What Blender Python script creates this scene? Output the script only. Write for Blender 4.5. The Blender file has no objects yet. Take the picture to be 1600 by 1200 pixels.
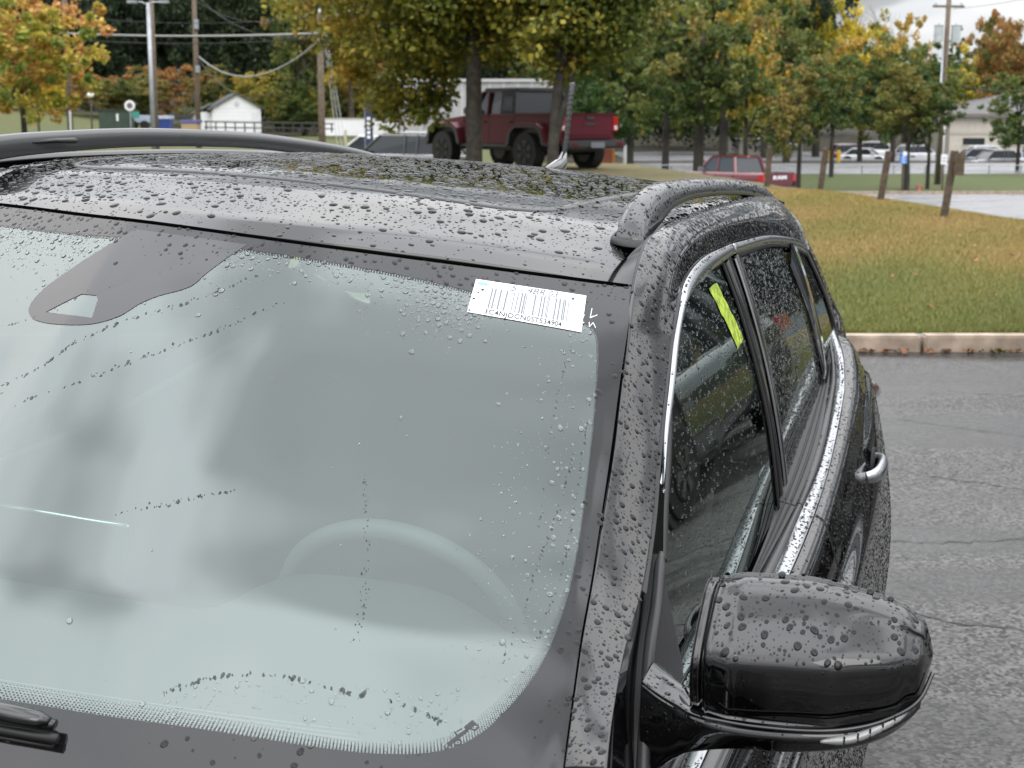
import bpy, bmesh, math, random
import numpy as np
from mathutils import Vector, Matrix
R = math.radians
random.seed(7); rng = np.random.default_rng(7)
scene = bpy.context.scene
col = scene.collection

# ------------------------------------------------------------------ camera, world, sun, exposure
CAM = Vector((2.41, 1.102, 1.722)); YAW, PITCH, ROLL = 3.447, -.1735, .026
_f = Vector((math.cos(YAW)*math.cos(PITCH), math.sin(YAW)*math.cos(PITCH), math.sin(PITCH)))
# the car stands on the cross-fall of the lot: its own frame is tipped a little about the viewing line
M = Matrix.Translation(Vector((.3,0,0))) @ Matrix.Rotation(ROLL, 4, _f) @ Matrix.Translation(Vector((-.3,0,0)))
CW = M @ CAM
_r = _f.cross(Vector((0,0,1))).normalized(); _u = _r.cross(_f)
cam = bpy.data.cameras.new('camera'); camo = bpy.data.objects.new('camera', cam); col.objects.link(camo)
camo.matrix_world = Matrix.Translation(CW) @ Matrix((( _r.x,_u.x,-_f.x,0),(_r.y,_u.y,-_f.y,0),(_r.z,_u.z,-_f.z,0),(0,0,0,1)))
cam.sensor_width = 36; cam.lens = 54; cam.clip_start = .05; cam.clip_end = 2000
cam.dof.use_dof = True; cam.dof.focus_distance = 2.3; cam.dof.aperture_fstop = 12.5
scene.camera = camo

world = bpy.data.worlds.new('World'); scene.world = world; world.use_nodes = True
nt = world.node_tree; nt.nodes.clear()
def wn(t, **k):
    n = nt.nodes.new(t)
    for a, b in k.items(): setattr(n, a, b)
    return n
CLOUD, CLX, CLY = 11.3, .2, -.25
SUN_EL, SUN_AZ = R(36), R(22)
out = wn('ShaderNodeOutputWorld'); sky = wn('ShaderNodeTexSky', sky_type='NISHITA', sun_disc=False, sun_elevation=SUN_EL, sun_rotation=R(90)-SUN_AZ)
bs = wn('ShaderNodeBackground'); bs.inputs[1].default_value = .06; nt.links.new(sky.outputs[0], bs.inputs[0])
tc = wn('ShaderNodeTexCoord'); sep = wn('ShaderNodeSeparateXYZ'); nt.links.new(tc.outputs['Generated'], sep.inputs[0])
def mth(op, a, b=None, c=None, clamp=False):
    n = wn('ShaderNodeMath', operation=op); n.use_clamp = clamp
    for i, v in enumerate((a, b, c)):
        if v is None: continue
        if isinstance(v, (int, float)): n.inputs[i].default_value = v
        else: nt.links.new(v, n.inputs[i])
    return n.outputs[0]
zc_ = mth('ADD', mth('MAXIMUM', sep.outputs[2], 0.), .22)
cx = mth('ADD', mth('DIVIDE', sep.outputs[0], zc_), CLX); cy = mth('ADD', mth('DIVIDE', sep.outputs[1], zc_), CLY)
cmb = wn('ShaderNodeCombineXYZ'); nt.links.new(cx, cmb.inputs[0]); nt.links.new(cy, cmb.inputs[1]); cmb.inputs[2].default_value = CLOUD
n1 = wn('ShaderNodeTexNoise'); n1.inputs['Scale'].default_value = 1.9; n1.inputs['Detail'].default_value = 3.5; n1.inputs['Roughness'].default_value = .40; n1.inputs['Distortion'].default_value = .25
nt.links.new(cmb.outputs[0], n1.inputs['Vector'])
rp = wn('ShaderNodeValToRGB'); nt.links.new(n1.outputs[0], rp.inputs[0])
e = rp.color_ramp.elements
rp.color_ramp.interpolation = 'EASE'
e[0].position = .33; e[0].color = (.42,.44,.46,1); e[1].position = .63; e[1].color = (1.34,1.34,1.35,1)
for p, c_ in ((.46,(.66,.68,.70,1)),(.53,(1.10,1.13,1.17,1))): q = e.new(p); q.color = c_
# an overcast sky is about three times as bright overhead as at the horizon
grad = mth('MULTIPLY_ADD', mth('POWER', mth('MAXIMUM', sep.outputs[2], 0.), 1.0), 3.1, .62)
mixc = wn('ShaderNodeVectorMath', operation='SCALE'); nt.links.new(rp.outputs[0], mixc.inputs[0]); nt.links.new(grad, mixc.inputs[3])
bc = wn('ShaderNodeBackground'); nt.links.new(mixc.outputs[0], bc.inputs[0]); bc.inputs[1].default_value = 1.0
ms = wn('ShaderNodeMixShader'); ms.inputs[0].default_value = .9
nt.links.new(bs.outputs[0], ms.inputs[1]); nt.links.new(bc.outputs[0], ms.inputs[2]); nt.links.new(ms.outputs[0], out.inputs[0])

sd = bpy.data.lights.new('sun', 'SUN'); sd.energy = .7; sd.angle = R(36); sd.color = (1,.97,.92)
so = bpy.data.objects.new('sun', sd); col.objects.link(so)
sv = Vector((math.cos(SUN_EL)*math.cos(SUN_AZ), math.cos(SUN_EL)*math.sin(SUN_AZ), math.sin(SUN_EL)))
so.rotation_euler = sv.to_track_quat('Z', 'Y').to_euler(); so.location = (0,0,30)
scene.view_settings.view_transform = 'Standard'; scene.view_settings.look = 'None'
scene.view_settings.exposure = 0; scene.view_settings.gamma = 1; scene.view_settings.use_curve_mapping = False
cy_ = scene.cycles
cy_.use_denoising = True; cy_.max_bounces = 10; cy_.glossy_bounces = 5; cy_.transmission_bounces = 8
cy_.transparent_max_bounces = 24; cy_.diffuse_bounces = 3; cy_.caustics_reflective = False; cy_.caustics_refractive = False
cy_.sample_clamp_indirect = 6

# ------------------------------------------------------------------ materials
def mat(name, color=(.5,.5,.5), rough=.5, metal=0., coat=0., spec=.5, trans=0., ior=1.5, noise=None, bump=None, ng=None, emit=None):
    """noise=(scale, amount[, detail]) varies the colour, bump=(scale, strength, distance)"""
    m = bpy.data.materials.new(name); m.use_nodes = True; N = m.node_tree; b = N.nodes['Principled BSDF']
    b.inputs['Base Color'].default_value = (*color, 1); b.inputs['Roughness'].default_value = rough
    b.inputs['Metallic'].default_value = metal; b.inputs['Coat Weight'].default_value = coat; b.inputs['Coat Roughness'].default_value = .012; b.inputs['Coat IOR'].default_value = 1.68 if coat >= 1 and max(color) < .02 else 1.5
    b.inputs['Specular IOR Level'].default_value = spec; b.inputs['Transmission Weight'].default_value = trans; b.inputs['IOR'].default_value = ior
    if noise or bump:
        t = N.nodes.new('ShaderNodeTexCoord')
    if noise:
        n = N.nodes.new('ShaderNodeTexNoise'); n.inputs['Scale'].default_value = noise[0]; n.inputs['Detail'].default_value = noise[2] if len(noise) > 2 else 6
        N.links.new(t.outputs['Object'], n.inputs[0])
        r = N.nodes.new('ShaderNodeValToRGB'); a = noise[1]
        r.color_ramp.elements[0].position = .3; r.color_ramp.elements[1].position = .7
        r.color_ramp.elements[0].color = (*[max(0, c*(1-a)) for c in color], 1); r.color_ramp.elements[1].color = (*[min(1, c*(1+a)) for c in color], 1)
        N.links.new(n.outputs[0], r.inputs[0]); N.links.new(r.outputs[0], b.inputs['Base Color'])
    if bump:
        n = N.nodes.new('ShaderNodeTexNoise'); n.inputs['Scale'].default_value = bump[0]; n.inputs['Detail'].default_value = 5
        N.links.new(t.outputs['Object'], n.inputs[0])
        bp = N.nodes.new('ShaderNodeBump'); bp.inputs['Strength'].default_value = bump[1]; bp.inputs['Distance'].default_value = bump[2]
        N.links.new(n.outputs[0], bp.inputs['Height']); N.links.new(bp.outputs[0], b.inputs['Normal'])
    if emit:
        b.inputs['Emission Color'].default_value = (*emit[:3], 1); b.inputs['Emission Strength'].default_value = emit[3]
    return m
def glass_mat(name, tint, refl, ior):
    """thin coated pane: clear with a tint, reflecting by Fresnel on both faces"""
    m = bpy.data.materials.new(name); m.use_nodes = True; N = m.node_tree; N.nodes.clear()
    o = N.nodes.new('ShaderNodeOutputMaterial'); tr = N.nodes.new('ShaderNodeBsdfTransparent'); gl = N.nodes.new('ShaderNodeBsdfGlossy')
    fr = N.nodes.new('ShaderNodeFresnel'); mx = N.nodes.new('ShaderNodeMixShader')
    geo = N.nodes.new('ShaderNodeNewGeometry')
    tr.inputs[0].default_value = (*tint, 1); gl.inputs[0].default_value = (*refl, 1); gl.inputs['Roughness'].default_value = 0.
    # keep the outside ratio whichever face the ray meets
    iv = N.nodes.new('ShaderNodeMath'); iv.operation = 'MULTIPLY_ADD'; iv.inputs[1].default_value = 1/ior-ior; iv.inputs[2].default_value = ior
    N.links.new(geo.outputs['Backfacing'], iv.inputs[0]); N.links.new(iv.outputs[0], fr.inputs[0])
    N.links.new(fr.outputs[0], mx.inputs[0]); N.links.new(tr.outputs[0], mx.inputs[1]); N.links.new(gl.outputs[0], mx.inputs[2])
    N.links.new(mx.outputs[0], o.inputs[0])
    return m
MT = {}
MT['paint'] = mat('black_paint', (.0015,.0015,.0018), .5, 0, 1., .0, noise=(900,.6,1))
MT['gloss'] = mat('piano_black', (.003,.003,.0035), .4, 0, 1., .0)
MT['rail'] = mat('satin_black_rail', (.03,.031,.033), .28, 0, .35, .5, bump=(900,.03,.0005))
MT['ditch'] = mat('grained_black_trim', (.03,.03,.032), .42, bump=(1500,.1,.0005))
MT['rubber'] = mat('black_rubber', (.012,.012,.012), .5)
MT['seal'] = mat('grey_rubber_seal', (.03,.03,.032), .42, bump=(700,.2,.0006))
MT['chrome'] = mat('satin_chrome', (.40,.41,.43), .22, 1., bump=(260,.05,.001))
MT['frit'] = mat('ceramic_frit', (.006,.0055,.0065), .015, ior=1.51)
MT['gap'] = mat('dark_gap', (.002,.002,.002), 1., spec=0.)
MT['shroud'] = mat('sensor_shroud_print', (.010,.008,.0095), .02, ior=1.64)
MT['wpaint'] = mat('rain_on_paint', (.003,.003,.003), 0., ior=1.37)
MT['cabin'] = mat('cabin_black', (.03,.03,.03), .85, spec=.2)
MT['dash'] = mat('dashboard_grey', (.06,.062,.06), .8, spec=.2, bump=(600,.3,.001))
MT['seat'] = mat('seat_cloth', (.07,.07,.07), .9, spec=.1, bump=(900,.3,.001))
MT['headliner'] = mat('headliner', (.35,.35,.34), .9)
MT['ws'] = glass_mat('windshield_glass', (.50,.62,.57), (.91,1.0,.985), 2.2)
MT['side'] = glass_mat('side_glass', (.20,.25,.235), (.90,1.,.96), 2.4)
MT['privacy'] = glass_mat('privacy_glass', (.06,.065,.065), (.95,1.,.97), 1.9)
MT['water'] = mat('rain_water', (1,1,1), 0., trans=1., ior=1.333)
MT['wglass'] = bpy.data.materials.new('rain_on_glass'); MT['wglass'].use_nodes = True
_n = MT['wglass'].node_tree; _b = _n.nodes['Principled BSDF']; _b.inputs['Base Color'].default_value = (.03,.04,.04,1); _b.inputs['Roughness'].default_value = 0; _b.inputs['IOR'].default_value = 1.33
_t = _n.nodes.new('ShaderNodeBsdfTransparent'); _m = _n.nodes.new('ShaderNodeMixShader'); _m.inputs[0].default_value = .55
_n.links.new(_t.outputs[0], _m.inputs[1]); _n.links.new(_b.outputs[0], _m.inputs[2]); _n.links.new(_m.outputs[0], _n.nodes['Material Output'].inputs[0])
MT['mirror'] = mat('mirror_silver', (.9,.9,.9), .02, 1.)
MT['lens'] = mat('clear_lens', (.5,.5,.5), .05, coat=1, trans=.6)

# ------------------------------------------------------------------ helpers
def tag(o, label=None, cat=None, group=None, kind=None):
    if label: o['label'] = label
    if cat: o['category'] = cat
    if group: o['group'] = group
    if kind: o['kind'] = kind
    return o
def empty(name, mw=None):
    o = bpy.data.objects.new(name, None); col.objects.link(o); o.empty_display_size = .2
    if mw is not None: o.matrix_world = mw
    return o
def mkobj(name, verts, faces, m, parent=None, smooth=True, uvs=None, auto=None):
    me = bpy.data.meshes.new(name)
    if isinstance(verts, np.ndarray): verts = verts.reshape(-1,3).tolist()
    me.from_pydata(verts, [], faces if isinstance(faces, list) else faces.tolist()); me.update()
    o = bpy.data.objects.new(name, me); col.objects.link(o); me.materials.append(m)
    if smooth: me.polygons.foreach_set('use_smooth', [True]*len(me.polygons))
    if auto:
        me.set_sharp_from_angle(angle=R(auto))
    if parent: o.parent = parent
    return o
def fastmesh(name, V, Fs, m, parent=None, smooth=False, cols=None):
    """V (n,3); Fs list of face arrays (k, 3 or 4)"""
    me = bpy.data.meshes.new(name); V = np.ascontiguousarray(V, np.float32)
    me.vertices.add(len(V)); me.vertices.foreach_set('co', V.ravel())
    idx = np.concatenate([f.ravel() for f in Fs]).astype(np.int32)
    tot = np.concatenate([np.full(len(f), f.shape[1]) for f in Fs]).astype(np.int32)
    me.loops.add(len(idx)); me.loops.foreach_set('vertex_index', idx)
    me.polygons.add(len(tot)); me.polygons.foreach_set('loop_start', np.concatenate([[0], np.cumsum(tot)[:-1]]).astype(np.int32)); me.polygons.foreach_set('loop_total', tot)
    if smooth: me.polygons.foreach_set('use_smooth', np.ones(len(tot), bool))
    me.update(calc_edges=True)
    if cols is not None:
        at = me.color_attributes.new('tone', 'FLOAT_COLOR', 'POINT'); c = np.ones((len(V),4), np.float32); c[:,:cols.shape[1]] = cols
        at.data.foreach_set('color', c.ravel())
    me.materials.append(m)
    o = bpy.data.objects.new(name, me); col.objects.link(o)
    if parent: o.parent = parent
    return o
class MB:
    """collects shapes and links them as one mesh object"""
    def __init__(s): s.v = []; s.f = []
    def add(s, v, f):
        k = len(s.v); s.v += [tuple(p) for p in v]; s.f += [tuple(i+k for i in q) for q in f]; return s
    def box(s, x0,x1,y0,y1,z0,z1, bev=0.):
        if bev:
            b = min(bev, (x1-x0)/2.1, (y1-y0)/2.1, (z1-z0)/2.1); bm = bmesh.new()
            bmesh.ops.create_cube(bm, size=1, matrix=Matrix.Translation(((x0+x1)/2,(y0+y1)/2,(z0+z1)/2)) @ Matrix.Diagonal((x1-x0,y1-y0,z1-z0,1)))
            bmesh.ops.bevel(bm, geom=bm.edges[:], offset=b, segments=2, affect='EDGES')
            bm.verts.index_update(); s.add([v.co[:] for v in bm.verts], [[v.index for v in f.verts] for f in bm.faces]); bm.free(); return s
        v = [(x,y,z) for x in (x0,x1) for y in (y0,y1) for z in (z0,z1)]
        return s.add(v, [(0,1,3,2),(4,6,7,5),(0,4,5,1),(2,3,7,6),(0,2,6,4),(1,5,7,3)])
    def tube(s, pts, rad, n=8, cap=True, flat=1.):
        P = [Vector(p) for p in pts]; rr = rad if hasattr(rad,'__len__') else [rad]*len(P)
        v = []; f = []; prev = None
        for i, p in enumerate(P):
            t = (P[min(i+1,len(P)-1)]-P[max(i-1,0)]).normalized()
            a = t.cross(Vector((0,0,1)) if abs(t.z) < .95 else Vector((1,0,0))).normalized() if prev is None else (prev-t*prev.dot(t)).normalized()
            prev = a; b = t.cross(a)
            for k in range(n):
                an = 2*math.pi*k/n; v.append(p+(a*math.cos(an)+b*math.sin(an)*flat)*rr[i])
        for i in range(len(P)-1):
            for k in range(n): f.append((i*n+k, i*n+(k+1)%n, (i+1)*n+(k+1)%n, (i+1)*n+k))
        if cap: f.append(tuple(range(n))[::-1]); f.append(tuple((len(P)-1)*n+k for k in range(n)))
        return s.add(v, f)
    def cyl(s, c, ax, r0, r1, h0, h1, n=20):
        """disc/cylinder about axis 'x','y' or 'z' through c from h0 to h1"""
        v = []
        for (h, r_) in ((h0,r0),(h1,r1)):
            for k in range(n):
                a = 2*math.pi*k/n; q = (math.cos(a)*r_, math.sin(a)*r_)
                v.append({'x':(c[0]+h,c[1]+q[0],c[2]+q[1]),'y':(c[0]+q[1],c[1]+h,c[2]+q[0]),'z':(c[0]+q[0],c[1]+q[1],c[2]+h)}[ax])
        f = [(k,(k+1)%n,n+(k+1)%n,n+k) for k in range(n)] + [tuple(range(n))[::-1], tuple(range(n,2*n))]
        return s.add(v, f)
    def prism(s, poly, ax, a0, a1):
        """poly in the two other axes (order x,y,z without ax) extruded a0..a1"""
        n = len(poly); mk = {'x':lambda p,a:(a,p[0],p[1]),'y':lambda p,a:(p[0],a,p[1]),'z':lambda p,a:(p[0],p[1],a)}[ax]
        return s.add([mk(p,a0) for p in poly]+[mk(p,a1) for p in poly], [tuple(range(n))[::-1], tuple(range(n,2*n))]+[(k,(k+1)%n,n+(k+1)%n,n+k) for k in range(n)])
    def build(s, name, m, parent=None, smooth=False, auto=None):
        return mkobj(name, s.v, s.f, m, parent, smooth or bool(auto), auto=auto)
def copy_tree(o, parent=None, mw=None):
    c = o.copy(); col.objects.link(c)
    if parent: c.parent = parent
    if mw is not None: c.matrix_world = mw
    for ch in o.children: copy_tree(ch, c)
    return c
def text(name, s, size, m, parent, mw, depth=.0, shear=0., bold=0.):
    cu = bpy.data.curves.new(name, 'FONT'); cu.body = s; cu.size = size; cu.extrude = depth; cu.align_x = 'CENTER'; cu.align_y = 'CENTER'; cu.shear = shear; cu.offset = bold
    o = bpy.data.objects.new(name, cu); col.objects.link(o)
    dg = bpy.context.evaluated_depsgraph_get(); me = bpy.data.meshes.new_from_object(o.evaluated_get(dg)); bpy.data.objects.remove(o)
    me.materials.clear(); me.materials.append(m)
    o = bpy.data.objects.new(name, me); col.objects.link(o); o.parent = parent; o.matrix_local = mw
    return o
# view-aligned ground frame: D metres ahead of the camera, L metres to its right
GF = Vector((math.cos(YAW), math.sin(YAW), 0)); GR_ = Vector((math.sin(YAW), -math.cos(YAW), 0))
def gp(L, D, z=0.): return Vector((CW.x, CW.y, 0)) + GF*D + GR_*L + Vector((0,0,z))
def gpn(L, D, z): return np.stack([CW.x+GF.x*D+GR_.x*L, CW.y+GF.y*D+GR_.y*L, z], -1)

# ------------------------------------------------------------------ terrain
def sstep(a, b, x):
    t = np.clip((np.asarray(x,float)-a)/(b-a), 0, 1); return t*t*(3-2*t)
def terr(L, D):
    L = np.asarray(L, float); D = np.asarray(D, float)
    mound = .115 + .30*sstep(11.4, 27, D) + .05*np.sin(L*.35+1)*sstep(12,20,D)
    mound = mound - .022*np.clip(L-4.5,0,30)*sstep(12,22,D)
    crest = np.interp(L, [-6,-3,-1,1,3,5.2,7,10,16,60], [300,160,100,52,41,27,21,17,16,16])
    drop = sstep(0, 1, (D-crest)/16)
    left = mound - .95*sstep(40,54,D) + .0070*np.clip(D-54,0,200) + 2.0*sstep(-20,-38,L)*sstep(62,115,D)
    low = -2.1
    z = left*(1-drop) + low*drop
    z = z + sstep(150, 330, D)*14 + .0
    return z
def tz(L, D): return float(terr(L, D))
def tgrid(Ls, Ds, off):
    LL, DD = np.meshgrid(Ls, Ds); Z = terr(LL, DD) + off
    return gpn(LL, DD, Z), len(Ls), len(Ds)
def gridfaces(nx, ny):
    i = np.arange(nx-1)[None]+np.arange(ny-1)[:,None]*nx
    return np.stack([i, i+1, i+nx+1, i+nx], -1).reshape(-1,4)
CURB = 11.12
def grass_mat():
    m = bpy.data.materials.new('autumn_lawn'); m.use_nodes = True; N = m.node_tree; b = N.nodes['Principled BSDF']; b.inputs['Roughness'].default_value = .9
    g = N.nodes.new('ShaderNodeNewGeometry')
    def noise(sc, d=5):
        n = N.nodes.new('ShaderNodeTexNoise'); n.inputs['Scale'].default_value = sc; n.inputs['Detail'].default_value = d; N.links.new(g.outputs['Position'], n.inputs[0]); return n
    a = noise(.35); c = noise(30); f = noise(5, 8)
    at = N.nodes.new('ShaderNodeAttribute'); at.attribute_name = 'tone'
    sp = N.nodes.new('ShaderNodeSeparateColor'); N.links.new(at.outputs['Color'], sp.inputs[0])
    ad = N.nodes.new('ShaderNodeMath'); ad.operation = 'MULTIPLY_ADD'; ad.inputs[1].default_value = 1.3; N.links.new(f.outputs[0], ad.inputs[0])
    s2 = N.nodes.new('ShaderNodeMath'); s2.operation = 'ADD'; s2.inputs[1].default_value = -.65; N.links.new(sp.outputs[0], s2.inputs[0]); N.links.new(s2.outputs[0], ad.inputs[2])
    r = N.nodes.new('ShaderNodeValToRGB'); e = r.color_ramp.elements
    e[0].position = .1; e[0].color = (.055,.078,.016,1); e[1].position = .9; e[1].color = (.145,.105,.042,1)
    q = e.new(.5); q.color = (.092,.085,.024,1)
    N.links.new(ad.outputs[0], r.inputs[0])
    mx = N.nodes.new('ShaderNodeMix'); mx.data_type = 'RGBA'; mx.blend_type = 'MULTIPLY'; mx.inputs[0].default_value = .8
    r2 = N.nodes.new('ShaderNodeValToRGB'); r2.color_ramp.elements[0].color = (.45,.45,.4,1); r2.color_ramp.elements[1].color = (1.5,1.5,1.4,1); r2.color_ramp.elements[0].position = .3; r2.color_ramp.elements[1].position = .7
    N.links.new(c.outputs[0], r2.inputs[0]); N.links.new(r.outputs[0], mx.inputs[6]); N.links.new(r2.outputs[0], mx.inputs[7]); N.links.new(mx.outputs[2], b.inputs['Base Color'])
    bp = N.nodes.new('ShaderNodeBump'); bp.inputs['Distance'].default_value = .05; bp.inputs['Strength'].default_value = .7; N.links.new(c.outputs[0], bp.inputs['Height']); N.links.new(bp.outputs[0], b.inputs['Normal'])
    return m
def grass_tone(L, D):
    """0 green, 1 dried brown: brown on the crown of the mound, green below it and on the far verge"""
    L = np.asarray(L, float); D = np.asarray(D, float)
    t = .08 + .60*sstep(12.6, 17.5, D)*(1-sstep(40, 60, D)) + .13*np.sin(L*1.3+D*.6)*np.sin(D*.9-L*.7) + .10*np.sin(L*3.1-D*1.7)
    t = np.where(D > 60, (.28+.15*np.sin(L*.2)**2)*(1-.6*sstep(0,12,L)), t)
    return np.clip(t, 0, 1)
MT['grass'] = grass_mat()
Ls = np.concatenate([-np.geomspace(260,14,24), np.linspace(-13,18,95), np.geomspace(19,260,30)])
Ds = np.concatenate([np.linspace(CURB+.16, 45, 110), np.linspace(46,110,80), np.geomspace(112,620,45)])
Gt, nx, ny = tgrid(Ls, Ds, 0)
LL, DD = np.meshgrid(Ls, Ds)
tn = grass_tone(LL, DD).ravel()[:,None]*np.ones((1,3))
o = fastmesh('ground', Gt.reshape(-1,3), [gridfaces(nx, ny)[:, ::-1]], MT['grass'], smooth=True, cols=tn); tag(o, kind='structure')
# base sheet under the lot and behind the camera
V = [gp(L, D, -.08) for L, D in ((-600,CURB+.3),(600,CURB+.3),(600,-600),(-600,-600))]
o = mkobj('ground', [v[:] for v in V], [(0,1,2,3)], mat('distant_ground', (.06,.065,.04), .9, noise=(.05,.4)), smooth=False); tag(o, kind='structure')

def asphalt_mat(name, base, patch, wet=.5):
    m = bpy.data.materials.new(name); m.use_nodes = True; N = m.node_tree; b = N.nodes['Principled BSDF']
    g = N.nodes.new('ShaderNodeNewGeometry')
    mp = N.nodes.new('ShaderNodeMapping'); mp.inputs['Rotation'].default_value = (0,0,-YAW); N.links.new(g.outputs['Position'], mp.inputs[0])
    def noise(sc, d=5, src=None, dist=0):
        n = N.nodes.new('ShaderNodeTexNoise'); n.inputs['Scale'].default_value = sc; n.inputs['Detail'].default_value = d; n.inputs['Distortion'].default_value = dist
        N.links.new(src or g.outputs['Position'], n.inputs[0]); return n
    ag = N.nodes.new('ShaderNodeTexVoronoi'); ag.inputs['Scale'].default_value = 78; N.links.new(g.outputs['Position'], ag.inputs['Vector'])
    fine = noise(60, 3)
    st = N.nodes.new('ShaderNodeMapping'); st.inputs['Scale'].default_value = (1.5,.33,1); N.links.new(mp.outputs[0], st.inputs[0])
    big = noise(.9, 6, st.outputs[0], .6)
    r1 = N.nodes.new('ShaderNodeValToRGB'); e = r1.color_ramp.elements
    e[0].position = .1; e[0].color = tuple(c*.15 for c in base)+(1,); e[1].position = .85; e[1].color = tuple(c*3.4 for c in base)+(1,)
    sp = N.nodes.new('ShaderNodeSeparateColor'); N.links.new(ag.outputs['Color'], sp.inputs[0])
    mxf = N.nodes.new('ShaderNodeMath'); mxf.operation = 'MULTIPLY_ADD'; mxf.inputs[1].default_value = .55; N.links.new(sp.outputs[0], mxf.inputs[0])
    hf = N.nodes.new('ShaderNodeMath'); hf.operation = 'MULTIPLY'; hf.inputs[1].default_value = .45; N.links.new(fine.outputs[0], hf.inputs[0]); N.links.new(hf.outputs[0], mxf.inputs[2])
    N.links.new(mxf.outputs[0], r1.inputs[0])
    mx = N.nodes.new('ShaderNodeMix'); mx.data_type = 'RGBA'; mx.blend_type = 'MULTIPLY'; mx.inputs[0].default_value = 1
    r2 = N.nodes.new('ShaderNodeValToRGB'); r2.color_ramp.elements[0].position = .43; r2.color_ramp.elements[1].position = .57
    r2.color_ramp.elements[0].color = (1-patch,)*3+(1,); r2.color_ramp.elements[1].color = (1,1,1,1)
    N.links.new(big.outputs[0], r2.inputs[0]); N.links.new(r1.outputs[0], mx.inputs[6]); N.links.new(r2.outputs[0], mx.inputs[7]); N.links.new(mx.outputs[2], b.inputs['Base Color'])
    rr = N.nodes.new('ShaderNodeMapRange'); rr.inputs[1].default_value = .38; rr.inputs[2].default_value = .62; rr.inputs[3].default_value = .62-.46*wet; rr.inputs[4].default_value = .60
    N.links.new(big.outputs[0], rr.inputs[0]); N.links.new(rr.outputs[0], b.inputs['Roughness'])
    b.inputs['Coat Weight'].default_value = .04*wet; b.inputs['Specular IOR Level'].default_value = .16; b.inputs['Coat Roughness'].default_value = .25; b.inputs['Coat IOR'].default_value = 1.33
    bp = N.nodes.new('ShaderNodeBump'); bp.inputs['Distance'].default_value = .006; bp.inputs['Strength'].default_value = .8
    N.links.new(mxf.outputs[0], bp.inputs['Height']); N.links.new(bp.outputs[0], b.inputs['Normal'])
    return m
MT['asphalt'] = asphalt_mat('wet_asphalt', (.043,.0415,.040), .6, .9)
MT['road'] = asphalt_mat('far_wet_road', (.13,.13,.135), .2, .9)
V = [gp(L, D, 0)[:] for L, D in ((-90,CURB),(90,CURB),(90,-90),(-90,-90))]
lot = mkobj('parking_lot', V, [(0,1,2,3)], MT['asphalt'], smooth=False); tag(lot, kind='structure')
# cracks: narrow wandering strips of dark filler
mc = mat('crack_filler', (.012,.011,.010), .6)
def crack(pts, w):
    P = []
    for (a, b_) in zip(pts[:-1], pts[1:]):
        n = max(2, int(math.hypot(b_[0]-a[0], b_[1]-a[1])/.035))
        for k in range(n): t = k/n; P.append((a[0]+(b_[0]-a[0])*t+random.gauss(0,.006), a[1]+(b_[1]-a[1])*t+random.gauss(0,.012)))
    v = []; f = []
    for i, p in enumerate(P):
        ww = w*(.45+random.random())*.5; v += [gp(p[0], p[1]-ww, .003)[:], gp(p[0], p[1]+ww, .003)[:]]
        if i: k = 2*i; f.append((k-2,k,k+1,k-1))
    return v, f
cb = MB()
for pts, w in (([(1.1,6.05),(1.75,6.03),(2.6,6.15),(3.6,6.3)],.008), ([(1.15,5.2),(1.38,5.14),(1.52,5.02),(1.75,4.93),(2.8,4.88)],.012), ([(1.42,5.6),(1.5,5.35),(1.53,5.02)],.004),
               ([(1.5,4.45),(1.75,4.35),(2.4,4.2)],.004), ([(2.2,8.6),(2.9,8.0),(3.9,7.6)],.009), ([(2.0,7.2),(2.4,6.9),(2.5,6.7)],.012), ([(2.9,9.4),(3.9,9.1),(5,9.2)],.009), ([(-4,8),(-1,8.6),(2,8.9)],.009)):
    cb.add(*crack(pts, w))
tag(cb.build('crack', mc, lot), kind='stuff')
# kerb in cast pieces with open joints
mk = mat('weathered_kerb_concrete', (.34,.27,.21), .85, noise=(7,.35,8), bump=(120,.4,.004))
kerb = empty('kerb'); tag(kerb, kind='structure')
kerb.matrix_world = Matrix.Translation(gp(0, CURB, 0)) @ Matrix((( GR_.x,GF.x,0,0),(GR_.y,GF.y,0,0),(0,0,1,0),(0,0,0,1)))
def bevbox(x0,x1,y0,y1,z0,z1,b): return MB().box(x0,x1,y0,y1,z0,z1,b)
proto = bevbox(0,3.022,0,.16,-.2,.118,.014).build('kerb_piece', mk, kerb, smooth=False)
k0 = 3.02-3.05*9
for i in range(22):
    o_ = proto if i == 0 else proto.copy()
    if i: col.objects.link(o_); o_.parent = kerb
    o_.location = (k0+i*3.05, random.uniform(-.006,.006), random.uniform(-.004,.004))
# lower lot, far kerb, road
def sheet(name, pts, off, m, n=24):
    """pts = L0,L1,D0,D1 following the terrain"""
    G_, a, b_ = tgrid(np.linspace(pts[0],pts[1],n*2), np.linspace(pts[2],pts[3],n), off)
    o = fastmesh(name, G_.reshape(-1,3), [gridfaces(a, b_)[:, ::-1]], m, smooth=True); tag(o, kind='structure'); return o
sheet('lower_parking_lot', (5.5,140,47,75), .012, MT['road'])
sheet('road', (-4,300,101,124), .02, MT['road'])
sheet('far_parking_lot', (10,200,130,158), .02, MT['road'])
sheet('forest_floor', (-260,260,129.5,420), .012, mat('leaf_litter_floor', (.035,.030,.015), .95, noise=(1.2,.5)), 60)
sheet('mulch_bed', (3,60,124.5,129.4), .03, mat('dark_mulch', (.05,.035,.025), .95, noise=(5,.4)), 12)
bp_ = MB(); fk = empty('far_kerb'); tag(fk, kind='structure')
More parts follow.
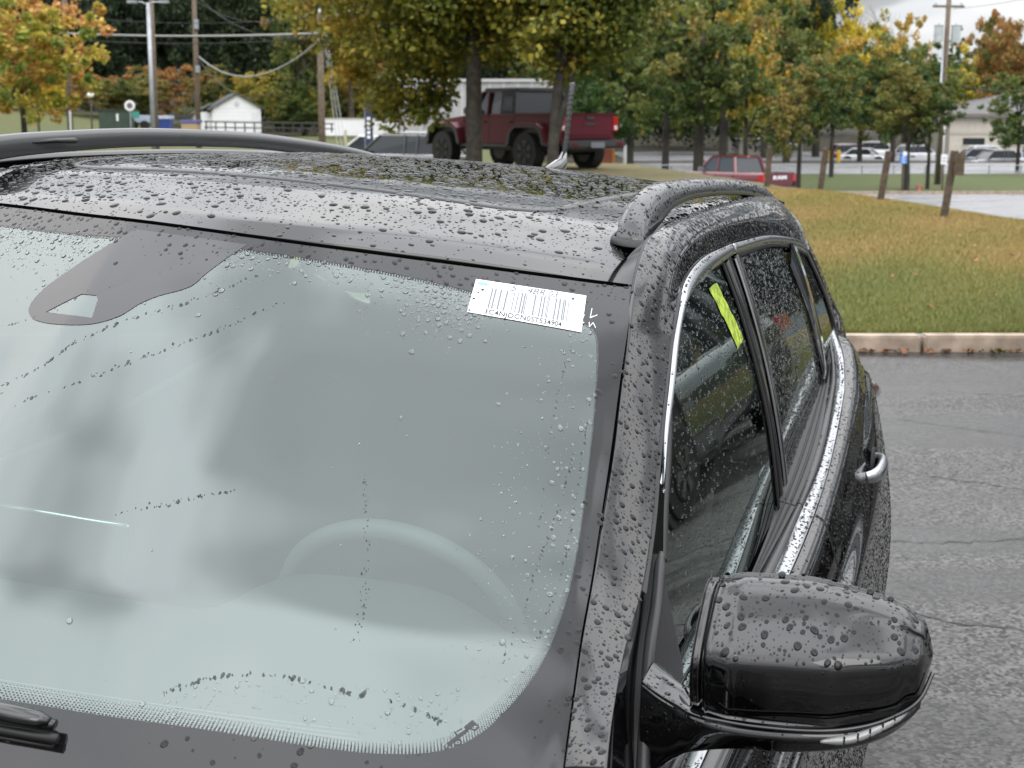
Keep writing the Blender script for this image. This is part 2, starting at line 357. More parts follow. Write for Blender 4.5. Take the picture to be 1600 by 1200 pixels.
for i in range(40):
    a = gp(6+i*3.05, 75, -2.1); 
    V_ = [gp(6+i*3.05+dx, 75+dy, -2.1+dz)[:] for dx in (0,3.02) for dy in (0,.2) for dz in (-.1,.16)]
    mkobj('kerb_piece', V_, [(0,1,3,2),(4,6,7,5),(0,4,5,1),(2,3,7,6),(0,2,6,4),(1,5,7,3)], mk, fk, smooth=False)

# grass blades near the kerb
def blades(n, L0, L1, D0, D1, h, w):
    L = rng.uniform(0,1,n*3); Dq = D0+(D1-D0)*rng.uniform(0,1,n*3)**1.4; L = L0+(L1-L0)*L
    ok = (L > Dq*.16-.6) & (L < Dq*.40+.9); L = L[ok][:n]; Dq = Dq[ok][:n]; n = len(L)
    b0 = gpn(L, Dq, terr(L, Dq)-.004); an = rng.uniform(0, 2*np.pi, n); hh = h*rng.uniform(.5,1.25,n); ww = w*rng.uniform(.7,1.3,n)*(Dq/12)**.7
    side = np.stack([np.cos(an), np.sin(an), an*0], -1)*ww[:,None]*.5
    lean = np.stack([np.cos(an*7), np.sin(an*7), an*0], -1)*(hh*rng.uniform(.1,.9,n))[:,None]
    V = np.stack([b0-side, b0+side, b0+lean+np.stack([an*0, an*0, hh], -1)], 1).reshape(-1,3)
    tone = np.clip(grass_tone(L, Dq)+rng.normal(0,.13,n), 0, 1)
    return V, np.arange(len(V)).reshape(-1,3), np.repeat(tone, 3)[:,None]*np.ones((1,3))
def blade_mat():
    m = bpy.data.materials.new('grass_blade'); m.use_nodes = True; N = m.node_tree; b = N.nodes['Principled BSDF']; b.inputs['Roughness'].default_value = .6
    at = N.nodes.new('ShaderNodeAttribute'); at.attribute_name = 'tone'; r = N.nodes.new('ShaderNodeValToRGB'); e = r.color_ramp.elements
    e[0].position = 0; e[0].color = (.15,.165,.035,1); e[1].position = 1; e[1].color = (.36,.24,.085,1); q = e.new(.45); q.color = (.23,.205,.045,1); q = e.new(.75); q.color = (.31,.225,.07,1)
    N.links.new(at.outputs['Fac'], r.inputs[0]); N.links.new(r.outputs[0], b.inputs['Base Color']); return m
V, Fc, tn = blades(250000, 1, 12, CURB+.17, 27, .045, .006)
o = fastmesh('lawn_grass', V, [Fc], blade_mat(), cols=tn); tag(o, 'short damp grass, green by the kerb and brown on the mound', 'grass', kind='stuff')
# fallen leaves and weeds at the kerb
def leafbits(n, fn, size):
    V = []; F_ = []
    for i in range(n):
        p = fn(); a = random.uniform(0,6.28); s_ = size*random.uniform(.6,1.3); k = len(V)
        for j in range(5):
            b_ = a+j*2*math.pi/5; V.append((p.x+math.cos(b_)*s_*(1 if j%2 else .7), p.y+math.sin(b_)*s_, p.z+.006+random.uniform(0,.025)))
        F_.append(tuple(range(k,k+5)))
    return V, F_
def on_lawn():
    D_ = random.uniform(CURB+.3, 19); L_ = random.uniform(D_*.2, D_*.35); return gp(L_, D_, tz(L_,D_)+.03)
v, f_ = leafbits(15, on_lawn, .028); tag(mkobj('fallen_leaves', v, f_, mat('orange_leaf', (.32,.13,.06), .6), smooth=False), 'rusty orange leaves lying on the lawn above the kerb', 'fallen leaves', kind='stuff')
def at_curb():
    L_ = random.uniform(2.3,5.2); return gp(L_, CURB-abs(random.gauss(0,.05))-.02, .004)
v, f_ = leafbits(150, at_curb, .02); tag(mkobj('gutter_litter', v, f_, mat('brown_leaf_litter', (.16,.07,.03), .8, noise=(9,.6)), smooth=False), 'brown leaf litter gathered in the gutter against the kerb', 'leaf litter', kind='stuff')
for (L_, D_, c_) in ((3.62,10.3,(.62,.5,.2)),(3.3,9.0,(.2,.1,.05))):
    v, f_ = leafbits(1, lambda: gp(L_, D_, .002), .04); tag(mkobj('fallen_leaf', v, f_, mat('single_leaf', c_, .6), smooth=False), 'single pale yellow leaf lying on the asphalt near the kerb' if c_[0]>.5 else 'small dark leaf lying flat on the open wet asphalt', 'leaf')
V = []; F_ = []
for (L_, s_) in ((3.55,.05),(3.92,.03),(3.97,.08),(4.15,.12),(4.22,.1)):
    for i in range(60):
        p = gp(L_+random.gauss(0,s_*.6), CURB-.02-abs(random.gauss(0,.02)), 0); a = random.uniform(0,6.28); h = s_*random.uniform(.4,1); k = len(V)
        V += [(p.x-math.cos(a)*.006,p.y-math.sin(a)*.006,0),(p.x+math.cos(a)*.006,p.y+math.sin(a)*.006,0),(p.x+random.gauss(0,.02),p.y+random.gauss(0,.02),h)]; F_.append((k,k+1,k+2))
tag(mkobj('gutter_weeds', V, F_, mat('weed_green', (.12,.15,.05), .7), smooth=False), 'low green weeds sprouting from the joint under the kerb', 'weeds', kind='stuff')

# ------------------------------------------------------------------ the black car: curves and surfaces in its own frame (X forward, Y to its left)
def cr(P, n):
    """Catmull-Rom through control points, n samples, uniform parameter."""
    P = np.asarray(P, float); m = len(P)
    t = np.linspace(0, m-1, n) if np.isscalar(n) else np.asarray(n)*(m-1)
    i = np.clip(t.astype(int), 0, m-2); f = (t-i)[:, None]
    Q = np.vstack([2*P[:1]-P[1:2], P, 2*P[-1:]-P[-2:-1]])
    f = f.reshape((-1,)+(1,)*(P.ndim-1))
    a, b, c, d = Q[i], Q[i+1], Q[i+2], Q[i+3]
    return .5*((2*b)+(-a+c)*f+(2*a-5*b+4*c-d)*f**2+(-a+3*b-3*c+d)*f**3)
def loft(curves, nu, nv):
    A = np.stack([cr(c, nu) for c in curves])
    return cr(A, nv)                       # (nv, nu, 3)
def interp(xs, ys, x): return np.interp(x, xs, ys)
# ---- windshield: rows from top seam to base, columns from car-right to car-left
WS_TOP = [(.318,-.615,1.566),(.375,-.378,1.564),(.415,-.20,1.558),(.43,-.065,1.552),(.41,.18,1.531),(.35,.4,1.508),(.31,.569,1.491),(.302,.613,1.487)]
WS_BOT = [(.97,-.712,1.075),(1.06,-.47,1.02),(1.11,-.24,.99),(1.135,-.07,.975),(1.125,.20,.96),(1.06,.46,.962),(.985,.66,.985),(.967,.712,1.005)]
WS_LEFT = [(.302,.613,1.487),(.384,.626,1.433),(.459,.636,1.375),(.538,.647,1.305),(.62,.658,1.242),(.697,.668,1.183),(.783,.679,1.133),(.851,.689,1.082),(.918,.70,1.037),(.967,.712,1.005)]
def windshield(nu=121, nv=91):
    s = np.linspace(0,1,nu); t = np.linspace(0,1,nv)
    top = cr(WS_TOP, nu); bot = cr(WS_BOT, nu); L = cr(WS_LEFT, nv)
    G = top[None]*(1-t[:,None,None]) + bot[None]*t[:,None,None]
    lin = L[0][None]*(1-t[:,None]) + L[-1][None]*t[:,None]
    dev = (L-lin)
    R = dev*np.array([1,-1,1])
    w = s[None,:,None]
    G = G + dev[:,None]*(w**3) + R[:,None]*((1-w)**3)
    bul = (4*t*(1-t))[:,None,None]*(1-(2*w-1)**2)*np.array([.012,0,.014])
    return G + bul
def zc(dx): return cr(np.array([1.547,1.5665,1.583,1.601,1.6115,1.6165,1.618,1.616,1.612,1.601,1.582,1.545])[:,None],
                     np.clip(np.interp(dx,[0,.05,.12,.2,.3,.42,.6,.9,1.25,1.55,1.85,2.12],np.linspace(0,1,12)),0,1))[:,0]
_st = cr(WS_TOP, 400)
def seamx(Y): return np.interp(Y, _st[:,1], _st[:,0])-.012
def roof_z(X, Y):
    X=np.asarray(X,float);Y=np.asarray(Y,float)
    return zc((seamx(Y)-X).ravel()).reshape(X.shape) - .055*Y - .08*Y*Y
CT = [(0.945,0.752,1.057),(0.853,0.738,1.09),(0.75,0.726,1.128),(0.653,0.722,1.165),(0.546,0.708,1.229),(0.464,0.694,1.295),(0.373,0.68,1.365),(0.298,0.669,1.416),(0.243,0.663,1.455),(0.169,0.656,1.485),(-0.03,0.645,1.503),(-0.33,0.639,1.506),(-0.75,0.646,1.493),(-1.12,0.663,1.46),(-1.25,0.669,1.43)]
CD = [(.931,.705,1.043),(.861,.694,1.087),(.787,.683,1.135),(.697,.672,1.183),(.617,.662,1.242),(.53,.651,1.304),(.454,.64,1.375),(.382,.63,1.433),(.322,.62,1.488),(.251,.612,1.527),(.149,.606,1.555),(-.163,.6,1.567),(-.661,.592,1.567),(-1.147,.58,1.554),(-1.422,.567,1.532)]
CI = [(.47,.701,1.245),(.4,.69,1.299),(.33,.682,1.358),(.26,.672,1.411),(.2,.668,1.451),(.12,.664,1.471),(-.04,.655,1.479),(-.33,.644,1.485),(-.75,.648,1.474),(-1.08,.658,1.443),(-1.22,.662,1.414)]
CO = [(.48,.701,1.238),(.41,.685,1.301),(.345,.676,1.36),(.272,.665,1.413),(.213,.659,1.452),(.15,.654,1.483),(-.04,.644,1.502),(-.33,.639,1.504),(-.75,.647,1.492),(-1.12,.662,1.458),(-1.25,.668,1.428)]
BI = [(.95,.765,.935),(.6,.766,.915),(.48,.762,.918),(.2,.769,.944),(-.12,.778,.972),(-.4,.788,1.017),(-.7,.787,1.06),(-1.08,.769,1.135),(-1.22,.75,1.18),(-1.38,.716,1.232)]
BO = [(.95,.79,.935),(.6,.791,.917),(.48,.789,.92),(.2,.795,.944),(-.12,.804,.968),(-.4,.811,1.007),(-.7,.808,1.056),(-1.08,.79,1.137),(-1.22,.77,1.182),(-1.40,.728,1.222)]
BR = [(.95,.752,.935),(.6,.753,.915),(.48,.747,.915),(.2,.75,.943),(-.12,.757,.972),(-.4,.776,1.022),(-.7,.78,1.078),(-1.08,.756,1.139),(-1.22,.741,1.177),(-1.38,.712,1.224)]
def normals(G):
    du = np.gradient(G, axis=1); dv = np.gradient(G, axis=0); n = np.cross(du, dv)
    return n/np.maximum(np.linalg.norm(n, axis=-1, keepdims=True), 1e-12)
def orient(G, hint):
    n = normals(G)
    return G[::-1].copy() if (n.mean((0,1)) @ np.array(hint)) < 0 else G
def _tight(G, d):
    a = G[:1]+(G[1:2]-G[:1])*np.minimum(1, d/np.maximum(np.linalg.norm(G[1:2]-G[:1],axis=-1,keepdims=True),1e-9))*.98
    b = G[-1:]+(G[-2:-1]-G[-1:])*np.minimum(1, d/np.maximum(np.linalg.norm(G[-2:-1]-G[-1:],axis=-1,keepdims=True),1e-9))*.98
    return np.concatenate([G[:1], a, G[1:-1], b, G[-1:]], 0)
def panel(name, G, m, parent, hint=(0,0,1), roll=.006, edge=.002):
    """sheet-metal panel from a point grid, with its edges rolled inwards"""
    G = orient(np.asarray(G), hint)
    G = _tight(G, edge); G = np.swapaxes(_tight(np.swapaxes(G,0,1), edge),0,1)
    n = normals(G)
    P = np.pad(G, ((1,1),(1,1),(0,0)), mode='edge'); Nn = np.pad(n, ((1,1),(1,1),(0,0)), mode='edge')
    P[0] -= Nn[0]*roll; P[-1] -= Nn[-1]*roll; P[1:-1,0] -= Nn[1:-1,0]*roll; P[1:-1,-1] -= Nn[1:-1,-1]*roll
    ny_, nx_ = P.shape[:2]
    return fastmesh(name, P.reshape(-1,3), [gridfaces(nx_, ny_)], m, parent, smooth=True)
def ribbon(name, a, b, m, parent, n=80, lift=0., mid=0., hint=(0,0,1), nv=7, roll=.004):
    A = cr(a, n); B = cr(b, n); w = np.linspace(0,1,nv)[:,None,None]
    G = A[None]*(1-w)+B[None]*w; G = orient(G, hint); nn = normals(G)
    w2 = np.linspace(0,1,nv)[:,None,None]
    G = G + nn*(lift+mid*4*w2*(1-w2))
    return panel(name, G, m, parent, hint, roll, .0012), G

car = empty('parked_car', M); tag(car, 'near black compact SUV beaded with rain, seen over its windshield and roof', 'car')
# --- roof skin
Ys = np.linspace(-.600,.572,70); dx = np.concatenate([np.linspace(0,.3,26), np.linspace(.33,2.08,44)])
YY, DX = np.meshgrid(Ys, dx); XX = seamx(YY)-DX
DX = DX*(1-.16*(np.abs(YY)/.6)**6); XX = seamx(YY)-DX
G_roof = np.stack([XX, YY, roof_z(XX, YY)], -1)
# shoulders of the skin turn down towards the ditch
G_roof[...,2] -= .006*np.clip((np.abs(G_roof[...,1])-.53)/.045,0,1)**2
panel('roof', G_roof, MT['paint'], car, roll=.010, edge=.003)
# --- sunroof glass with its grey seal
SP = np.array([(.07,-.44),(.115,-.405),(.135,-.34),(.143,-.2),(.145,0),(.135,.2),(.122,.30),(.105,.36),(.07,.405),(.01,.428),(-.12,.434),(-.6,.432),(-1.02,.425),(-1.08,.40),(-1.10,.33),(-1.11,0),(-1.10,-.34),(-1.08,-.42),(-1.02,-.445),(-.6,-.452),(-.1,-.452),(.01,-.45)])
sp = cr(np.vstack([SP[-1:],SP,SP[:2]]), 23*9+1)[9:-9]; sp = sp[:-1] if np.allclose(sp[0],sp[-1]) else sp
cen = np.array([-.48,0.])
def inset(P, d):
    nx_ = np.roll(P,-1,0)-np.roll(P,1,0); nn = np.stack([nx_[:,1],-nx_[:,0]],-1); nn /= np.linalg.norm(nn,axis=1,keepdims=True)+1e-9
    s_ = np.sign(((cen-P)*nn).sum(1))[:,None]; return P+nn*s_*d
def roofpt(P, lift): return np.stack([P[:,0], P[:,1], roof_z(P[:,0],P[:,1])+lift], -1)
rings = [roofpt(inset(sp,-.004), -.001), roofpt(inset(sp,-.003), .0015), roofpt(inset(sp,.001), .0022), roofpt(inset(sp,.006), .0020), roofpt(inset(sp,.007), -.001)]
K = len(sp); V = np.concatenate(rings); F_ = np.array([(r_*K+k, r_*K+(k+1)%K, (r_+1)*K+(k+1)%K, (r_+1)*K+k) for r_ in range(4) for k in range(K)])
sun = empty('sunroof'); sun.parent = car
fastmesh('seal', V, [F_], MT['seal'], sun, smooth=True)
gi = inset(sp,.008); rings = [roofpt(gi,-.002)]+[roofpt(cen+(gi-cen)*w, .0014) for w in (.999,.99,.97,.93,.85,.75,.6,.45,.3,.15,.02)]
V = np.concatenate(rings); F_ = np.array([(r_*K+k, r_*K+(k+1)%K, (r_+1)*K+(k+1)%K, (r_+1)*K+k) for r_ in range(11) for k in range(K)])
fastmesh('glass', V, [F_], MT['gloss'], sun, smooth=True)
# --- ditch trim and its seals, left side then right side
def side_of(c, s):   # mirror with the measured cross-fall
    return c if s > 0 else [(x,-y*1.0,z+.11*y*.97) for x,y,z in c]
XD = [.296,.251,.20,.149,-.163,-.661,-1.147,-1.422]
for s in (1,-1):
    Yd = np.interp(XD, [p[0] for p in CD][::-1], [p[1] for p in CD][::-1]); Zd = np.interp(XD, [p[0] for p in CD][::-1], [p[2] for p in CD][::-1])
    inn = [(x, .5765, float(roof_z(x,.5765))-.006) for x in XD]; outr = [(x, y-.0055, max(z-.007, i_[2]-.004) if x<.2 else z-.012) for x,y,z,i_ in zip(XD,Yd,Zd,inn)]
    if s > 0: ribbon('roof_ditch_trim', inn, outr, MT['ditch'], car, lift=0, mid=.001)
    else: ribbon('roof_ditch_trim', [(x,-.605,z+.060) for x,_,z in inn], [(x,-.630,z+.062) for x,y,z in outr], MT['ditch'], car)
# --- body side outer: A pillar and cant rail in one pressing
def sm(c, sig=3.2, n=150):
    P = cr(np.array(c), n); k = np.exp(-.5*(np.arange(-12,13)/sig)**2); k /= k.sum()
    Q = np.concatenate([2*P[0]-P[1:13][::-1], P, 2*P[-1]-P[-13:-1][::-1]]); Q = np.stack([np.convolve(Q[:,i], k, 'valid') for i in range(3)], -1); return Q[::3]
def cant(s):
    T = sm(CT); D = sm(CD)
    mid1 = D*.72+T*.28; mid2 = D*.38+T*.62
    w = np.clip((np.arange(len(T))/len(T)-.50)/.16, 0, 1)*.85+.15
    mid1 = mid1+np.array([.006,.007,.010])*w[:,None]; mid2 = mid2+np.array([.004,.010,.008])*w[:,None]
    G = loft([D, mid1, mid2, T], 150, 40)
    if s < 0: G = np.stack([G[...,0], -G[...,1]-.01, G[...,2]+.11*G[...,1]*.97], -1)
    return G
G_cant = orient(cant(1), (0,.6,.8))
panel('pillar_and_cant_rail', G_cant, MT['paint'], car, (0,.6,.8), roll=.012, edge=.0025)
panel('pillar_and_cant_rail', cant(-1), MT['paint'], car, (0,-.6,.8), roll=.012, edge=.0025)
# --- windshield
G_ws = windshield(); G_ws = orient(G_ws, (.6,0,.8)); flip_ws = False
W2 = windshield(201,151); N2 = normals(W2); 
if N2.mean((0,1)) @ np.array((.6,0,.8)) < 0: N2 = -N2
def wsp(s, t, off=0.):
    """point on the windshield at (s across, t down)"""
    s = np.clip(np.asarray(s,float),0,1)*200; t = np.clip(np.asarray(t,float),0,1)*150
    i = np.minimum(s.astype(int),199); j = np.minimum(t.astype(int),149); a = (s-i)[...,None]; b = (t-j)[...,None]
    def bl(A): return A[j,i]*(1-a)*(1-b)+A[j,i+1]*a*(1-b)+A[j+1,i]*(1-a)*b+A[j+1,i+1]*a*b
    return bl(W2)+bl(N2)*off
panel('windshield', G_ws, MT['ws'], car, (.6,0,.8), roll=.003, edge=.001)
# ceramic frit printed on the inside: band between the glass edge and the inner outline
INR = [(.5092,.8292),(.5489,.8268),(.628,.8308),(.7082,.8476),(.755,.856),(.79,.853),(.815,.8327),(.8365,.7945),(.8627,.738),(.886,.675),(.903,.60),(.909,.51),(.903,.40),(.889,.2544),(.875,.16),(.862,.118),(.835,.098),(.7977,.0835),(.7171,.061),(.6333,.0402),(.524,.0309),(.3995,.0417),(.1701,.0499)]
INR = INR + [(.13,.055),(.11,.11),(.095,.26),(.09,.5),(.10,.65),(.14,.76),(.19,.83),(.25,.845),(.40,.835)]
inr = cr(np.array(INR+INR[:1]), 32*10+1)[:-1]
c0 = np.array([.5,.45]); ang = np.arctan2(inr[:,1]-c0[1], inr[:,0]-c0[0])
def to_border(d):
    k = np.minimum(np.where(d[:,0]>0,(1-c0[0])/np.maximum(d[:,0],1e-9),(0-c0[0])/np.minimum(d[:,0],-1e-9)), np.where(d[:,1]>0,(1-c0[1])/np.maximum(d[:,1],1e-9),(0-c0[1])/np.minimum(d[:,1],-1e-9)))
    return c0+d*k[:,None]
outb = to_border(np.stack([np.cos(ang),np.sin(ang)],-1))
K = len(inr); V = np.concatenate([wsp(*(inr*(1-w)+outb*w).T, .0004) for w in (0,.25,.5,.75,1)])
F_ = np.array([(r_*K+k, r_*K+(k+1)%K, (r_+1)*K+(k+1)%K, (r_+1)*K+k) for r_ in range(4) for k in range(K)])
fr = fastmesh('frit_band', V, [F_], MT['frit'], car, smooth=True)
# dot matrix that thins out from the band
Vd = []; Fd = []
def dot(p, r_):
    s_, t_ = p; k = len(Vd); sc_s = 1/1.30; sc_t = 1/.85
    q = [(s_+math.cos(a)*r_*sc_s, t_+math.sin(a)*r_*sc_t) for a in (0,1.05,2.09,3.14,4.19,5.24)]
    Vd.extend(q); Fd.append(tuple(range(k,k+6)))
seg = np.roll(inr,-1,0)-inr; L_ = np.hypot(seg[:,0]*1.3, seg[:,1]*.85); cum = np.concatenate([[0],np.cumsum(L_)])
for row in range(7):
    for d_ in np.arange((row%2)*.0016, cum[-1]-.001, .0032):
        i = min(np.searchsorted(cum, d_, side='right')-1, K-1); p = inr[i]+seg[i]*((d_-cum[i])/L_[i]); n_ = c0-p; nn_ = math.hypot(n_[0]*1.3, n_[1]*.85)
        if (p[1] < .6 or p[0] < .3) and row > 1: continue
        p = p+n_/nn_*(row+.6)*.0027
        dot(p, .00105*(1-row*.1))
Vd = np.array(Vd); tag(mkobj('frit_dots', wsp(Vd[:,0],Vd[:,1],.0004), Fd, MT['frit'], car, smooth=False), kind='stuff')
# sensor shroud print with its clear camera window
SE = cr(np.array([(.515,.02),(.507,.05),(.4975,.0948),(.4905,.1302),(.4705,.1584),(.4590,.18),(.4474,.2109),(.4238,.2338),(.3809,.2426),(.3348,.2403),(.3111,.2239),(.3079,.1923),(.3231,.1503),(.3628,.0839),(.3863,.0476),(.40,.02)]), 120)
SW = np.array([(.3459,.2226),(.3886,.1768),(.4098,.1754),(.4155,.1812),(.4222,.2209)])
cw = np.array([.395,.204])
def ray_poly(c, P, a):
    best = None; d = np.array([math.cos(a),math.sin(a)])
    for k in range(len(P)):
        A = P[k]; B = P[(k+1)%len(P)]; e_ = B-A; den = d[0]*e_[1]-d[1]*e_[0]
        if abs(den) < 1e-12: continue
        t_ = ((A[0]-c[0])*e_[1]-(A[1]-c[1])*e_[0])/den; u_ = ((A[0]-c[0])*d[1]-(A[1]-c[1])*d[0])/den
        if t_ > 0 and -1e-9 <= u_ <= 1+1e-9 and (best is None or t_ < best): best = t_
    return c+d*(best or 0)
an = sorted(list(np.linspace(-math.pi, math.pi, 160, endpoint=False))+[math.atan2(*(p-cw)[::-1]) for p in SW]+[math.atan2(*(p-cw)[::-1]) for p in SE[::3]])
oi = np.array([ray_poly(cw,SW,a) for a in an]); oo = np.array([ray_poly(cw,SE,a) for a in an]); K = len(an)
V = np.concatenate([wsp(*(oi*(1-w)+oo*w).T, .0007) for w in (0,.3,.6,1)])
F_ = np.array([(r_*K+k, r_*K+(k+1)%K, (r_+1)*K+(k+1)%K, (r_+1)*K+k) for r_ in range(3) for k in range(K)])
fastmesh('sensor_shroud', V, [F_], MT['shroud'], car, smooth=True)
# emblem printed at the corner of the frit: a little off-roader climbing a slope
def printed(name, polys, o0, ax, ay, m, parent, off):
    V = []; F_ = []
    for P in polys:
        k = len(V)
        for (x,y) in P:
            q = o0+ax*x+ay*y; V.append(wsp(q[0],q[1],off))
        F_.append(tuple(range(k,len(V))))
    return mkobj(name, np.array(V), F_, m, parent, smooth=False)
def ringp(cx_, cy_, r0, r1, n=14, a0=0, a1=2*math.pi):
    return [[(cx_+r0*math.cos(a),cy_+r0*math.sin(a)),(cx_+r1*math.cos(a),cy_+r1*math.sin(a)),(cx_+r1*math.cos(b),cy_+r1*math.sin(b)),(cx_+r0*math.cos(b),cy_+r0*math.sin(b))] for a,b in ((a0+(a1-a0)*k/n, a0+(a1-a0)*(k+1)/n) for k in range(n))]
A_ = np.array([.8140,.8145]); B_ = np.array([.7965,.8455]); ax_ = A_-B_; ay_ = np.array([ax_[1]*.65/1.0*1.0, -ax_[0]*1.53])*-1*-1
emb = [[(-.05,.0),(.30,.02),(.32,.16),(-.05,.16)],[(.30,.02),(.62,.02),(.62,.14),(.32,.16)],[(.62,.02),(.98,.05),(.98,.24),(.66,.24)],[(.32,.16),(.36,.33),(.39,.33),(.36,.15)],[(.36,.30),(.60,.26),(.60,.23),(.36,.27)],[(-.16,-.02),(-.05,.03),(-.05,.08),(-.20,.02)]]
emb += ringp(.18,-.06,.075,.12) + ringp(.86,-.02,.075,.12)
printed('frit_emblem', emb, B_, ax_, ay_, MT['frit'], car, .0005)

# --- rubber between windshield and pillar, and along the header
edgeL = [tuple(p) for p in W2[::15,-1]]
n9 = [tuple(p) for p in cr(CD[:9], len(edgeL))[::-1]]
ed = cr([tuple(p) for p in W2[:,-1][np.linspace(0,142,11).astype(int)]], 60); cd = cr(CD[:9][::-1], 60)
ribbon('windshield_seal', ed+np.array([-.003,-.001,-.005]), cd+np.array([-.002,0,-.006]), MT['gap'], car, mid=.0005, hint=(.5,.3,.8))
ribbon('windshield_seal', [(x-.004,-y-.001,z+.11*y-.006) for x,y,z in ed], [(x-.004,-y-.001,z+.11*y-.006) for x,y,z in cd], MT['rubber'], car, mid=.0015, hint=(.5,-.3,.8))
top = cr(WS_TOP, 60)
ribbon('header_seal', top+np.array([.002,0,-.0045]), top+np.array([-.020,0,-.0030]), MT['gap'], car, mid=-.001, roll=.002)
MB().tube(top[2:-2]+np.array([-.001,0,.0005]), .0034, 8, flat=.8).build('header_gasket', MT['gap'], car, smooth=True)
# seal that runs between ditch trim and cant rail
ss = cr(CD[8:], 90)
ribbon('ditch_seal', ss+np.array([0,-.0065,-.006]), ss+np.array([0,.001,-.0045]), MT['rubber'], car, mid=.001)
# dark floor under every gap
body_in = G_roof.copy(); body_in[...,2] -= .022; body_in[...,1] *= 1.05; body_in[...,0] += .01
fastmesh('headliner', body_in.reshape(-1,3), [gridfaces(body_in.shape[1], body_in.shape[0])], MT['cabin'], car, smooth=True)
gi_ = G_cant - normals(G_cant)*.018; fastmesh('inner_pillar', gi_.reshape(-1,3), [gridfaces(gi_.shape[1], gi_.shape[0])], MT['cabin'], car, smooth=True)
gi_ = gi_*np.array([1,-1,1])+np.array([0,-.01,.07]); fastmesh('inner_pillar', gi_.reshape(-1,3), [gridfaces(gi_.shape[1], gi_.shape[0])], MT['cabin'], car, smooth=True)

# --- side glass: one smooth curved surface y(x,z) fitted to the window openings
CG = np.array([.5067818,.55470643,-.31463659,-.00725562,.00341743])
def gy(x, z): return CG[0]+CG[1]*z+CG[2]*z*z+CG[3]*x+CG[4]*x*x-.0035
GFo = [(.545,1.145),(.49,1.216),(.4,1.291),(.33,1.358),(.26,1.412),(.18,1.45),(-.02,1.467),(-.24,1.473),(-.27,1.399),(-.3,1.305),(-.33,1.185),(-.345,1.089),(-.36,1.012),(0.,.988),(.2,.966),(.56,.935),(.60,1.02)]
GRo = [(-.42,1.474),(-.70,1.470),(-1.02,1.447),(-1.07,1.377),(-1.10,1.29),(-1.12,1.185),(-1.08,1.145),(-.88,1.096),(-.66,1.066),(-.49,1.042),(-.47,1.186),(-.45,1.332)]
GQo = [(-1.00,1.445),(-1.18,1.426),(-1.27,1.35),(-1.36,1.247),(-1.36,1.2),(-1.17,1.160),(-1.13,1.213),(-1.09,1.333)]
def flat_on_glass(name, P, m, parent, off=0., thick=.004, sub=True, s=1):
    """pane cut to outline P (x,z) on the curved glass surface"""
    P = np.array(P); c = P.mean(0); rr = [1,.8,.6,.4,.2,0]; V = []; 
    Q = [];
    for k in range(len(P)):
        a, b = P[k], P[(k+1)%len(P)]; n = max(1, int(np.hypot(*(b-a))/.03))
        Q += [a+(b-a)*i/n for i in range(n)]
    Q = np.array(Q); K = len(Q)
    V = np.concatenate([c+(Q-c)*w for w in rr]); y = gy(V[:,0],V[:,1])+off
    V3 = np.stack([V[:,0], y*s, V[:,1]+(.105*y if s<0 else 0)], -1); F_ = [(r_*K+k, r_*K+(k+1)%K, (r_+1)*K+(k+1)%K, (r_+1)*K+k) for r_ in range(5) for k in range(K)]
    if s > 0: F_ = [f[::-1] for f in F_]
    # orient outwards
    a, b, c_ = V3[F_[0][0]], V3[F_[0][1]], V3[F_[0][2]]
    if np.cross(b-a, c_-b)[1]*s < 0: F_ = [f[::-1] for f in F_]
    return mkobj(name, V3, F_, m, parent)
for s in (1,-1):
    flat_on_glass('front_window', GFo, MT['side'] if s > 0 else MT['privacy'], car, s=s)  # far front pane tinted dark to dim the daylight seen through it
    flat_on_glass('rear_window', GRo, MT['privacy'], car, s=s)
    flat_on_glass('quarter_window', GQo, MT['privacy'], car, off=.001, s=s)
for P_ in ([(-.20,1.50),(-.47,1.50),(-.52,1.0),(-.33,.98)],[(-.96,1.49),(-1.10,1.47),(-1.22,1.08),(-1.04,1.08)],[(.62,1.05),(.25,1.40),(.20,1.48),(.34,1.42),(.72,1.05)],[(.3,1.44),(-.2,1.46),(-1.2,1.41),(-1.2,1.52),(.2,1.52)]): flat_on_glass('pillar_cover', P_, MT['cabin'], car, off=-.004, s=-1)
# gloss black pillar covers, proud of the glass, and window rubbers
def strip_on_glass(name, P, w, m, off=.002, parent=None, h=.003, n=50):
    P = cr(np.array(P), n); d = np.gradient(P, axis=0); nn = np.stack([-d[:,1], d[:,0]], -1); nn /= np.linalg.norm(nn, axis=1, keepdims=True)
    w = np.interp(np.linspace(0,1,n), np.linspace(0,1,len(w)), w) if hasattr(w,'__len__') else np.full(n, w)
    cols_ = []
    for a, o_ in ((-1,0),(-.85,h),(0,h*1.3),(.85,h),(1,0)):
        q = P+nn*(a*w/2)[:,None]; cols_.append(np.stack([q[:,0], gy(q[:,0],q[:,1])+off+o_, q[:,1]], -1))
    G = orient(np.array(cols_), (0,1,.2)); return fastmesh(name, G.reshape(-1,3), [gridfaces(G.shape[1], G.shape[0])], m, parent or car, smooth=True)
strip_on_glass('pillar_cover', [(-.30,1.482),(-.345,1.30),(-.375,1.15),(-.40,1.04)], [.055,.042,.035,.03], MT['gloss'], .004)
strip_on_glass('pillar_cover', [(-.385,1.484),(-.41,1.30),(-.425,1.15),(-.445,1.05)], [.05,.042,.035,.03], MT['gloss'], .006)
strip_on_glass('pillar_cover', [(-.985,1.455),(-1.055,1.33),(-1.10,1.2),(-1.14,1.13)], [.15,.10,.085,.10], MT['gloss'], .006)
strip_on_glass('pillar_trim', [(-.352,1.478),(-.382,1.30),(-.405,1.15),(-.425,1.05)], .012, MT['chrome'], .0075, h=.002)
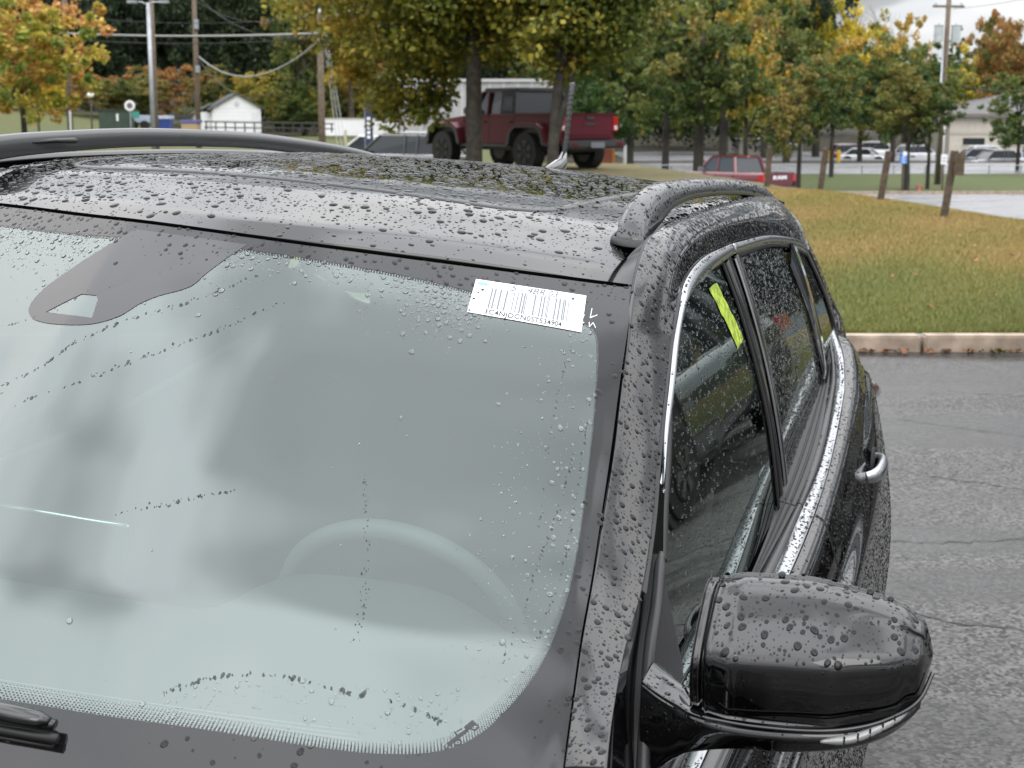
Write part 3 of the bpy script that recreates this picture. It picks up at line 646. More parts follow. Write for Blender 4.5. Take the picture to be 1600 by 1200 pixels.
strip_on_glass('window_rubber', [(.535,1.165),(.485,1.225),(.395,1.30),(.325,1.367),(.255,1.42),(.175,1.459),(-.02,1.475),(-.26,1.481)], .012, MT['rubber'], .002)
strip_on_glass('window_rubber', [(-.40,1.481),(-.70,1.477),(-.93,1.462),(-1.10,1.441),(-1.21,1.42)], .014, MT['rubber'], .002)
strip_on_glass('window_rubber', [(-1.20,1.425),(-1.30,1.34),(-1.385,1.24),(-1.385,1.20)], .02, MT['rubber'], .003)
strip_on_glass('window_rubber', [(-.255,1.477),(-.285,1.39),(-.31,1.30),(-.34,1.18),(-.355,1.09),(-.37,1.02)], .012, MT['rubber'], .002)
# --- bright strip over the windows
ribbon('window_trim', CI[:8], CO[:8], MT['chrome'], car, lift=.004, mid=.003, hint=(0,1,.3), n=90)
ribbon('window_trim', [(-.35,.6445,1.4848)]+CI[8:], [(-.35,.6395,1.5035)]+CO[8:], MT['chrome'], car, lift=.004, mid=.003, hint=(0,1,.3), n=60)
ribbon('drip_rail', [(x,y-.006,z-.004) for x,y,z in CT[3:]], [(x,y+.004,z-.010) for x,y,z in CT[3:]], MT['rubber'], car, mid=0, hint=(0,1,.3), n=100)
# --- belt: rubber wiper strip and bright ledge, split at the door gap
def cut(c, x0, x1, n=9):
    c = np.array(c)[::-1]; xs = np.linspace(x0, x1, n); S = cr(c, 400); o_ = np.argsort(S[:,0])
    return [(x, float(np.interp(x,S[o_,0],S[o_,1])), float(np.interp(x,S[o_,0],S[o_,2]))) for x in xs]
for (a, b) in ((.93,-.397),(-.403,-1.37)):
    ribbon('belt_rubber', cut(BR,a,b), cut(BI,a,b), MT['seal'], car, lift=-.001, mid=.007, hint=(0,.5,.8))
    ribbon('belt_trim', cut(BI,a,b), cut(BO,a,b), MT['chrome'], car, lift=.0, mid=.0035, hint=(0,.5,.8))
    lo = [(x, gy(x,z+.01), z+.006) for x,y,z in cut(BR,a,b)]
    for fr_ in (.3,.62): ribbon('channel_lip', [tuple(np.array(p)*(1-fr_)+np.array(q)*fr_) for p,q in zip(lo,cut(BR,a,b))], [tuple(np.array(p)*(.9-fr_)+np.array(q)*(fr_+.1)) for p,q in zip(lo,cut(BR,a,b))], MT['seal'], car, lift=.002, mid=.003, hint=(0,.5,.8), roll=.002)
    ribbon('belt_channel', lo, cut(BR,a,b), MT['rubber'], car, lift=-.003, mid=0, hint=(0,.5,.8))
# --- doors, fender and quarter below the belt
PX = np.array([.95,.6,.2,-.12,-.4,-.7,-1.0,-1.2,-1.4,-1.6,-1.8,-2.0,-2.15])
bo = np.array(cut(BO,.95,-1.40,60)); by = np.interp(PX[::-1], bo[::-1,0], bo[::-1,1])[::-1]; bz = np.interp(PX[::-1], bo[::-1,0], bo[::-1,2])[::-1]
by[9:] = [.722,.70,.665,.60]; bz[9:] = [1.15,1.08,1.05,1.03]; by[8] = .735; bz[8] = 1.212
rows = [np.stack([PX, by+.001, bz-.002], -1)]
hwy = np.array([.90,.898,.900,.902,.903,.904,.906,.905,.893,.868,.835,.79,.72])
def rowz(fr, zz): return np.stack([PX, by+(hwy-by)*fr, zz], -1)
rows.append(rowz(.22, bz-.018)); rows.append(rowz(.42, bz-.065*np.linspace(1,1.25,13))); rows.append(rowz(.60, bz-.12)); rows.append(rowz(.90, np.interp(PX,[-2,.95],[.90,.84])))
rows.append(rowz(1.0, np.full(13,.76))); rows.append(rowz(1.0, np.full(13,.66))); rows.append(rowz(.955, np.full(13,.58))); rows.append(rowz(.985, np.full(13,.46))); rows.append(rowz(.95, np.full(13,.32))); rows.append(rowz(.80, np.full(13,.22)))
A_rows = np.stack(rows)
def side_panel(name, x0, x1, slant=0., n=60):
    # resample each row between x0 and x1 (the gap leans by slant over the height)
    out_ = []
    R_ = cr(A_rows, 60)
    for j, row in enumerate(R_):
        S = cr(row, 300)[::-1]; tt = j/(len(R_)-1)
        xs = np.linspace(x0+slant*tt, x1+(slant*tt if x1 > -2 else 0), n)
        out_.append(np.stack([xs, np.interp(xs,S[:,0],S[:,1]), np.interp(xs,S[:,0],S[:,2])], -1))
    G = orient(np.array(out_), (0,1,0)); panel(name, G, MT['paint'], car, (0,1,0), roll=.012, edge=.0025); return G
G_fd = side_panel('front_door', .93, -.395, -.04)
G_rd = side_panel('rear_door', -.405, -1.32, -.04)
G_qt = side_panel('rear_quarter', -1.33, -2.15, -.04)
# D pillar between window line, roof and tail
q0 = [(-1.25,.669,1.43),(-1.30,.682,1.375),(-1.38,.706,1.285),(-1.42,.725,1.225),(-1.44,.745,1.17)]
q0 = [(-1.25,.673,1.428),(-1.33,.688,1.375),(-1.40,.708,1.300),(-1.425,.724,1.235),(-1.42,.738,1.205)]
q1 = [(-1.33,.655,1.445),(-1.42,.672,1.39),(-1.50,.700,1.305),(-1.55,.728,1.235),(-1.57,.745,1.17)]
q2 = [(-1.45,.635,1.439),(-1.52,.655,1.37),(-1.60,.690,1.27),(-1.68,.718,1.17),(-1.72,.730,1.115)]
q3 = [(-1.60,.585,1.43),(-1.70,.60,1.36),(-1.80,.62,1.26),(-1.90,.635,1.15),(-1.95,.64,1.08)]
G_dp = loft([q0,q1,q2,q3], 40, 30); panel('d_pillar', G_dp, MT['paint'], car, (0,1,.1), roll=.01)
# roof corner behind the cant rail and spoiler
r0 = [CT[-1],(-1.34,.640,1.478),(-1.422,.567,1.532)]; r0 = [(-1.25,.669,1.43),(-1.30,.64,1.487),(-1.422,.567,1.532)]
r1 = [(-1.42,.648,1.425),(-1.46,.600,1.463),(-1.53,.535,1.492)]; r2 = [(-1.60,.56,1.38),(-1.64,.52,1.41),(-1.70,.45,1.45)]
G_rc = loft([r0,r1,r2], 30, 24); panel('roof_corner', G_rc, MT['paint'], car, (0,.6,.8), roll=.008)
# inner side liner so that nothing shows through the gaps; tailgate; floor
mb = MB(); mb.box(-2.0,.95,-.72,.72,.22,.36)
for s_, u_ in ((1,0),(-1,.10)): mb.prism([(.98,.3),(.98,.90+u_),(-.4,.955+u_),(-1.4,1.10+u_),(-2.0,.98),(-2.0,.3)], 'y', min(s_*.685,s_*.715), max(s_*.685,s_*.715))
mb.box(1.0,1.04,-.7,.7,.3,.88); mb.box(-2.05,-2.0,-.66,.66,.3,1.0)
mb2 = MB(); MB().box(-1.66,-1.62,-.60,.60,.3,1.36).build('rear_light_block', MT['cabin'], car)  # added wall, stops daylight showing through the back of the cabin
mb.build('inner_body', MT['cabin'], car)
v = [(-2.15,-.62,.35),(-2.15,.72,.35),(-2.12,.60,1.0),(-2.12,-.60,1.05),(-1.72,.50,1.47),(-1.72,-.52,1.53)]
mkobj('tailgate', v, [(0,1,2,3),(3,2,4,5)], MT['paint'], car, smooth=False)
# right-hand flank (hidden from here)
Gm = np.concatenate([G_fd[:,::-1] if G_fd[0,0,0] < G_fd[0,-1,0] else G_fd], 1)
for nm, G in (('front_door',G_fd),('rear_door',G_rd),('rear_quarter',G_qt),('d_pillar',G_dp)):
    panel(nm, np.stack([G[...,0],-G[...,1],G[...,2]+.09*np.clip((G[...,2]-.5)/.4,0,1)],-1), MT['paint'], car, (0,-1,0), roll=.01)
# hood and front fenders, just below the picture
hx = np.array([1.06,1.2,1.4,1.65,1.85,2.0,2.1])
hz = np.array([.955,.95,.935,.90,.85,.78,.66]); Yh = np.linspace(-.74,.74,31)
Gh = np.stack(np.broadcast_arrays(hx[:,None]+.0*Yh+.09*(1-(Yh/.74)**2)[None]*1., Yh[None]+0*hx[:,None], hz[:,None]-.05*(Yh/.74)[None]**2), -1)
panel('hood', cr(Gh, 40), MT['paint'], car)
fy = [.745,.80,.86,.895,.90,.89]; fz = [.03,-.005,-.06,-.17,-.4,-.68]
Gf_ = np.array([[(x, y, max(.25, z0+dz)) for x, z0 in zip((.96,1.2,1.5,1.8,2.0,2.1), (.93,.915,.88,.83,.76,.66))] for y, dz in zip(fy, fz)])
panel('front_fender', loft(Gf_, 40, 30), MT['paint'], car, (0,.7,.7)); panel('front_fender', loft(Gf_*np.array([1,-1,1]), 40, 30), MT['paint'], car, (0,-.7,.7))
MB().box(1.9,2.16,-.86,.86,.25,.66,.06).build('front_bumper', MT['paint'], car, smooth=False)
MB().box(.94,1.15,-.70,.70,.86,.925,.01).build('cowl', MT['ditch'], car)
for (x, s) in ((1.318,1),(1.318,-1),(-1.318,1),(-1.318,-1)):
    w_ = MB().cyl((x,s*.755,.34),'y',.34,.34,-.11,.11,36).build('wheel', MT['rubber'], car, auto=40)
    hb = MB().cyl((x,s*.755,.34),'y',.235,.22,-.113,.113,30)
    for k in range(5):
        a = k*2*math.pi/5; c_, s_ = math.cos(a), math.sin(a)
        hb.add([(x+c_*.04-s_*.02, s*.872, .34+s_*.04+c_*.02),(x+c_*.04+s_*.02, s*.872, .34+s_*.04-c_*.02),(x+c_*.22+s_*.03, s*.870,.34+s_*.22-c_*.03),(x+c_*.22-s_*.03, s*.870,.34+s_*.22+c_*.03)], [(0,1,2,3)])
    hb.build('rim', MT['chrome'], w_)

# --- roof rails
def rail(name, pts, thick, wid, outward, parent):
    P = cr(np.array(pts), 110); th = np.interp(np.linspace(0,1,110), np.linspace(0,1,len(thick)), thick); wd = np.interp(np.linspace(0,1,110), np.linspace(0,1,len(wid)), wid)
    sec = [(-1,-.0),(-.97,.62),(-.80,.93),(-.45,1.0),(.1,.985),(.55,.90),(.85,.66),(1.02,.30),(1.0,-.0),(.9,-.06),(-.9,-.06)]
    sec = [(a*outward, b) for a, b in sec]
    T = np.gradient(P, axis=0); T /= np.linalg.norm(T, axis=1, keepdims=True); S = np.array([0,1.,0]); V = []
    up = np.cross(T, S[None]); up *= np.sign(up[:,2:3]); 
    for a, b in sec: V.append(P+S[None]*(a*wd/2)[:,None]+up*((b-1)*th)[:,None])
    V = np.array(V); G = np.concatenate([V, V[:1]], 0)
    o = fastmesh(name, G.reshape(-1,3), [gridfaces(110, len(G)), ], MT['rail'], parent, smooth=True)
    me = o.data; bm = bmesh.new(); bm.from_mesh(me); bmesh.ops.remove_doubles(bm, verts=bm.verts, dist=1e-5); bmesh.ops.holes_fill(bm, edges=bm.edges); bmesh.ops.recalc_face_normals(bm, faces=bm.faces); bm.to_mesh(me); bm.free()
    return o, V
rr = empty('roof_rail'); rr.parent = car
o, VR = rail('rail_bar', [(.157,.5695,1.5385),(.152,.5690,1.550),(.133,.5675,1.569),(.100,.567,1.588),(.060,.568,1.604),(0,.5705,1.6165),(-.10,.573,1.620),(-.42,.571,1.6155),(-.8,.567,1.601),(-1.1,.562,1.582),(-1.28,.558,1.562),(-1.40,.555,1.538)],
     [.004,.018,.032,.045,.052,.052,.042,.030,.030,.030,.032,.04,.02], [.044,.046,.046,.045,.044,.043,.041,.040,.038,.038,.038,.04,.034], 1, rr)
ribbon('foot_gasket', [(.06,.5385,1.540),(.12,.5375,1.540),(.155,.5420,1.535),(.166,.570,1.531),(.156,.597,1.531),(.12,.601,1.540),(.04,.598,1.552)], [(.06,.5425,1.552),(.12,.5415,1.551),(.150,.5455,1.546),(.157,.570,1.542),(.150,.593,1.542),(.12,.597,1.550),(.04,.594,1.562)], MT['rubber'], rr, mid=.002, hint=(.5,0,.8), n=60, roll=.003)
r2_ = empty('roof_rail'); r2_.parent = car
o, VR2 = rail('rail_bar', [(.42,-.575,1.585),(.34,-.57,1.622),(.22,-.565,1.652),(.118,-.56,1.666),(-.073,-.56,1.673),(-.292,-.56,1.677),(-.545,-.56,1.674),(-.841,-.56,1.665),(-1.181,-.555,1.642),(-1.40,-.555,1.622),(-1.58,-.55,1.598)],
     [.02,.036,.040,.038,.036,.035,.034,.034,.034,.036,.02], .036*np.ones(5), -1, r2_)
MB().tube([(.05,-.545,1.652),(.0,-.532,1.655),(-.055,-.527,1.655)], [.004,.007,.009], 8, flat=.6).build('crossbar_plug', MT['rubber'], r2_, smooth=True)
# --- aerial
ant = empty('roof_antenna'); ant.parent = car
b_ = MB().tube([(-1.33,-.012,1.578),(-1.37,-.006,1.583),(-1.41,.002,1.589),(-1.445,.006,1.600),(-1.460,.008,1.628)], [.003,.012,.017,.014,.007], 14, flat=1.3); b_.build('antenna_base', mat('antenna_base_gloss', (.02,.02,.02), .12, coat=1), ant, smooth=True)
mp_ = cr(np.array([(-1.460,.008,1.630),(-1.466,.010,1.66),(-1.474,.012,1.72),(-1.486,.013,1.77),(-1.50,.014,1.808)]), 60)
rad = np.interp(np.linspace(0,1,60), [0,.1,.5,.97,1], [.0055,.0058,.0068,.0078,.003])
MB().tube(mp_, rad, 12).build('antenna_mast', mat('mast_rubber', (.035,.035,.037), .5), ant, smooth=True)
hel = []
for k in range(260):
    t_ = k/259; p = mp_[int(min(59,t_*50))]; a = t_*2*math.pi*13; rr_ = float(np.interp(t_*50/59,np.linspace(0,1,60),rad))+.0004; hel.append((p[0]+math.cos(a)*rr_, p[1]+math.sin(a)*rr_, float(np.interp(t_*50,np.arange(60),mp_[:,2]))))
MB().tube(hel, .0009, 5).build('antenna_coil', MT['rubber'], ant, smooth=True)

# --- door mirror
mir = empty('door_mirror'); mir.parent = car
def mirror_shell(y0, y1, n, top, bot, zc1, zc2, xf, xr, name, m, off=0.):
    """sections along Y: rear edge, arched top, crease, front face, bottom"""
    ys = np.linspace(0,1,n); rows_ = []
    for t_ in ys:
        y = y0+(y1-y0)*t_; e_ = max(0., 1-(max(0,(t_-.80)/.20))**3.)**.5 if t_ > .80 else 1.; e0 = max(0.,1-(max(0,(.06-t_)/.06))**2)**.5
        zt = float(np.interp(t_, *top)); zb = float(np.interp(t_, *bot)); zk = float(np.interp(t_, [0,1],[zc1,zc2])); fx = float(np.interp(t_, *xf)); rx = float(np.interp(t_, *xr))
        zm = (zt+zb)/2; e = e_*e0; e = max(e,.03)
        sec = [(rx-.004,zb+.004),(rx,zt-.010),(rx+.008,zt-.002),(rx+.022,zt+.0),(rx+.045,zt-.007),(rx+(fx-rx)*.62,zt-(zt-zk)*.36),(rx+(fx-rx)*.84,zt-(zt-zk)*.68),(fx-.0055,zk+.008),(fx,zk-.003),(fx+.001,zk-.016),(fx-.001,(zk+zb)/2),(fx-.010,zb+.006),(fx-.016,zb),(rx+.01,zb)]
        rows_.append([(rx+(x-rx)*(.30+.70*e), y, zm+(z-zm)*e+0.008*(1-e)) for x, z in sec])
    R_ = np.array(rows_); kk = np.array([.06,.24,.4,.24,.06]); Q_ = R_.copy()
    for i_ in range(5, len(R_)-2): Q_[i_] = sum(kk[j_]*R_[i_-2+j_] for j_ in range(5))
    rows_ = Q_
    G = cr(np.swapaxes(cr(np.array(rows_), 70),0,1), 90); G = np.concatenate([G, G[:1]], 0)
    if normals(G)[:, :].reshape(-1,3) is not None:
        c = G.reshape(-1,3).mean(0); 
        if ((G-c)*normals(G)).sum() < 0: G = G[::-1].copy()
    o = fastmesh(name, G.reshape(-1,3), [gridfaces(G.shape[1], G.shape[0])], m, mir, smooth=True); return G
G_mir = mirror_shell(.808, 1.064, 26, ([0,.05,.15,.45,.7,.85,1],[1.180,1.192,1.199,1.203,1.195,1.186,1.178]), ([0,.3,.7,1],[1.060,1.058,1.061,1.068]), 1.130, 1.140, ([0,.15,.6,1],[.765,.782,.775,.735]), ([0,1],[.665,.665]), 'mirror_cap', MT['paint'])
mirror_shell(.800, .823, 8, ([0,1],[1.185,1.188]), ([0,1],[1.062,1.062]), 1.12, 1.12, ([0,1],[.762,.766]), ([0,1],[.655,.655]), 'mirror_bezel', MT['gloss'])
# skirt under the cap, running inboard into the arm
sk = []
for y, zt, zb, xf_, xb_ in ((.742,1.075,.955,.735,.61),(.762,1.066,.965,.742,.62),(.785,1.060,.985,.752,.64),(.81,1.057,1.003,.768,.645),(.86,1.055,1.018,.778,.65),(.92,1.058,1.024,.780,.655),(.98,1.064,1.034,.772,.66),(1.02,1.074,1.047,.757,.665),(1.045,1.086,1.064,.738,.67),(1.056,1.094,1.080,.722,.68)):
    sk.append([(xb_,y,zb),(xb_+(.03 if y < .80 else 0),y,zt-(.022 if y < .80 else 0)),((xb_+xf_)/2,y,zt+.003),(xf_-.006,y,zt+.002),(xf_,y,zt-.003),(xf_+.002,y,zt-.010),(xf_-.002,y,(zt+zb)/2),(xf_-.014,y,zb+.004),(xf_-.03,y,zb)])
G_sk = np.swapaxes(cr(np.array(sk), 80),0,1); G_sk = cr(G_sk, 60); G_sk = np.concatenate([G_sk, G_sk[:1]],0)
c_ = G_sk.reshape(-1,3).mean(0)
if ((G_sk-c_)*normals(G_sk)).sum() < 0: G_sk = G_sk[::-1].copy()
o = fastmesh('mirror_skirt', G_sk.reshape(-1,3), [gridfaces(G_sk.shape[1], G_sk.shape[0])], MT['gloss'], mir, smooth=True)
bm = bmesh.new(); bm.from_mesh(o.data); bmesh.ops.remove_doubles(bm, verts=bm.verts, dist=1e-5); bmesh.ops.holes_fill(bm, edges=bm.edges); bm.to_mesh(o.data); bm.free()
# arm cover seam, lip line, turn signal
MB().tube(cr(np.array([(.664,.801,1.105),(.662,.792,1.085),(.672,.782,1.066),(.72,.783,1.062),(.748,.797,1.060),(.760,.815,1.050),(.764,.822,1.040)]),30), .0022, 6).build('arm_seam', MT['rubber'], mir, smooth=True)
MB().tube(cr(np.array([(.779,.82,1.0595),(.782,.88,1.0585),(.781,.95,1.063),(.768,1.00,1.071),(.748,1.035,1.083),(.728,1.055,1.096),(.70,1.066,1.118)]),40), .0026, 8).build('lip_line', MT['gloss'], mir, smooth=True)
sg = cr(np.array([(.7835,.955,1.0525),(.777,.985,1.0575),(.765,1.008,1.0655),(.748,1.030,1.076),(.733,1.046,1.086)]),30)
MB().tube(sg, np.interp(np.linspace(0,1,30),[0,.15,.8,1],[.002,.0065,.006,.002]), 10, flat=.8).build('turn_signal', MT['lens'], mir, smooth=True)
for k in range(5):
    p = sg[6+k*4]; MB().tube([p+np.array([.006,0,-.005]), p+np.array([.006,0,.006])], .0012, 5).build('signal_divider', MT['gloss'], mir)
MB().box(.658,.661,.835,1.01,1.085,1.165,.0).build('mirror_glass', MT['mirror'], mir)
# sail patch and the upright weather strip in front of it
v = [(.565,.722,1.180),(.60,.732,1.130),(.70,.742,1.03),(.76,.757,.96),(.62,.757,.90),(.50,.752,.955),(.495,.7445,1.012)]
v2 = [(x,y-.03,z) for x,y,z in v]; n_ = len(v)
mkobj('mirror_sail', v+v2, [tuple(range(n_)), tuple(range(2*n_-1,n_-1,-1))]+[(k,(k+1)%n_,n_+(k+1)%n_,n_+k) for k in range(n_)], mat('matte_sail', (.02,.02,.022), .45, bump=(800,.1,.0005)), mir, smooth=False)
MB().tube(cr(np.array([(.565,.7235,1.184),(.60,.728,1.130),(.64,.731,1.09),(.69,.738,1.035),(.75,.751,.97),(.79,.762,.92)]),40), np.interp(np.linspace(0,1,40),[0,.06,1],[.003,.0075,.0085]), 8, flat=.75).build('weather_strip', MT['seal'], mir, smooth=True)
# black door edge that fills the wedge between pillar and sail patch
w0 = [(.61,.708,1.155),(.66,.703,1.105),(.74,.708,1.065),(.83,.72,1.02),(.90,.735,.985)]; w1 = [(.60,.718,1.125),(.65,.726,1.07),(.70,.734,1.02),(.76,.747,.965),(.80,.76,.915)]
ribbon('door_edge_panel', w0, w1, MT['gloss'], car, lift=-.004, mid=.002, hint=(.4,.7,.4), n=40)
# --- door handles
def handle(x, z, s=1, m='chrome'):
    h = empty('door_handle'); h.parent = car
    S = G_rd if x < -.4 else G_fd; j = np.argmin(np.abs(S[...,0]-x)+np.abs(S[...,2]-z)); p = S.reshape(-1,3)[j]
    ys_ = p[1]
    pts = [(x+.085,ys_-.006,z-.006),(x+.075,ys_+.008,z-.003),(x+.05,ys_+.017,z),(x,ys_+.021,z+.002),(x-.05,ys_+.020,z+.003),(x-.08,ys_+.012,z+.003),(x-.09,ys_-.006,z+.003)]
    MB().tube(cr(np.array(pts),40), np.interp(np.linspace(0,1,40),[0,.15,.5,.85,1],[.009,.010,.012,.010,.009]), 14, flat=1.5).build('grip', MT[m], h, smooth=True)
    MB().cyl((x-.015,ys_+.001,z+.004),'y',.04,.038,-.004,.001,24).build('cup', MT['cabin'], h, smooth=False)
handle(-.99, .975); handle(-.13,.885, m='gloss')
# --- tail lamp tip
MB().tube([(-1.70,.775,1.055),(-1.76,.80,1.03),(-1.86,.80,1.00),(-2.0,.76,.98)], [.004,.014,.02,.015], 10).build('tail_lamp', mat('tail_lamp_dark', (.12,.05,.05), .08, coat=1), car, smooth=True)

# --- wiper
wip = empty('wiper'); wip.parent = car
def wsl(s0, t0, s1, t1, off, n=12): return wsp(np.linspace(s0,s1,n), np.linspace(t0,t1,n), off)
MB().tube(wsl(.30,.865,.553,.858,.020), .008, 8, flat=.7).build('wiper_arm', MT['gloss'], wip, smooth=True)
MB().tube(wsl(.505,.855,.551,.858,.027,8), [.005,.011,.0135,.014,.014,.0135,.012,.006], 12, flat=.75).build('wiper_head', MT['gloss'], wip, smooth=True)
MB().tube(wsl(.20,.880,.556,.872,.012), .006, 6).build('wiper_blade', MT['rubber'], wip, smooth=True)
MB().tube(wsl(.20,.884,.553,.878,.003), .003, 5).build('wiper_lip', MT['rubber'], wip, smooth=True)

# --- cabin
dash = [[(1.06,y,.935),(.95,y,.955),(.80,y,.985),(.66,y,1.00+.03*math.exp(-((y-.30)/.20)**2)),(.54,y,1.00+.085*math.exp(-((y-.30)/.20)**4)+.02*math.exp(-((y+.45)/.3)**2)),(.47,y,.985+.06*math.exp(-((y-.30)/.2)**4)),(.45,y,.90),(.46,y,.6)] for y in np.linspace(-.66,.66,34)]
Gd = cr(np.swapaxes(np.array(dash),0,1), 60); fastmesh('dashboard', Gd.reshape(-1,3), [gridfaces(Gd.shape[1], Gd.shape[0])], MT['dash'], car, smooth=True)
ribs = MB()
for k in range(26):
    x = 1.02-k*.0085; ribs.tube([(x-.03*(yy/.6)**2, yy, float(np.interp(x,[.8,.95,1.06],[.985,.955,.935]))+.002) for yy in np.linspace(-.6,.6,16)], .0009, 4)
tag(ribs.build('defroster_grille', mat('grille_grey', (.26,.26,.26), .8), car, smooth=True), kind='stuff')
wh = empty('steering_wheel'); wh.parent = car
c0_ = Vector((.30,.27,.945)); an_ = Vector((-.90,0,.43)).normalized(); a1 = Vector((0,1,0)); a2 = an_.cross(a1).normalized()
MB().tube([c0_+(a1*math.cos(t_)+a2*math.sin(t_))*.19 for t_ in np.linspace(0,2*math.pi,49)], .016, 10, cap=False).build('rim', mat('wheel_leather', (.20,.20,.20), .45), wh, smooth=True)
MB().tube([c0_-an_*.01, c0_+an_*.05], [.07,.06], 16).build('hub', MT['cabin'], wh, smooth=True)
for t_ in (0, math.pi, -math.pi/2*math.copysign(1,a2.z)):
    MB().tube([c0_+(a1*math.cos(t_)+a2*math.sin(t_))*.05, c0_+(a1*math.cos(t_)+a2*math.sin(t_))*.185], .014, 8, flat=1.6).build('spoke', MT['dash'], wh, smooth=True)
MB().tube([(.47,.45,.99),(.50,.60,1.0)], .009, 8).build('control_stalk', MT['dash'], wh, smooth=True)
sc_ = empty('display_screen'); sc_.parent = car
MB().box(.440,.455,-.40,-.11,.955,1.105,.004).build('screen_body', MT['gloss'], sc_)
MB().tube([(.452,-.42,1.112),(.452,-.112,1.098)], .0035, 8).build('screen_edge', mat('bright_edge', (.85,.87,.87), .2, 1.), sc_, smooth=True)
for y in (.36,-.36):
    st_ = empty('front_seat'); st_.parent = car
    MB().box(-.45,.08,y-.25,y+.25,.42,.60,.06).build('seat', MT['seat'], st_, auto=60)
    v = MB().box(-.08,.08,-.24,.24,0,.62,.06); q = Matrix.Translation((-.47,y,.52)) @ Matrix.Rotation(R(-18),4,'Y'); v.v = [(q @ Vector(p))[:] for p in v.v]; v.build('backrest', MT['seat'], st_, auto=60)
    v = MB().box(-.05,.05,-.13,.13,.65,.82,.04); v.v = [(q @ Vector(p))[:] for p in v.v]; v.build('headrest', MT['seat'], st_, auto=60)
rs = empty('rear_seat'); rs.parent = car
MB().box(-1.2,-.75,-.6,.6,.45,.62,.05).build('seat', MT['seat'], rs, auto=60)
v = MB().box(-.07,.07,-.6,.6,0,.6,.05); q = Matrix.Translation((-1.22,0,.55)) @ Matrix.Rotation(R(-20),4,'Y'); v.v = [(q @ Vector(p))[:] for p in v.v]; v.build('backrest', MT['seat'], rs, auto=60)
MB().box(-.2,.0,-.10,.10,.5,.7,.02).build('console', MT['dash'], car)
# rear-view mirror behind the shroud
MB().box(.30,.325,-.13,.11,1.40,1.465,.01).build('rear_view_mirror', MT['cabin'], car)

# ------------------------------------------------------------------ things stuck to the car
# sticker with barcode
def quad_pt(u, v, off):
    c = [np.array(p) for p in ((.7151,.031),(.8366,.0374),(.8398,.1241),(.7172,.1074))]   # top-left, top-right, bottom-right, bottom-left
    st_ = (c[0]*(1-u)+c[1]*u)*(1-v)+(c[3]*(1-u)+c[2]*u)*v
    return wsp(st_[0], st_[1], off)
stk = empty('barcode_sticker', M); tag(stk, 'white barcode sticker with handwriting on the top corner of the windshield', 'sticker')
nu_, nv_ = 16, 6; G = np.array([[quad_pt(i/nu_, j/nv_, .0012) for i in range(nu_+1)] for j in range(nv_+1)]); G = orient(G, (.6,0,.8))
G = np.concatenate([G]); fastmesh('paper', G.reshape(-1,3), [gridfaces(nu_+1, nv_+1)], mat('sticker_paper', (.86,.88,.88), .55), stk, smooth=True)
gg = orient(np.array([[quad_pt(i/8,j/4,.0004) for i in range(9)] for j in range(5)]),(-.6,0,-.8)); fastmesh('backing', gg.reshape(-1,3), [gridfaces(9,5)], mat('sticker_back', (.7,.7,.7), .6), stk)
ink = mat('grey_print', (.16,.16,.18), .6); blk = mat('black_print', (.03,.03,.035), .6); grn = mat('teal_stamp', (.20,.62,.52), .6); pen = mat('pen_ink', (.10,.10,.12), .5)
def qpoly(name, polys, m, off=.0017, kind=None):
    V = []; F_ = []
    for P in polys:
        k = len(V); V += [quad_pt(u, v, off) for u, v in P]; F_.append(tuple(range(k, len(V))))
    V = np.array(V)
    a, b, c = V[F_[0][0]], V[F_[0][1]], V[F_[0][2]]
    if np.cross(b-a,c-b) @ np.array((.6,0,.8)) < 0: F_ = [f[::-1] for f in F_]
    o = mkobj(name, V, F_, m, stk, smooth=False)
    if kind: tag(o, kind=kind)
    return o
rb = random.Random(11); x = .145; bars = []
while x < .835:
    w = rb.choice((.0045,.0045,.009,.0135)); bars.append([(x,.20),(x+w,.20),(x+w,.80),(x,.80)]); x += w+rb.choice((.0045,.0045,.009,.0135))
qpoly('barcode', bars, ink, kind='stuff')
def qtext(name, s, u0, v0, size, m, slant=0., bold=0., wx=1.):
    cu = bpy.data.curves.new(name, 'FONT'); cu.body = s; cu.size = 1; cu.shear = slant; cu.offset = bold; cu.align_x = 'LEFT'; cu.align_y = 'CENTER'; cu.resolution_u = 3
    o = bpy.data.objects.new(name, cu); col.objects.link(o); dg = bpy.context.evaluated_depsgraph_get(); me = bpy.data.meshes.new_from_object(o.evaluated_get(dg)); bpy.data.objects.remove(o)
    for vtx in me.vertices:
        p = quad_pt(u0+vtx.co.x*size*wx, v0-vtx.co.y*size*3.1, .0018); vtx.co = p
    me.materials.clear(); me.materials.append(m); me.update(); o = bpy.data.objects.new(name, me); col.objects.link(o); o.parent = stk
    nn = sum((f.normal for f in me.polygons), Vector())
    if nn.dot(Vector((.6,0,.8))) < 0: me.flip_normals()
    return o
qtext('serial_number', '3C4NJDCN0ST534904', .125, .905, .062, blk, 0, .012, 1.12)
qtext('handwriting', '5 - 4BR.03', .29, .115, .078, pen, .25, .0, 1.25)
qtext('handwriting', 'DL', .895, .66, .11, mat('pale_ink', (.55,.62,.66), .6), .4, 0, .9)
qpoly('stamp', [[(.045+.05*math.cos(a)+.02, .115+.05*math.sin(a)) for a in np.linspace(0,6.28,14)[:-1]]], grn)
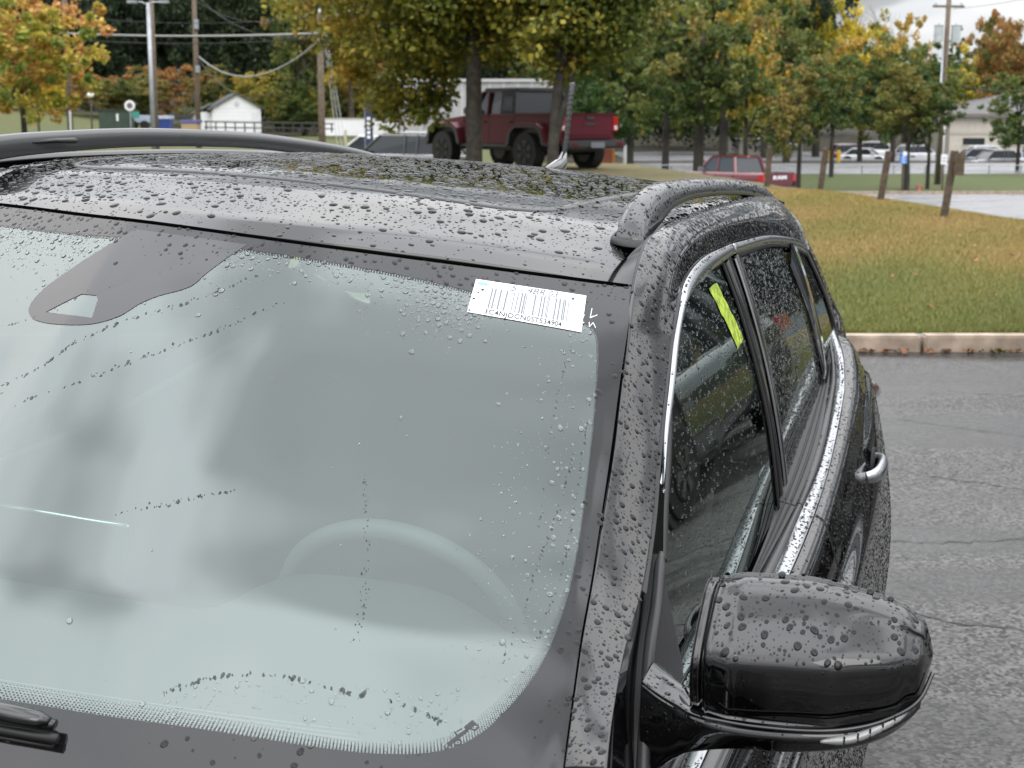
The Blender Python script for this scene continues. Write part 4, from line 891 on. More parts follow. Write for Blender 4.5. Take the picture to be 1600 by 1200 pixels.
# chalk mark
def strokes(name, lines, w, m, parent, off=.0006):
    V = []; F_ = []
    for L_ in lines:
        for a, b in zip(L_[:-1], L_[1:]):
            a = np.array(a); b = np.array(b); d = (b-a)*np.array([1.3,.85]); n_ = np.array([-d[1],d[0]])/np.linalg.norm(d)*w*np.array([1/1.3,1/.85]); k = len(V)
            V += [wsp(*(a+n_),off), wsp(*(a-n_),off), wsp(*(b-n_),off), wsp(*(b+n_),off)]; F_.append((k,k+1,k+2,k+3))
    return mkobj(name, np.array(V), F_, m, parent, smooth=False)
ch = strokes('chalk_mark', [[(.8488,.0649),(.8487,.0881),(.8600,.0790)],[(.8488,.0881),(.8530,.0830)],[(.8486,.098),(.8500,.109),(.8550,.0985),(.8610,.1095)]], .0007, mat('chalk', (.75,.78,.78), .9), None)
ch.matrix_world = M; tag(ch, 'thin white chalk scribble on the windshield edge beside the barcode sticker', 'chalk mark')
# yellow-green paint pen stroke on the driver's window
tp = MB(); pts_ = [(-.105,1.453),(-.185,1.448),(-.275,1.345),(-.200,1.352)]
c4 = [np.array(p) for p in ((-.095,1.448),(-.165,1.452),(-.262,1.343),(-.195,1.338))]
V = []; F_ = []
for j in range(13):
    for i in range(5):
        v_ = j/12; u_ = i/4; q = (c4[0]*(1-u_)+c4[1]*u_)*(1-v_)+(c4[3]*(1-u_)+c4[2]*u_)*v_
        if i in (0,4): q = q+np.array([random.uniform(-.0045,.0045), random.uniform(-.003,.003)])
        V.append((q[0], gy(q[0],q[1])+.0012, q[1]))
F_ = [(j*5+i, j*5+i+1, j*5+i+6, j*5+i+5) for j in range(12) for i in range(4)]
ms_ = mat('yellow_green_marker', (.33,.45,.03), .6, noise=(70,.6,8))
o = mkobj('marker_stroke', V, F_, ms_); o.matrix_world = M; tag(o, 'wide yellow green marker stroke across the front side window', 'marker stroke')

# ------------------------------------------------------------------ rain drops
def sample(G, n, dens=None):
    a = G[1:,1:]-G[:-1,:-1]; b = G[1:,:-1]-G[:-1,1:]; A = .5*np.linalg.norm(np.cross(a,b),axis=-1)
    ny_, nx_ = A.shape; S, T = np.meshgrid((np.arange(nx_)+.5)/nx_, (np.arange(ny_)+.5)/ny_)
    W = A*(dens(S,T,.25*(G[1:,1:]+G[:-1,:-1]+G[1:,:-1]+G[:-1,1:])) if dens else 1); p = (W/W.sum()).ravel(); k = rng.choice(len(p), n, p=p); j, i = np.divmod(k, nx_)
    u = rng.random(n)[:,None]; v = rng.random(n)[:,None]
    def bl(Q): return Q[j,i]*(1-u)*(1-v)+Q[j,i+1]*u*(1-v)+Q[j+1,i]*(1-u)*v+Q[j+1,i+1]*u*v
    N = bl(normals(G)); N /= np.linalg.norm(N,axis=1,keepdims=True); return bl(G), N
def drops(P, N, r, elong=None, hr=.33, big=.0014):
    """domes of water sitting on points P with normals N; returns list of (V, quads, tris)"""
    res = []
    down = np.array([0,0,-1.])[None]-N*(-N[:,2:3]); dl = np.linalg.norm(down,axis=1,keepdims=True)
    rd = rng.normal(size=N.shape); rd -= N*(rd*N).sum(1,keepdims=True); rd /= np.linalg.norm(rd,axis=1,keepdims=True)
    a = down+rd*.25; a -= N*(a*N).sum(1,keepdims=True); a /= np.linalg.norm(a,axis=1,keepdims=True); b = np.cross(N,a)
    el = 1+rng.random(len(P))*.25+.35*dl[:,0]*rng.random(len(P)) if elong is None else elong
    for sel, K, ringr in ((r > big, 12, (1.,.93,.72,.40)), (r <= big, 7, (1.,.62))):
        if not sel.any(): continue
        p, n_, a_, b_, r_, e_ = P[sel], N[sel], a[sel], b[sel], r[sel], el[sel]; m_ = len(p)
        th = np.linspace(0,2*np.pi,K,endpoint=False)[None]+rng.random((m_,1))*6.28
        wob = 1+.07*np.sin(2*th+rng.random((m_,1))*6.28)+.04*np.sin(3*th+rng.random((m_,1))*6.28); ca = np.cos(th)*wob; sa = np.sin(th)*wob
        hh = r_*hr*(.8+.4*rng.random(m_)); L = []
        for q in ringr:
            h = np.sqrt(max(0,1-q*q))*hh if q < 1 else hh*-.06
            sag = .18*(1-q)*e_*r_
            L.append(p[:,None]+a_[:,None]*((ca*q)*(r_*e_)[:,None]+sag[:,None])[...,None]+b_[:,None]*((sa*q)*r_[:,None])[...,None]+n_[:,None]*(h if np.ndim(h) else np.full(m_,h))[:,None,None])
        L.append((p+a_*(.18*e_*r_)[:,None]+n_*hh[:,None])[:,None])
        V = np.concatenate(L,1); nvp = V.shape[1]; base = np.arange(m_)[:,None,None]*nvp
        k = np.arange(K); k2 = (k+1)%K
        Q = np.concatenate([np.stack([i*K+k, i*K+k2, (i+1)*K+k2, (i+1)*K+k],-1) for i in range(len(ringr)-1)])[None]+base
        T = np.stack([(len(ringr)-1)*K+k, (len(ringr)-1)*K+k2, np.full(K,len(ringr)*K)],-1)[None]+base
        res.append((V.reshape(-1,3), Q.reshape(-1,4), T.reshape(-1,3)))
    return res
def build_drops(name, parts, label, m='wpaint'):
    V = []; Q = []; T = []; k = 0
    for v, q, t in parts: V.append(v); Q.append(q+k); T.append(t+k); k += len(v)
    o = fastmesh(name, np.concatenate(V), [np.concatenate(Q), np.concatenate(T)], MT[m], smooth=True); o.matrix_world = M
    return tag(o, label, 'rain drops', kind='stuff')
def rad_(n, lo, hi, k): return lo*(1+rng.pareto(k, n)).clip(0, hi/lo)
def spaced(P, r, gap=1.12):
    o_ = np.argsort(-r); cell = .010; H = {}; keep = []
    Q = np.floor(P/cell).astype(int)
    for i in o_:
        q = Q[i]; pi = P[i]; ri = r[i]; ok = True
        for a in (-1,0,1):
            for b in (-1,0,1):
                for c in (-1,0,1):
                    for j in H.get((q[0]+a,q[1]+b,q[2]+c), ()):
                        d = pi-P[j]; m_ = (ri+r[j])*gap
                        if d[0]*d[0]+d[1]*d[1]+d[2]*d[2] < m_*m_: ok = False; break
                    if not ok: break
                if not ok: break
            if not ok: break
        if ok: H.setdefault((q[0],q[1],q[2]), []).append(i); keep.append(i)
    return np.array(keep)
def on(G, n, lo, hi, k, dens=None, **kw):
    P, N = sample(G, n, dens); r = rad_(n,lo,hi,k).clip(lo,hi); i = spaced(P, r); return drops(P[i], N[i], r[i], **kw)
inS = lambda X, Y: (X < .14-.04*np.abs(Y)/.4-.0) & (np.abs(Y) < .44) & (X > -1.1)
GR2 = orient(G_roof+np.array([0,0,.0001]), (0,0,1)); GR3 = orient(G_roof+np.array([0,0,.0015]), (0,0,1))
parts = on(GR2, 7600, .0009, .0064, 1.95, lambda s,t,p: (~inS(p[...,0],p[...,1]))*(p[...,0]>-.9)*(.35+1.0*sstep(.0,.14,seamx(p[...,1])-p[...,0])+.5*(p[...,1]<-.2)))
parts += on(GR3, 6500, .0012, .0075, 2.2, lambda s,t,p: inS(p[...,0],p[...,1])*(p[...,0]>-1.0), hr=.28)
parts += on(GR3, 1500, .0018, .0085, 2.2, lambda s,t,p: inS(p[...,0],p[...,1])*(p[...,0]>-.5), hr=.24)
build_drops('rain_drops', parts, 'clear rain beads scattered over the black roof and sunroof glass')
def inpoly(X, Z, P):
    c = np.zeros(X.shape,bool); P = np.array(P)
    for k in range(len(P)):
        (x1,z1),(x2,z2) = P[k],P[(k+1)%len(P)]
        if z1 == z2: continue
        c ^= ((z1 > Z) != (z2 > Z)) & (X < (x2-x1)*(Z-z1)/(z2-z1)+x1)
    return c
# windshield: header band, right edge, wiped trails
def ws_dens(s, t, p):
    head = np.exp(-((t/.055)**2))*1.3 + np.exp(-((t-.02)/.09)**2)*np.clip((.55-s)*2,0,1)*1.6
    edge = np.clip((s-.885)/.04,0,1)*.42
    tail = .16*np.clip((s-.76)/.1,0,1)*(t<.85)*(t>.1)
    low = .10*((s-.70)**2/.012+(t-.82)**2/.005 < 1)
    clust = 2.6*np.exp(-((s-.70)/.035)**2-((t-.085)/.055)**2)
    return head+edge+tail+low*2+clust+.002
W0 = windshield(161,121); W0 = orient(W0, (.6,0,.8)); flipped = not np.allclose(W0[0,0], windshield(161,121)[0,0])
dn = (lambda s,t,p: ws_dens(s, 1-t, p)) if flipped else ws_dens
sg_, tg_ = np.meshgrid((np.arange(160)+.5)/160, (np.arange(120)+.5)/120)
clear_ = inpoly(sg_, tg_, inr) & ~inpoly(sg_, tg_, SE)
if flipped: clear_ = clear_[::-1]
dark_ = on(W0, 2900, .0008, .0042, 2.1, lambda s,t,p: dn(s,t,p)*(~clear_))
parts = on(W0, 2600, .0008, .0036, 2.3, lambda s,t,p: dn(s,t,p)*clear_, hr=.36)
def trail(pts, n, r0, r1, jit=.0015):
    q = cr(np.array(pts), n*3)[np.sort(rng.choice(n*3, n, replace=False))]+rng.normal(0, jit, (n,2))
    P = wsp(q[:,0], q[:,1], .0002); Nn = wsp(q[:,0], q[:,1], .01)-wsp(q[:,0], q[:,1], 0); Nn /= np.linalg.norm(Nn,axis=1,keepdims=True)
    return drops(P, Nn, rng.uniform(r0, r1, n)*(.5+rng.random(n)), elong=1.4+rng.random(n)*.7, hr=.35, big=.0008)
for pts, n, a, b in (([(.33,.385),(.393,.3259),(.4166,.2778),(.4574,.2143),(.4985,.1573),(.5346,.0845)],95,.0009,.0026), ([(.36,.43),(.4358,.3526),(.4694,.3051),(.4995,.257),(.5252,.215),(.5646,.1339)],85,.0009,.0026),
                     ([(.2828,.2623),(.3369,.2334),(.397,.168),(.4479,.133),(.4791,.0694)],40,.0008,.0022), ([(.6791,.4285),(.6961,.543),(.7103,.6426)],60,.0008,.0014), ([(.710,.64),(.7100,.67),(.7104,.6964)],14,.0009,.0015),
                     ([(.602,.7905),(.6284,.7619),(.662,.751),(.705,.7634),(.7607,.7881),(.7859,.8122)],75,.0012,.0032), ([(.5232,.5431),(.5601,.5069),(.5949,.479)],40,.0009,.0022),
                     ([(.86,.35),(.855,.45),(.842,.55),(.835,.65),(.825,.72)],60,.0008,.0018), ([(.83,.15),(.825,.3),(.835,.5)],50,.0006,.0014), ([(.875,.25),(.88,.4),(.878,.55),(.86,.68)],60,.0007,.0018)):
    trl_ = (trl_ if 'trl_' in globals() else [])+trail(pts, n, a*.62, b*.62)
build_drops('rain_drops', parts, 'clear rain beads on the open glass of the windshield', 'water')
build_drops('rain_drops', dark_, 'rain beads on the black windshield border at the edge of the glass')
build_drops('rain_drops', trl_, 'thin wiped trails of tiny droplets crossing the windshield', 'wglass')
parts = on(G_cant, 3300, .0008, .0042, 2.1, lambda s,t,p: (p[...,0]>-.3)*1.) 
parts += on(G_cant, 4200, .0010, .0038, 2.5, lambda s,t,p: (p[...,0]<.0)*1.)
build_drops('rain_drops', parts, 'rain beads on the black windshield pillar and roof edge above the side windows')
def glassgrid(x0,x1,z0,z1,n=40):
    X,Z = np.meshgrid(np.linspace(x0,x1,n), np.linspace(z0,z1,n)); return orient(np.stack([X, gy(X,Z)+.0005, Z],-1), (0,1,.2))
parts = on(glassgrid(-.36,.56,.95,1.47,90), 1500, .0009, .0024, 3.2, lambda s,t,p: inpoly(p[...,0],p[...,2],GFo)*(.25+1.5*sstep(1.0,1.4,p[...,2])), hr=.4)
parts += on(glassgrid(-1.36,-.42,1.05,1.47,90), 5200, .0010, .0030, 3.0, lambda s,t,p: (inpoly(p[...,0],p[...,2],GRo)|inpoly(p[...,0],p[...,2],GQo))*1., hr=.4)
build_drops('rain_drops', parts, 'fine rain droplets speckling the side windows', 'water')
parts = on(G_rd, 9000, .0010, .0030, 3.0, lambda s,t,p: (p[...,2]>.35)*1., hr=.45)
parts += on(G_fd, 6000, .0010, .0034, 3.0, lambda s,t,p: (p[...,2]>.35)*(p[...,0]<.5), hr=.45)
parts += on(G_qt, 3500, .0011, .0030, 3.0, lambda s,t,p: (p[...,2]>.35)*1., hr=.45)
parts += on(orient(G_dp,(0,1,.1)), 2600, .0011, .0032, 3.0, hr=.45)+on(orient(G_rc,(0,.6,.8)), 700, .0012, .0034, 3.0, hr=.45)
for c1, c2, nn_ in ((BI,BO,2200),(BR,BI,500)):
    a_ = np.array(cut(c1,.93,-1.36,60)); b_ = np.array(cut(c2,.93,-1.36,60)); w = np.linspace(.1,.9,6)[:,None,None]; Gx = orient(a_[None]*(1-w)+b_[None]*w+np.array([0,0,.003]), (0,.5,.8)); parts += on(Gx, nn_, .0010, .0034, 2.6)
a_ = cr(CI,80); b_ = cr(CO,80); w = np.linspace(.15,.85,5)[:,None,None]; Gx = orient(a_[None]*(1-w)+b_[None]*w, (0,1,.3)); Gx = Gx+normals(Gx)*.006; parts += on(Gx, 700, .0010, .0026, 3.)
build_drops('rain_drops', parts, 'fine rain droplets on the black doors and bright window trims')
# near rail top and the far rail's inner face
VRg = orient(VR[1:8], (0,.3,1)); parts = on(VRg, 1500, .0010, .0042, 2.4)
VRg = orient(VR2[5:9], (0,1,.3)); parts += on(VRg, 260, .0012, .0040, 2.2)
build_drops('rain_drops', parts, 'rain beads clinging to the two black roof rails')
nm = normals(G_mir)
parts = on(G_mir, 620, .0008, .0046, 1.8, lambda s,t,p: (nm[:-1,:-1,2]>.3)*1.0+.01)
parts += on(G_mir, 150, .0006, .0014, 3., lambda s,t,p: (nm[:-1,:-1,0]>.5)*1.)
nk = normals(G_sk); parts += on(G_sk, 160, .0010, .0036, 2.2, lambda s,t,p: (nk[:-1,:-1,2]>-.2)*(p[...,0]>.70)*(.3+2*(p[...,1]<.81)))
build_drops('rain_drops', parts, 'large rain beads on the door mirror housing')

# ------------------------------------------------------------------ background placement helpers
def zat(py, D): return CW.z + D*math.tan(PITCH+math.atan((600-py)/2400))
def lat(px, D, z=0.): return (px-800)/2400*(D*.985+(CW.z-z)*.1726)
def place(px, D, z=None):
    L = lat(px, D, 0 if z is None else z); zz = tz(L, D) if z is None else z
    return gp(L, D, zz)
def frame(p, ang=0.):
    """matrix at p whose x axis points to the camera's right turned by ang (radians, anticlockwise from above)"""
    x = GR_*math.cos(ang)+GF*math.sin(ang); y = Vector((-x.y, x.x, 0)); return Matrix.Translation(p) @ Matrix(((x.x,y.x,0,0),(x.y,y.y,0,0),(0,0,1,0),(0,0,0,1)))

# ------------------------------------------------------------------ foliage
def leaf_mat(name, ramp, rough=.6):
    m = bpy.data.materials.new(name); m.use_nodes = True; N = m.node_tree; b = N.nodes['Principled BSDF']; b.inputs['Roughness'].default_value = rough; b.inputs['Specular IOR Level'].default_value = .35
    at = N.nodes.new('ShaderNodeAttribute'); at.attribute_name = 'tone'; sp = N.nodes.new('ShaderNodeSeparateColor'); N.links.new(at.outputs['Color'], sp.inputs[0])
    oi = N.nodes.new('ShaderNodeObjectInfo'); ad = N.nodes.new('ShaderNodeMath'); ad.operation = 'MULTIPLY_ADD'; ad.inputs[1].default_value = .30; N.links.new(oi.outputs['Random'], ad.inputs[0])
    s2 = N.nodes.new('ShaderNodeMath'); s2.operation = 'ADD'; s2.inputs[1].default_value = -.15; N.links.new(sp.outputs[0], s2.inputs[0]); N.links.new(s2.outputs[0], ad.inputs[2])
    r = N.nodes.new('ShaderNodeValToRGB'); e = r.color_ramp.elements; n = len(ramp)
    e[0].position = 0; e[0].color = (*ramp[0],1); e[1].position = 1; e[1].color = (*ramp[-1],1)
    for k in range(1,n-1): q = e.new(k/(n-1)); q.color = (*ramp[k],1)
    N.links.new(ad.outputs[0], r.inputs[0])
    vm = N.nodes.new('ShaderNodeVectorMath'); vm.operation = 'SCALE'; mm = N.nodes.new('ShaderNodeMath'); mm.operation = 'MULTIPLY_ADD'; mm.inputs[1].default_value = 1.1; mm.inputs[2].default_value = .88; N.links.new(sp.outputs[1], mm.inputs[0])
    N.links.new(r.outputs[0], vm.inputs[0]); N.links.new(mm.outputs[0], vm.inputs[3]); N.links.new(vm.outputs[0], b.inputs['Base Color'])
    tl = N.nodes.new('ShaderNodeBsdfTranslucent'); N.links.new(vm.outputs[0], tl.inputs[0]); mx = N.nodes.new('ShaderNodeMixShader'); mx.inputs[0].default_value = .35
    N.links.new(b.outputs[0], mx.inputs[1]); N.links.new(tl.outputs[0], mx.inputs[2]); N.links.new(mx.outputs[0], N.nodes['Material Output'].inputs[0]); return m
LM = {
 'maple': leaf_mat('maple_turning', [(.06,.085,.016),(.11,.125,.022),(.17,.165,.028),(.25,.21,.035),(.33,.21,.04)]),
 'orange': leaf_mat('maple_orange', [(.12,.16,.03),(.21,.22,.035),(.33,.27,.045),(.40,.26,.065),(.40,.20,.08)]),
 'olive': leaf_mat('olive_leaves', [(.04,.065,.018),(.07,.095,.022),(.105,.12,.028),(.14,.135,.032),(.20,.14,.04)]),
 'green': leaf_mat('green_leaves', [(.025,.05,.015),(.04,.08,.02),(.07,.10,.025),(.10,.12,.03)]),
 'rust': leaf_mat('rust_leaves', [(.07,.085,.02),(.11,.11,.025),(.18,.13,.035),(.27,.13,.045)]),
 'yellow': leaf_mat('yellow_leaves', [(.14,.16,.02),(.30,.26,.03),(.46,.36,.04)]),
 'dark': leaf_mat('conifer_needles', [(.010,.020,.008),(.018,.032,.012),(.03,.045,.016)]),
}
def leaves(C, n, spread, size, aspect=1.3, tone=None, flat=.5):
    """n leaf quads scattered round the cluster centres C (m,3)"""
    k = rng.integers(0, len(C), n); sp = spread if np.ndim(spread) == 0 else np.asarray(spread)[k][:,None]
    g = rng.normal(size=(n,3)); g /= np.maximum(np.linalg.norm(g,axis=1,keepdims=True),1e-6); g *= rng.random((n,1))**.5*sp; g[:,2] *= .75
    P = C[k]+g; a = rng.normal(size=(n,3)); a[:,2] *= flat; a /= np.linalg.norm(a,axis=1,keepdims=True); b = rng.normal(size=(n,3)); b -= a*(a*b).sum(1,keepdims=True); b /= np.linalg.norm(b,axis=1,keepdims=True)
    s = size*rng.uniform(.55,1.3,(n,1)); V = np.stack([P-a*s*aspect*.5, P+b*s*.42, P+a*s*aspect*.5, P-b*s*.42], 1).reshape(-1,3)
    t = np.zeros((n,3)); ct = tone[k] if tone is not None else rng.random(len(C))[k]; t[:,0] = np.clip(ct+rng.normal(0,.14,n),0,1); t[:,1] = np.clip(rng.random(n),0,1)
    return V, np.arange(4*n).reshape(-1,4), np.repeat(t,4,0)
def crown_mesh(name, kind, n, size, seed, m):
    """unit crown: height 1, radius about .5, base at z=0"""
    global rng
    keep = rng; rng = np.random.default_rng(seed)
    C = []; S = []
    if kind == 'conifer':
        for i in range(150):
            z = rng.random()**.9; r = .26*(1-z)**.8+.015; a = rng.random()*6.28; q = r*(.5+.5*rng.random()); C.append((math.cos(a)*q, math.sin(a)*q, z)); S.append(.035+.06*(1-z))
    else:
        lob = [(rng.normal(0,.17), rng.normal(0,.17), .30+.5*rng.random(), .18+.13*rng.random()) for _ in range(9 if kind=='round' else 13)]
        lob = lob+[(0,0,.45,.30)]
        for i in range(190):
            x,y,z,r = lob[rng.integers(len(lob))]; g = rng.normal(size=3); g /= np.linalg.norm(g); q = r*(.55+.5*rng.random()); C.append((x+g[0]*q, y+g[1]*q, max(.03, z+g[2]*q*.95))); S.append(.030+.045*rng.random())
    C = np.array(C); S = np.array(S); cl = np.clip(.5+.35*np.sin(C[:,0]*7+seed)+.7*(C[:,2]-.5)+rng.normal(0,.22,len(C)), 0, 1)
    V, F_, T = leaves(C, n, S, size, tone=cl)
    rng = keep
    o = fastmesh(name, V, [F_], m, cols=T); me = o.data; bpy.data.objects.remove(o); return me
MT['bark'] = mat('grey_brown_bark', (.075,.062,.05), .9, noise=(9,.5,8), bump=(25,.8,.02))
MT['bark2'] = mat('dark_wet_bark', (.035,.030,.024), .8, noise=(7,.6,8), bump=(20,.8,.02))
def trunk_mb(h, r, lean=(0,0), limbs=5, seed=1, spread=.35, top=.7):
    rd = random.Random(seed); mb = MB(); pts = [(0,0,-.2)]
    for k in range(1,7): t_ = k/6; pts.append((lean[0]*t_+rd.gauss(0,.02)*h*.15, lean[1]*t_+rd.gauss(0,.02)*h*.15, h*top*t_))
    mb.tube(cr(np.array(pts),14), np.linspace(r*1.15,r*.45,14), 9)
    for k in range(limbs):
        t_ = .42+.5*k/limbs; b = Vector((lean[0]*t_, lean[1]*t_, h*top*t_)); a = rd.random()*6.28; d = Vector((math.cos(a)*spread, math.sin(a)*spread, .42))*h*(.55+.3*rd.random())*.7
        mb.tube([b, b+d*.35+Vector((0,0,.02*h)), b+d*.7+Vector((0,0,.05*h)), b+d], [r*.5*(1-t_*.4), r*.36, r*.22, r*.06], 6)
    return mb
CRN = {}
def crown(kind, m, v):
    k = (kind, m, v)
    if k not in CRN: CRN[k] = crown_mesh('crown', kind, 9500 if kind != 'conifer' else 9000, .027 if kind != 'conifer' else .021, 17*v+len(CRN)+3, LM[m])
    return CRN[k]
TRK = {}
def tree(name, px, D, z0, h, cr_r, base, kind, m, label, group=None, trunk=True, v=0, L=None, bark='bark', seed=None, tr=None):
    """whole tree: height h, crown radius cr_r, crown starts at height base"""
    L = lat(px, D) if L is None else L; z = tz(L, D) if z0 is None else z0
    t = empty(name); tag(t, label, 'tree', group); t.matrix_world = frame(gp(L, D, z), random.random()*6.28)
    c = bpy.data.objects.new('crown', crown(kind, m, v)); col.objects.link(c); c.parent = t
    c.location = (0,0,base); c.scale = (cr_r*2, cr_r*2, h-base)
    if trunk:
        key = (bark, v%3)
        if key not in TRK:
            o = trunk_mb(1., .028, limbs=5, seed=v+5).build('trunk', MT[bark], None, smooth=True); TRK[key] = o.data; bpy.data.objects.remove(o)
        q = bpy.data.objects.new('trunk', TRK[key]); col.objects.link(q); q.parent = t; k = (tr or h*.02)/.028; q.scale = (k,k,h)
    return t

# ------------------------------------------------------------------ the two maples in front of the pickup, with real limbs and leaves
def big_maple(name, px, D, r, H, fork, crown_box, n, m, label, seed, lean=(0,0), extra_pts=()):
    global rng
    rd = random.Random(seed); L = lat(px, D); z = tz(L, D); t = empty(name); tag(t, label, 'tree', 'maples on the mound'); t.matrix_world = frame(gp(L, D, z))
    mb = MB(); top = Vector((lean[0], lean[1], fork)); ends = []
    mb.tube(cr(np.array([(0,0,-.25),(0,0,.0),(lean[0]*.3,lean[1]*.3,fork*.4),(lean[0],lean[1],fork)]),14), np.interp(np.linspace(0,1,14),[0,.2,1],[r*1.35,r*1.05,r*.88]), 14)
    (x0,x1),(y0,y1),(c0,c1) = crown_box
    nl = 11
    for k in range(nl):
        a = k*2*math.pi/nl+rd.gauss(0,.25); up = rd.uniform(.25,1.0); tgt = Vector(((x0+x1)/2+math.cos(a)*(x1-x0)/2*.85*(1.15-up*.6), (y0+y1)/2+math.sin(a)*(y1-y0)/2*.85*(1.15-up*.6), c0+(c1-c0)*(.25+.7*up)))
        d = tgt-top; p1 = top+d*.3+Vector((0,0,.12*d.length)); p2 = top+d*.65+Vector((0,0,.10*d.length)); lp = cr(np.array([top[:],p1[:],p2[:],tgt[:]]),10)
        mb.tube(lp, np.linspace(r*.5, r*.06, 10), 8)
        for i in range(3,10):
            for _ in range(3):
                b = Vector(lp[i]); e_ = b+Vector((rd.gauss(0,1),rd.gauss(0,1),rd.gauss(-.1,.6)))*.75; 
                mb.tube([b,(b+e_)/2+Vector((0,0,.1)),e_], [r*.12,r*.07,r*.02], 5); ends.append(e_[:]); ends.append(((b+e_)/2)[:])
    mb.build('trunk', MT['bark2'], t, smooth=True)
    keep = rng; rng = np.random.default_rng(seed)
    C = np.array(ends); extra = []
    for _ in range(len(ends)):
        g = rng.normal(size=3); g /= np.linalg.norm(g); q = .35+.65*rng.random()**.5; extra.append(((x0+x1)/2+g[0]*q*(x1-x0)/2, (y0+y1)/2+g[1]*q*(y1-y0)/2, (c0+c1)/2+g[2]*q*(c1-c0)/2))
    C = np.concatenate([C, np.array(extra)]); C = C[(C[:,2] > c0-.2)]
    for (ex,ey,ez,er,en) in extra_pts: C = np.concatenate([C, np.array([ex,ey,ez])+rng.normal(size=(en,3))*er])
    tone = np.clip(.38+.3*np.sin(C[:,0]*.9+seed)+rng.normal(0,.2,len(C)), 0, 1)
    V, F_, T = leaves(C, n, .42, .115, 1.25, tone, flat=.8)
    rng = keep
    fastmesh('crown', V, [F_], LM[m], t, cols=T); return t
big_maple('maple_tree', 741, 33.5, .185, 7.5, 3.0, ((-4.6,2.6),(-1.3,3.6),(2.1,6.3)), 50000, 'maple', 'large yellowing maple with the thick dark trunk in front of the raised pickup', 5, extra_pts=((-1.2,1.6,1.6,.33,22),(-1.75,1.4,1.75,.36,18),(-.8,1.8,1.85,.22,8),(-2.7,1,2.2,.35,10)))
big_maple('maple_tree', 862, 32.0, .12, 6.5, 2.1, ((-1.1,2.1),(-1.2,2.4),(1.9,5.6)), 17000, 'maple', 'slimmer maple with two leaning stems by the tail of the raised pickup', 9, lean=(.15,.1))
t = bpy.data.objects['maple_tree.001']
MB().tube(cr(np.array([(.02,0,.6),(.22,0,1.3),(.38,.05,1.9),(.5,.1,2.8)]),12), np.linspace(.08,.05,12), 9).build('limb', MT['bark2'], t, smooth=True)

# ------------------------------------------------------------------ middle-distance trees
tree('maple_tree', 40, 62, None, 8.2, 3.4, 1.0, 'wide', 'orange', 'bright orange and yellow maple at the left edge of the lawn', v=1, bark='bark2', tr=.12)
tree('maple_tree', -40, 66, None, 8.5, 3.2, 1.2, 'wide', 'orange', 'second orange maple cut by the left edge of the view', v=2, bark='bark2', tr=.12)
tree('lawn_tree', 62, 84, None, 4.6, 1.7, 1.3, 'round', 'yellow', 'small yellow tree standing behind the orange maple', v=3, tr=.08)
tree('lawn_tree', 1093, 83, -2.1, 11.5, 4.6, 1.2, 'wide', 'olive', 'broad olive tree behind the red pickup in the lower lot', v=1, bark='bark2', tr=.28)
tree('lawn_tree', 1165, 92, -2.1, 8.6, 2.5, 1.2, 'round', 'maple', 'yellowing tree behind and right of the red pickup', v=2, bark='bark2', tr=.15)
tree('lawn_tree', 1249, 78, -2.1, 6.9, 2.5, 1.6, 'round', 'olive', 'slender olive tree on the verge right of the red pickup', v=3, bark='bark2', tr=.12)
tree('lawn_tree', 1300, 96, -2.1, 8.0, 2.6, 2.0, 'wide', 'green', 'green tree behind the yellow bollards', v=4, bark='bark2', tr=.14)
tree('lawn_tree', 1418, 79, -2.1, 6.6, 2.7, 1.3, 'wide', 'olive', 'bushy olive tree on the verge behind the blue sign', v=4, bark='bark2', tr=.15)
tree('lawn_tree', 1452, 80.5, -2.1, 5.8, 1.7, 1.9, 'round', 'olive', 'thin olive tree between the blue sign and the transformer pole', v=5, bark='bark2', tr=.10)
tree('lawn_tree', 1592, 104, -2.1, 6.6, 3.0, .9, 'wide', 'green', 'dark green tree in front of the beige building', v=5, bark='bark2', tr=.13)
for (px, D, h, r, k, m, v, lb) in ((1230,124,14,4.5,'wide','olive',1,'tall olive tree rising behind the slender verge tree'),(1275,142,17,4.4,'wide','yellow',2,'tall golden tree with its top cut by the picture edge'),
        (1195,138,15,4.6,'round','green',2,'tall green tree left of the golden tree'),(1345,128,10.5,4.4,'wide','maple',3,'yellow green tree just below the open sky'),(1395,126,10.2,4.0,'wide','green',1,'green tree under the gap of open sky'),
        (1378,150,13.5,4.0,'round','maple',4,'taller yellow green tree behind the ones under the sky gap'),(1500,172,10.5,5.0,'wide','yellow',1,'yellow tree spreading behind the transformer pole'),(1545,182,13,4,'round','rust',5,'brownish tree behind the yellow one near the beige roof'),
        (1130,112,14.5,4.8,'wide','maple',2,'tall yellow green tree above the red pickup'),(1040,105,12,4.6,'wide','olive',3,'tall olive tree between the raised pickup and the red one'),(985,96,10.5,3.8,'round','green',4,'green tree just right of the raised pickup'),
        (950,118,13,4.6,'wide','green',5,'darker green tree behind the tail of the raised pickup'),(880,125,13,4.5,'wide','olive',1,'olive tree behind the cab of the raised pickup')):
    tree('tall_tree', px, D, -2.1 if px > 900 else None, h, r, h*.08, k, m, lb, 'trees across the road', v=v, bark='bark2')
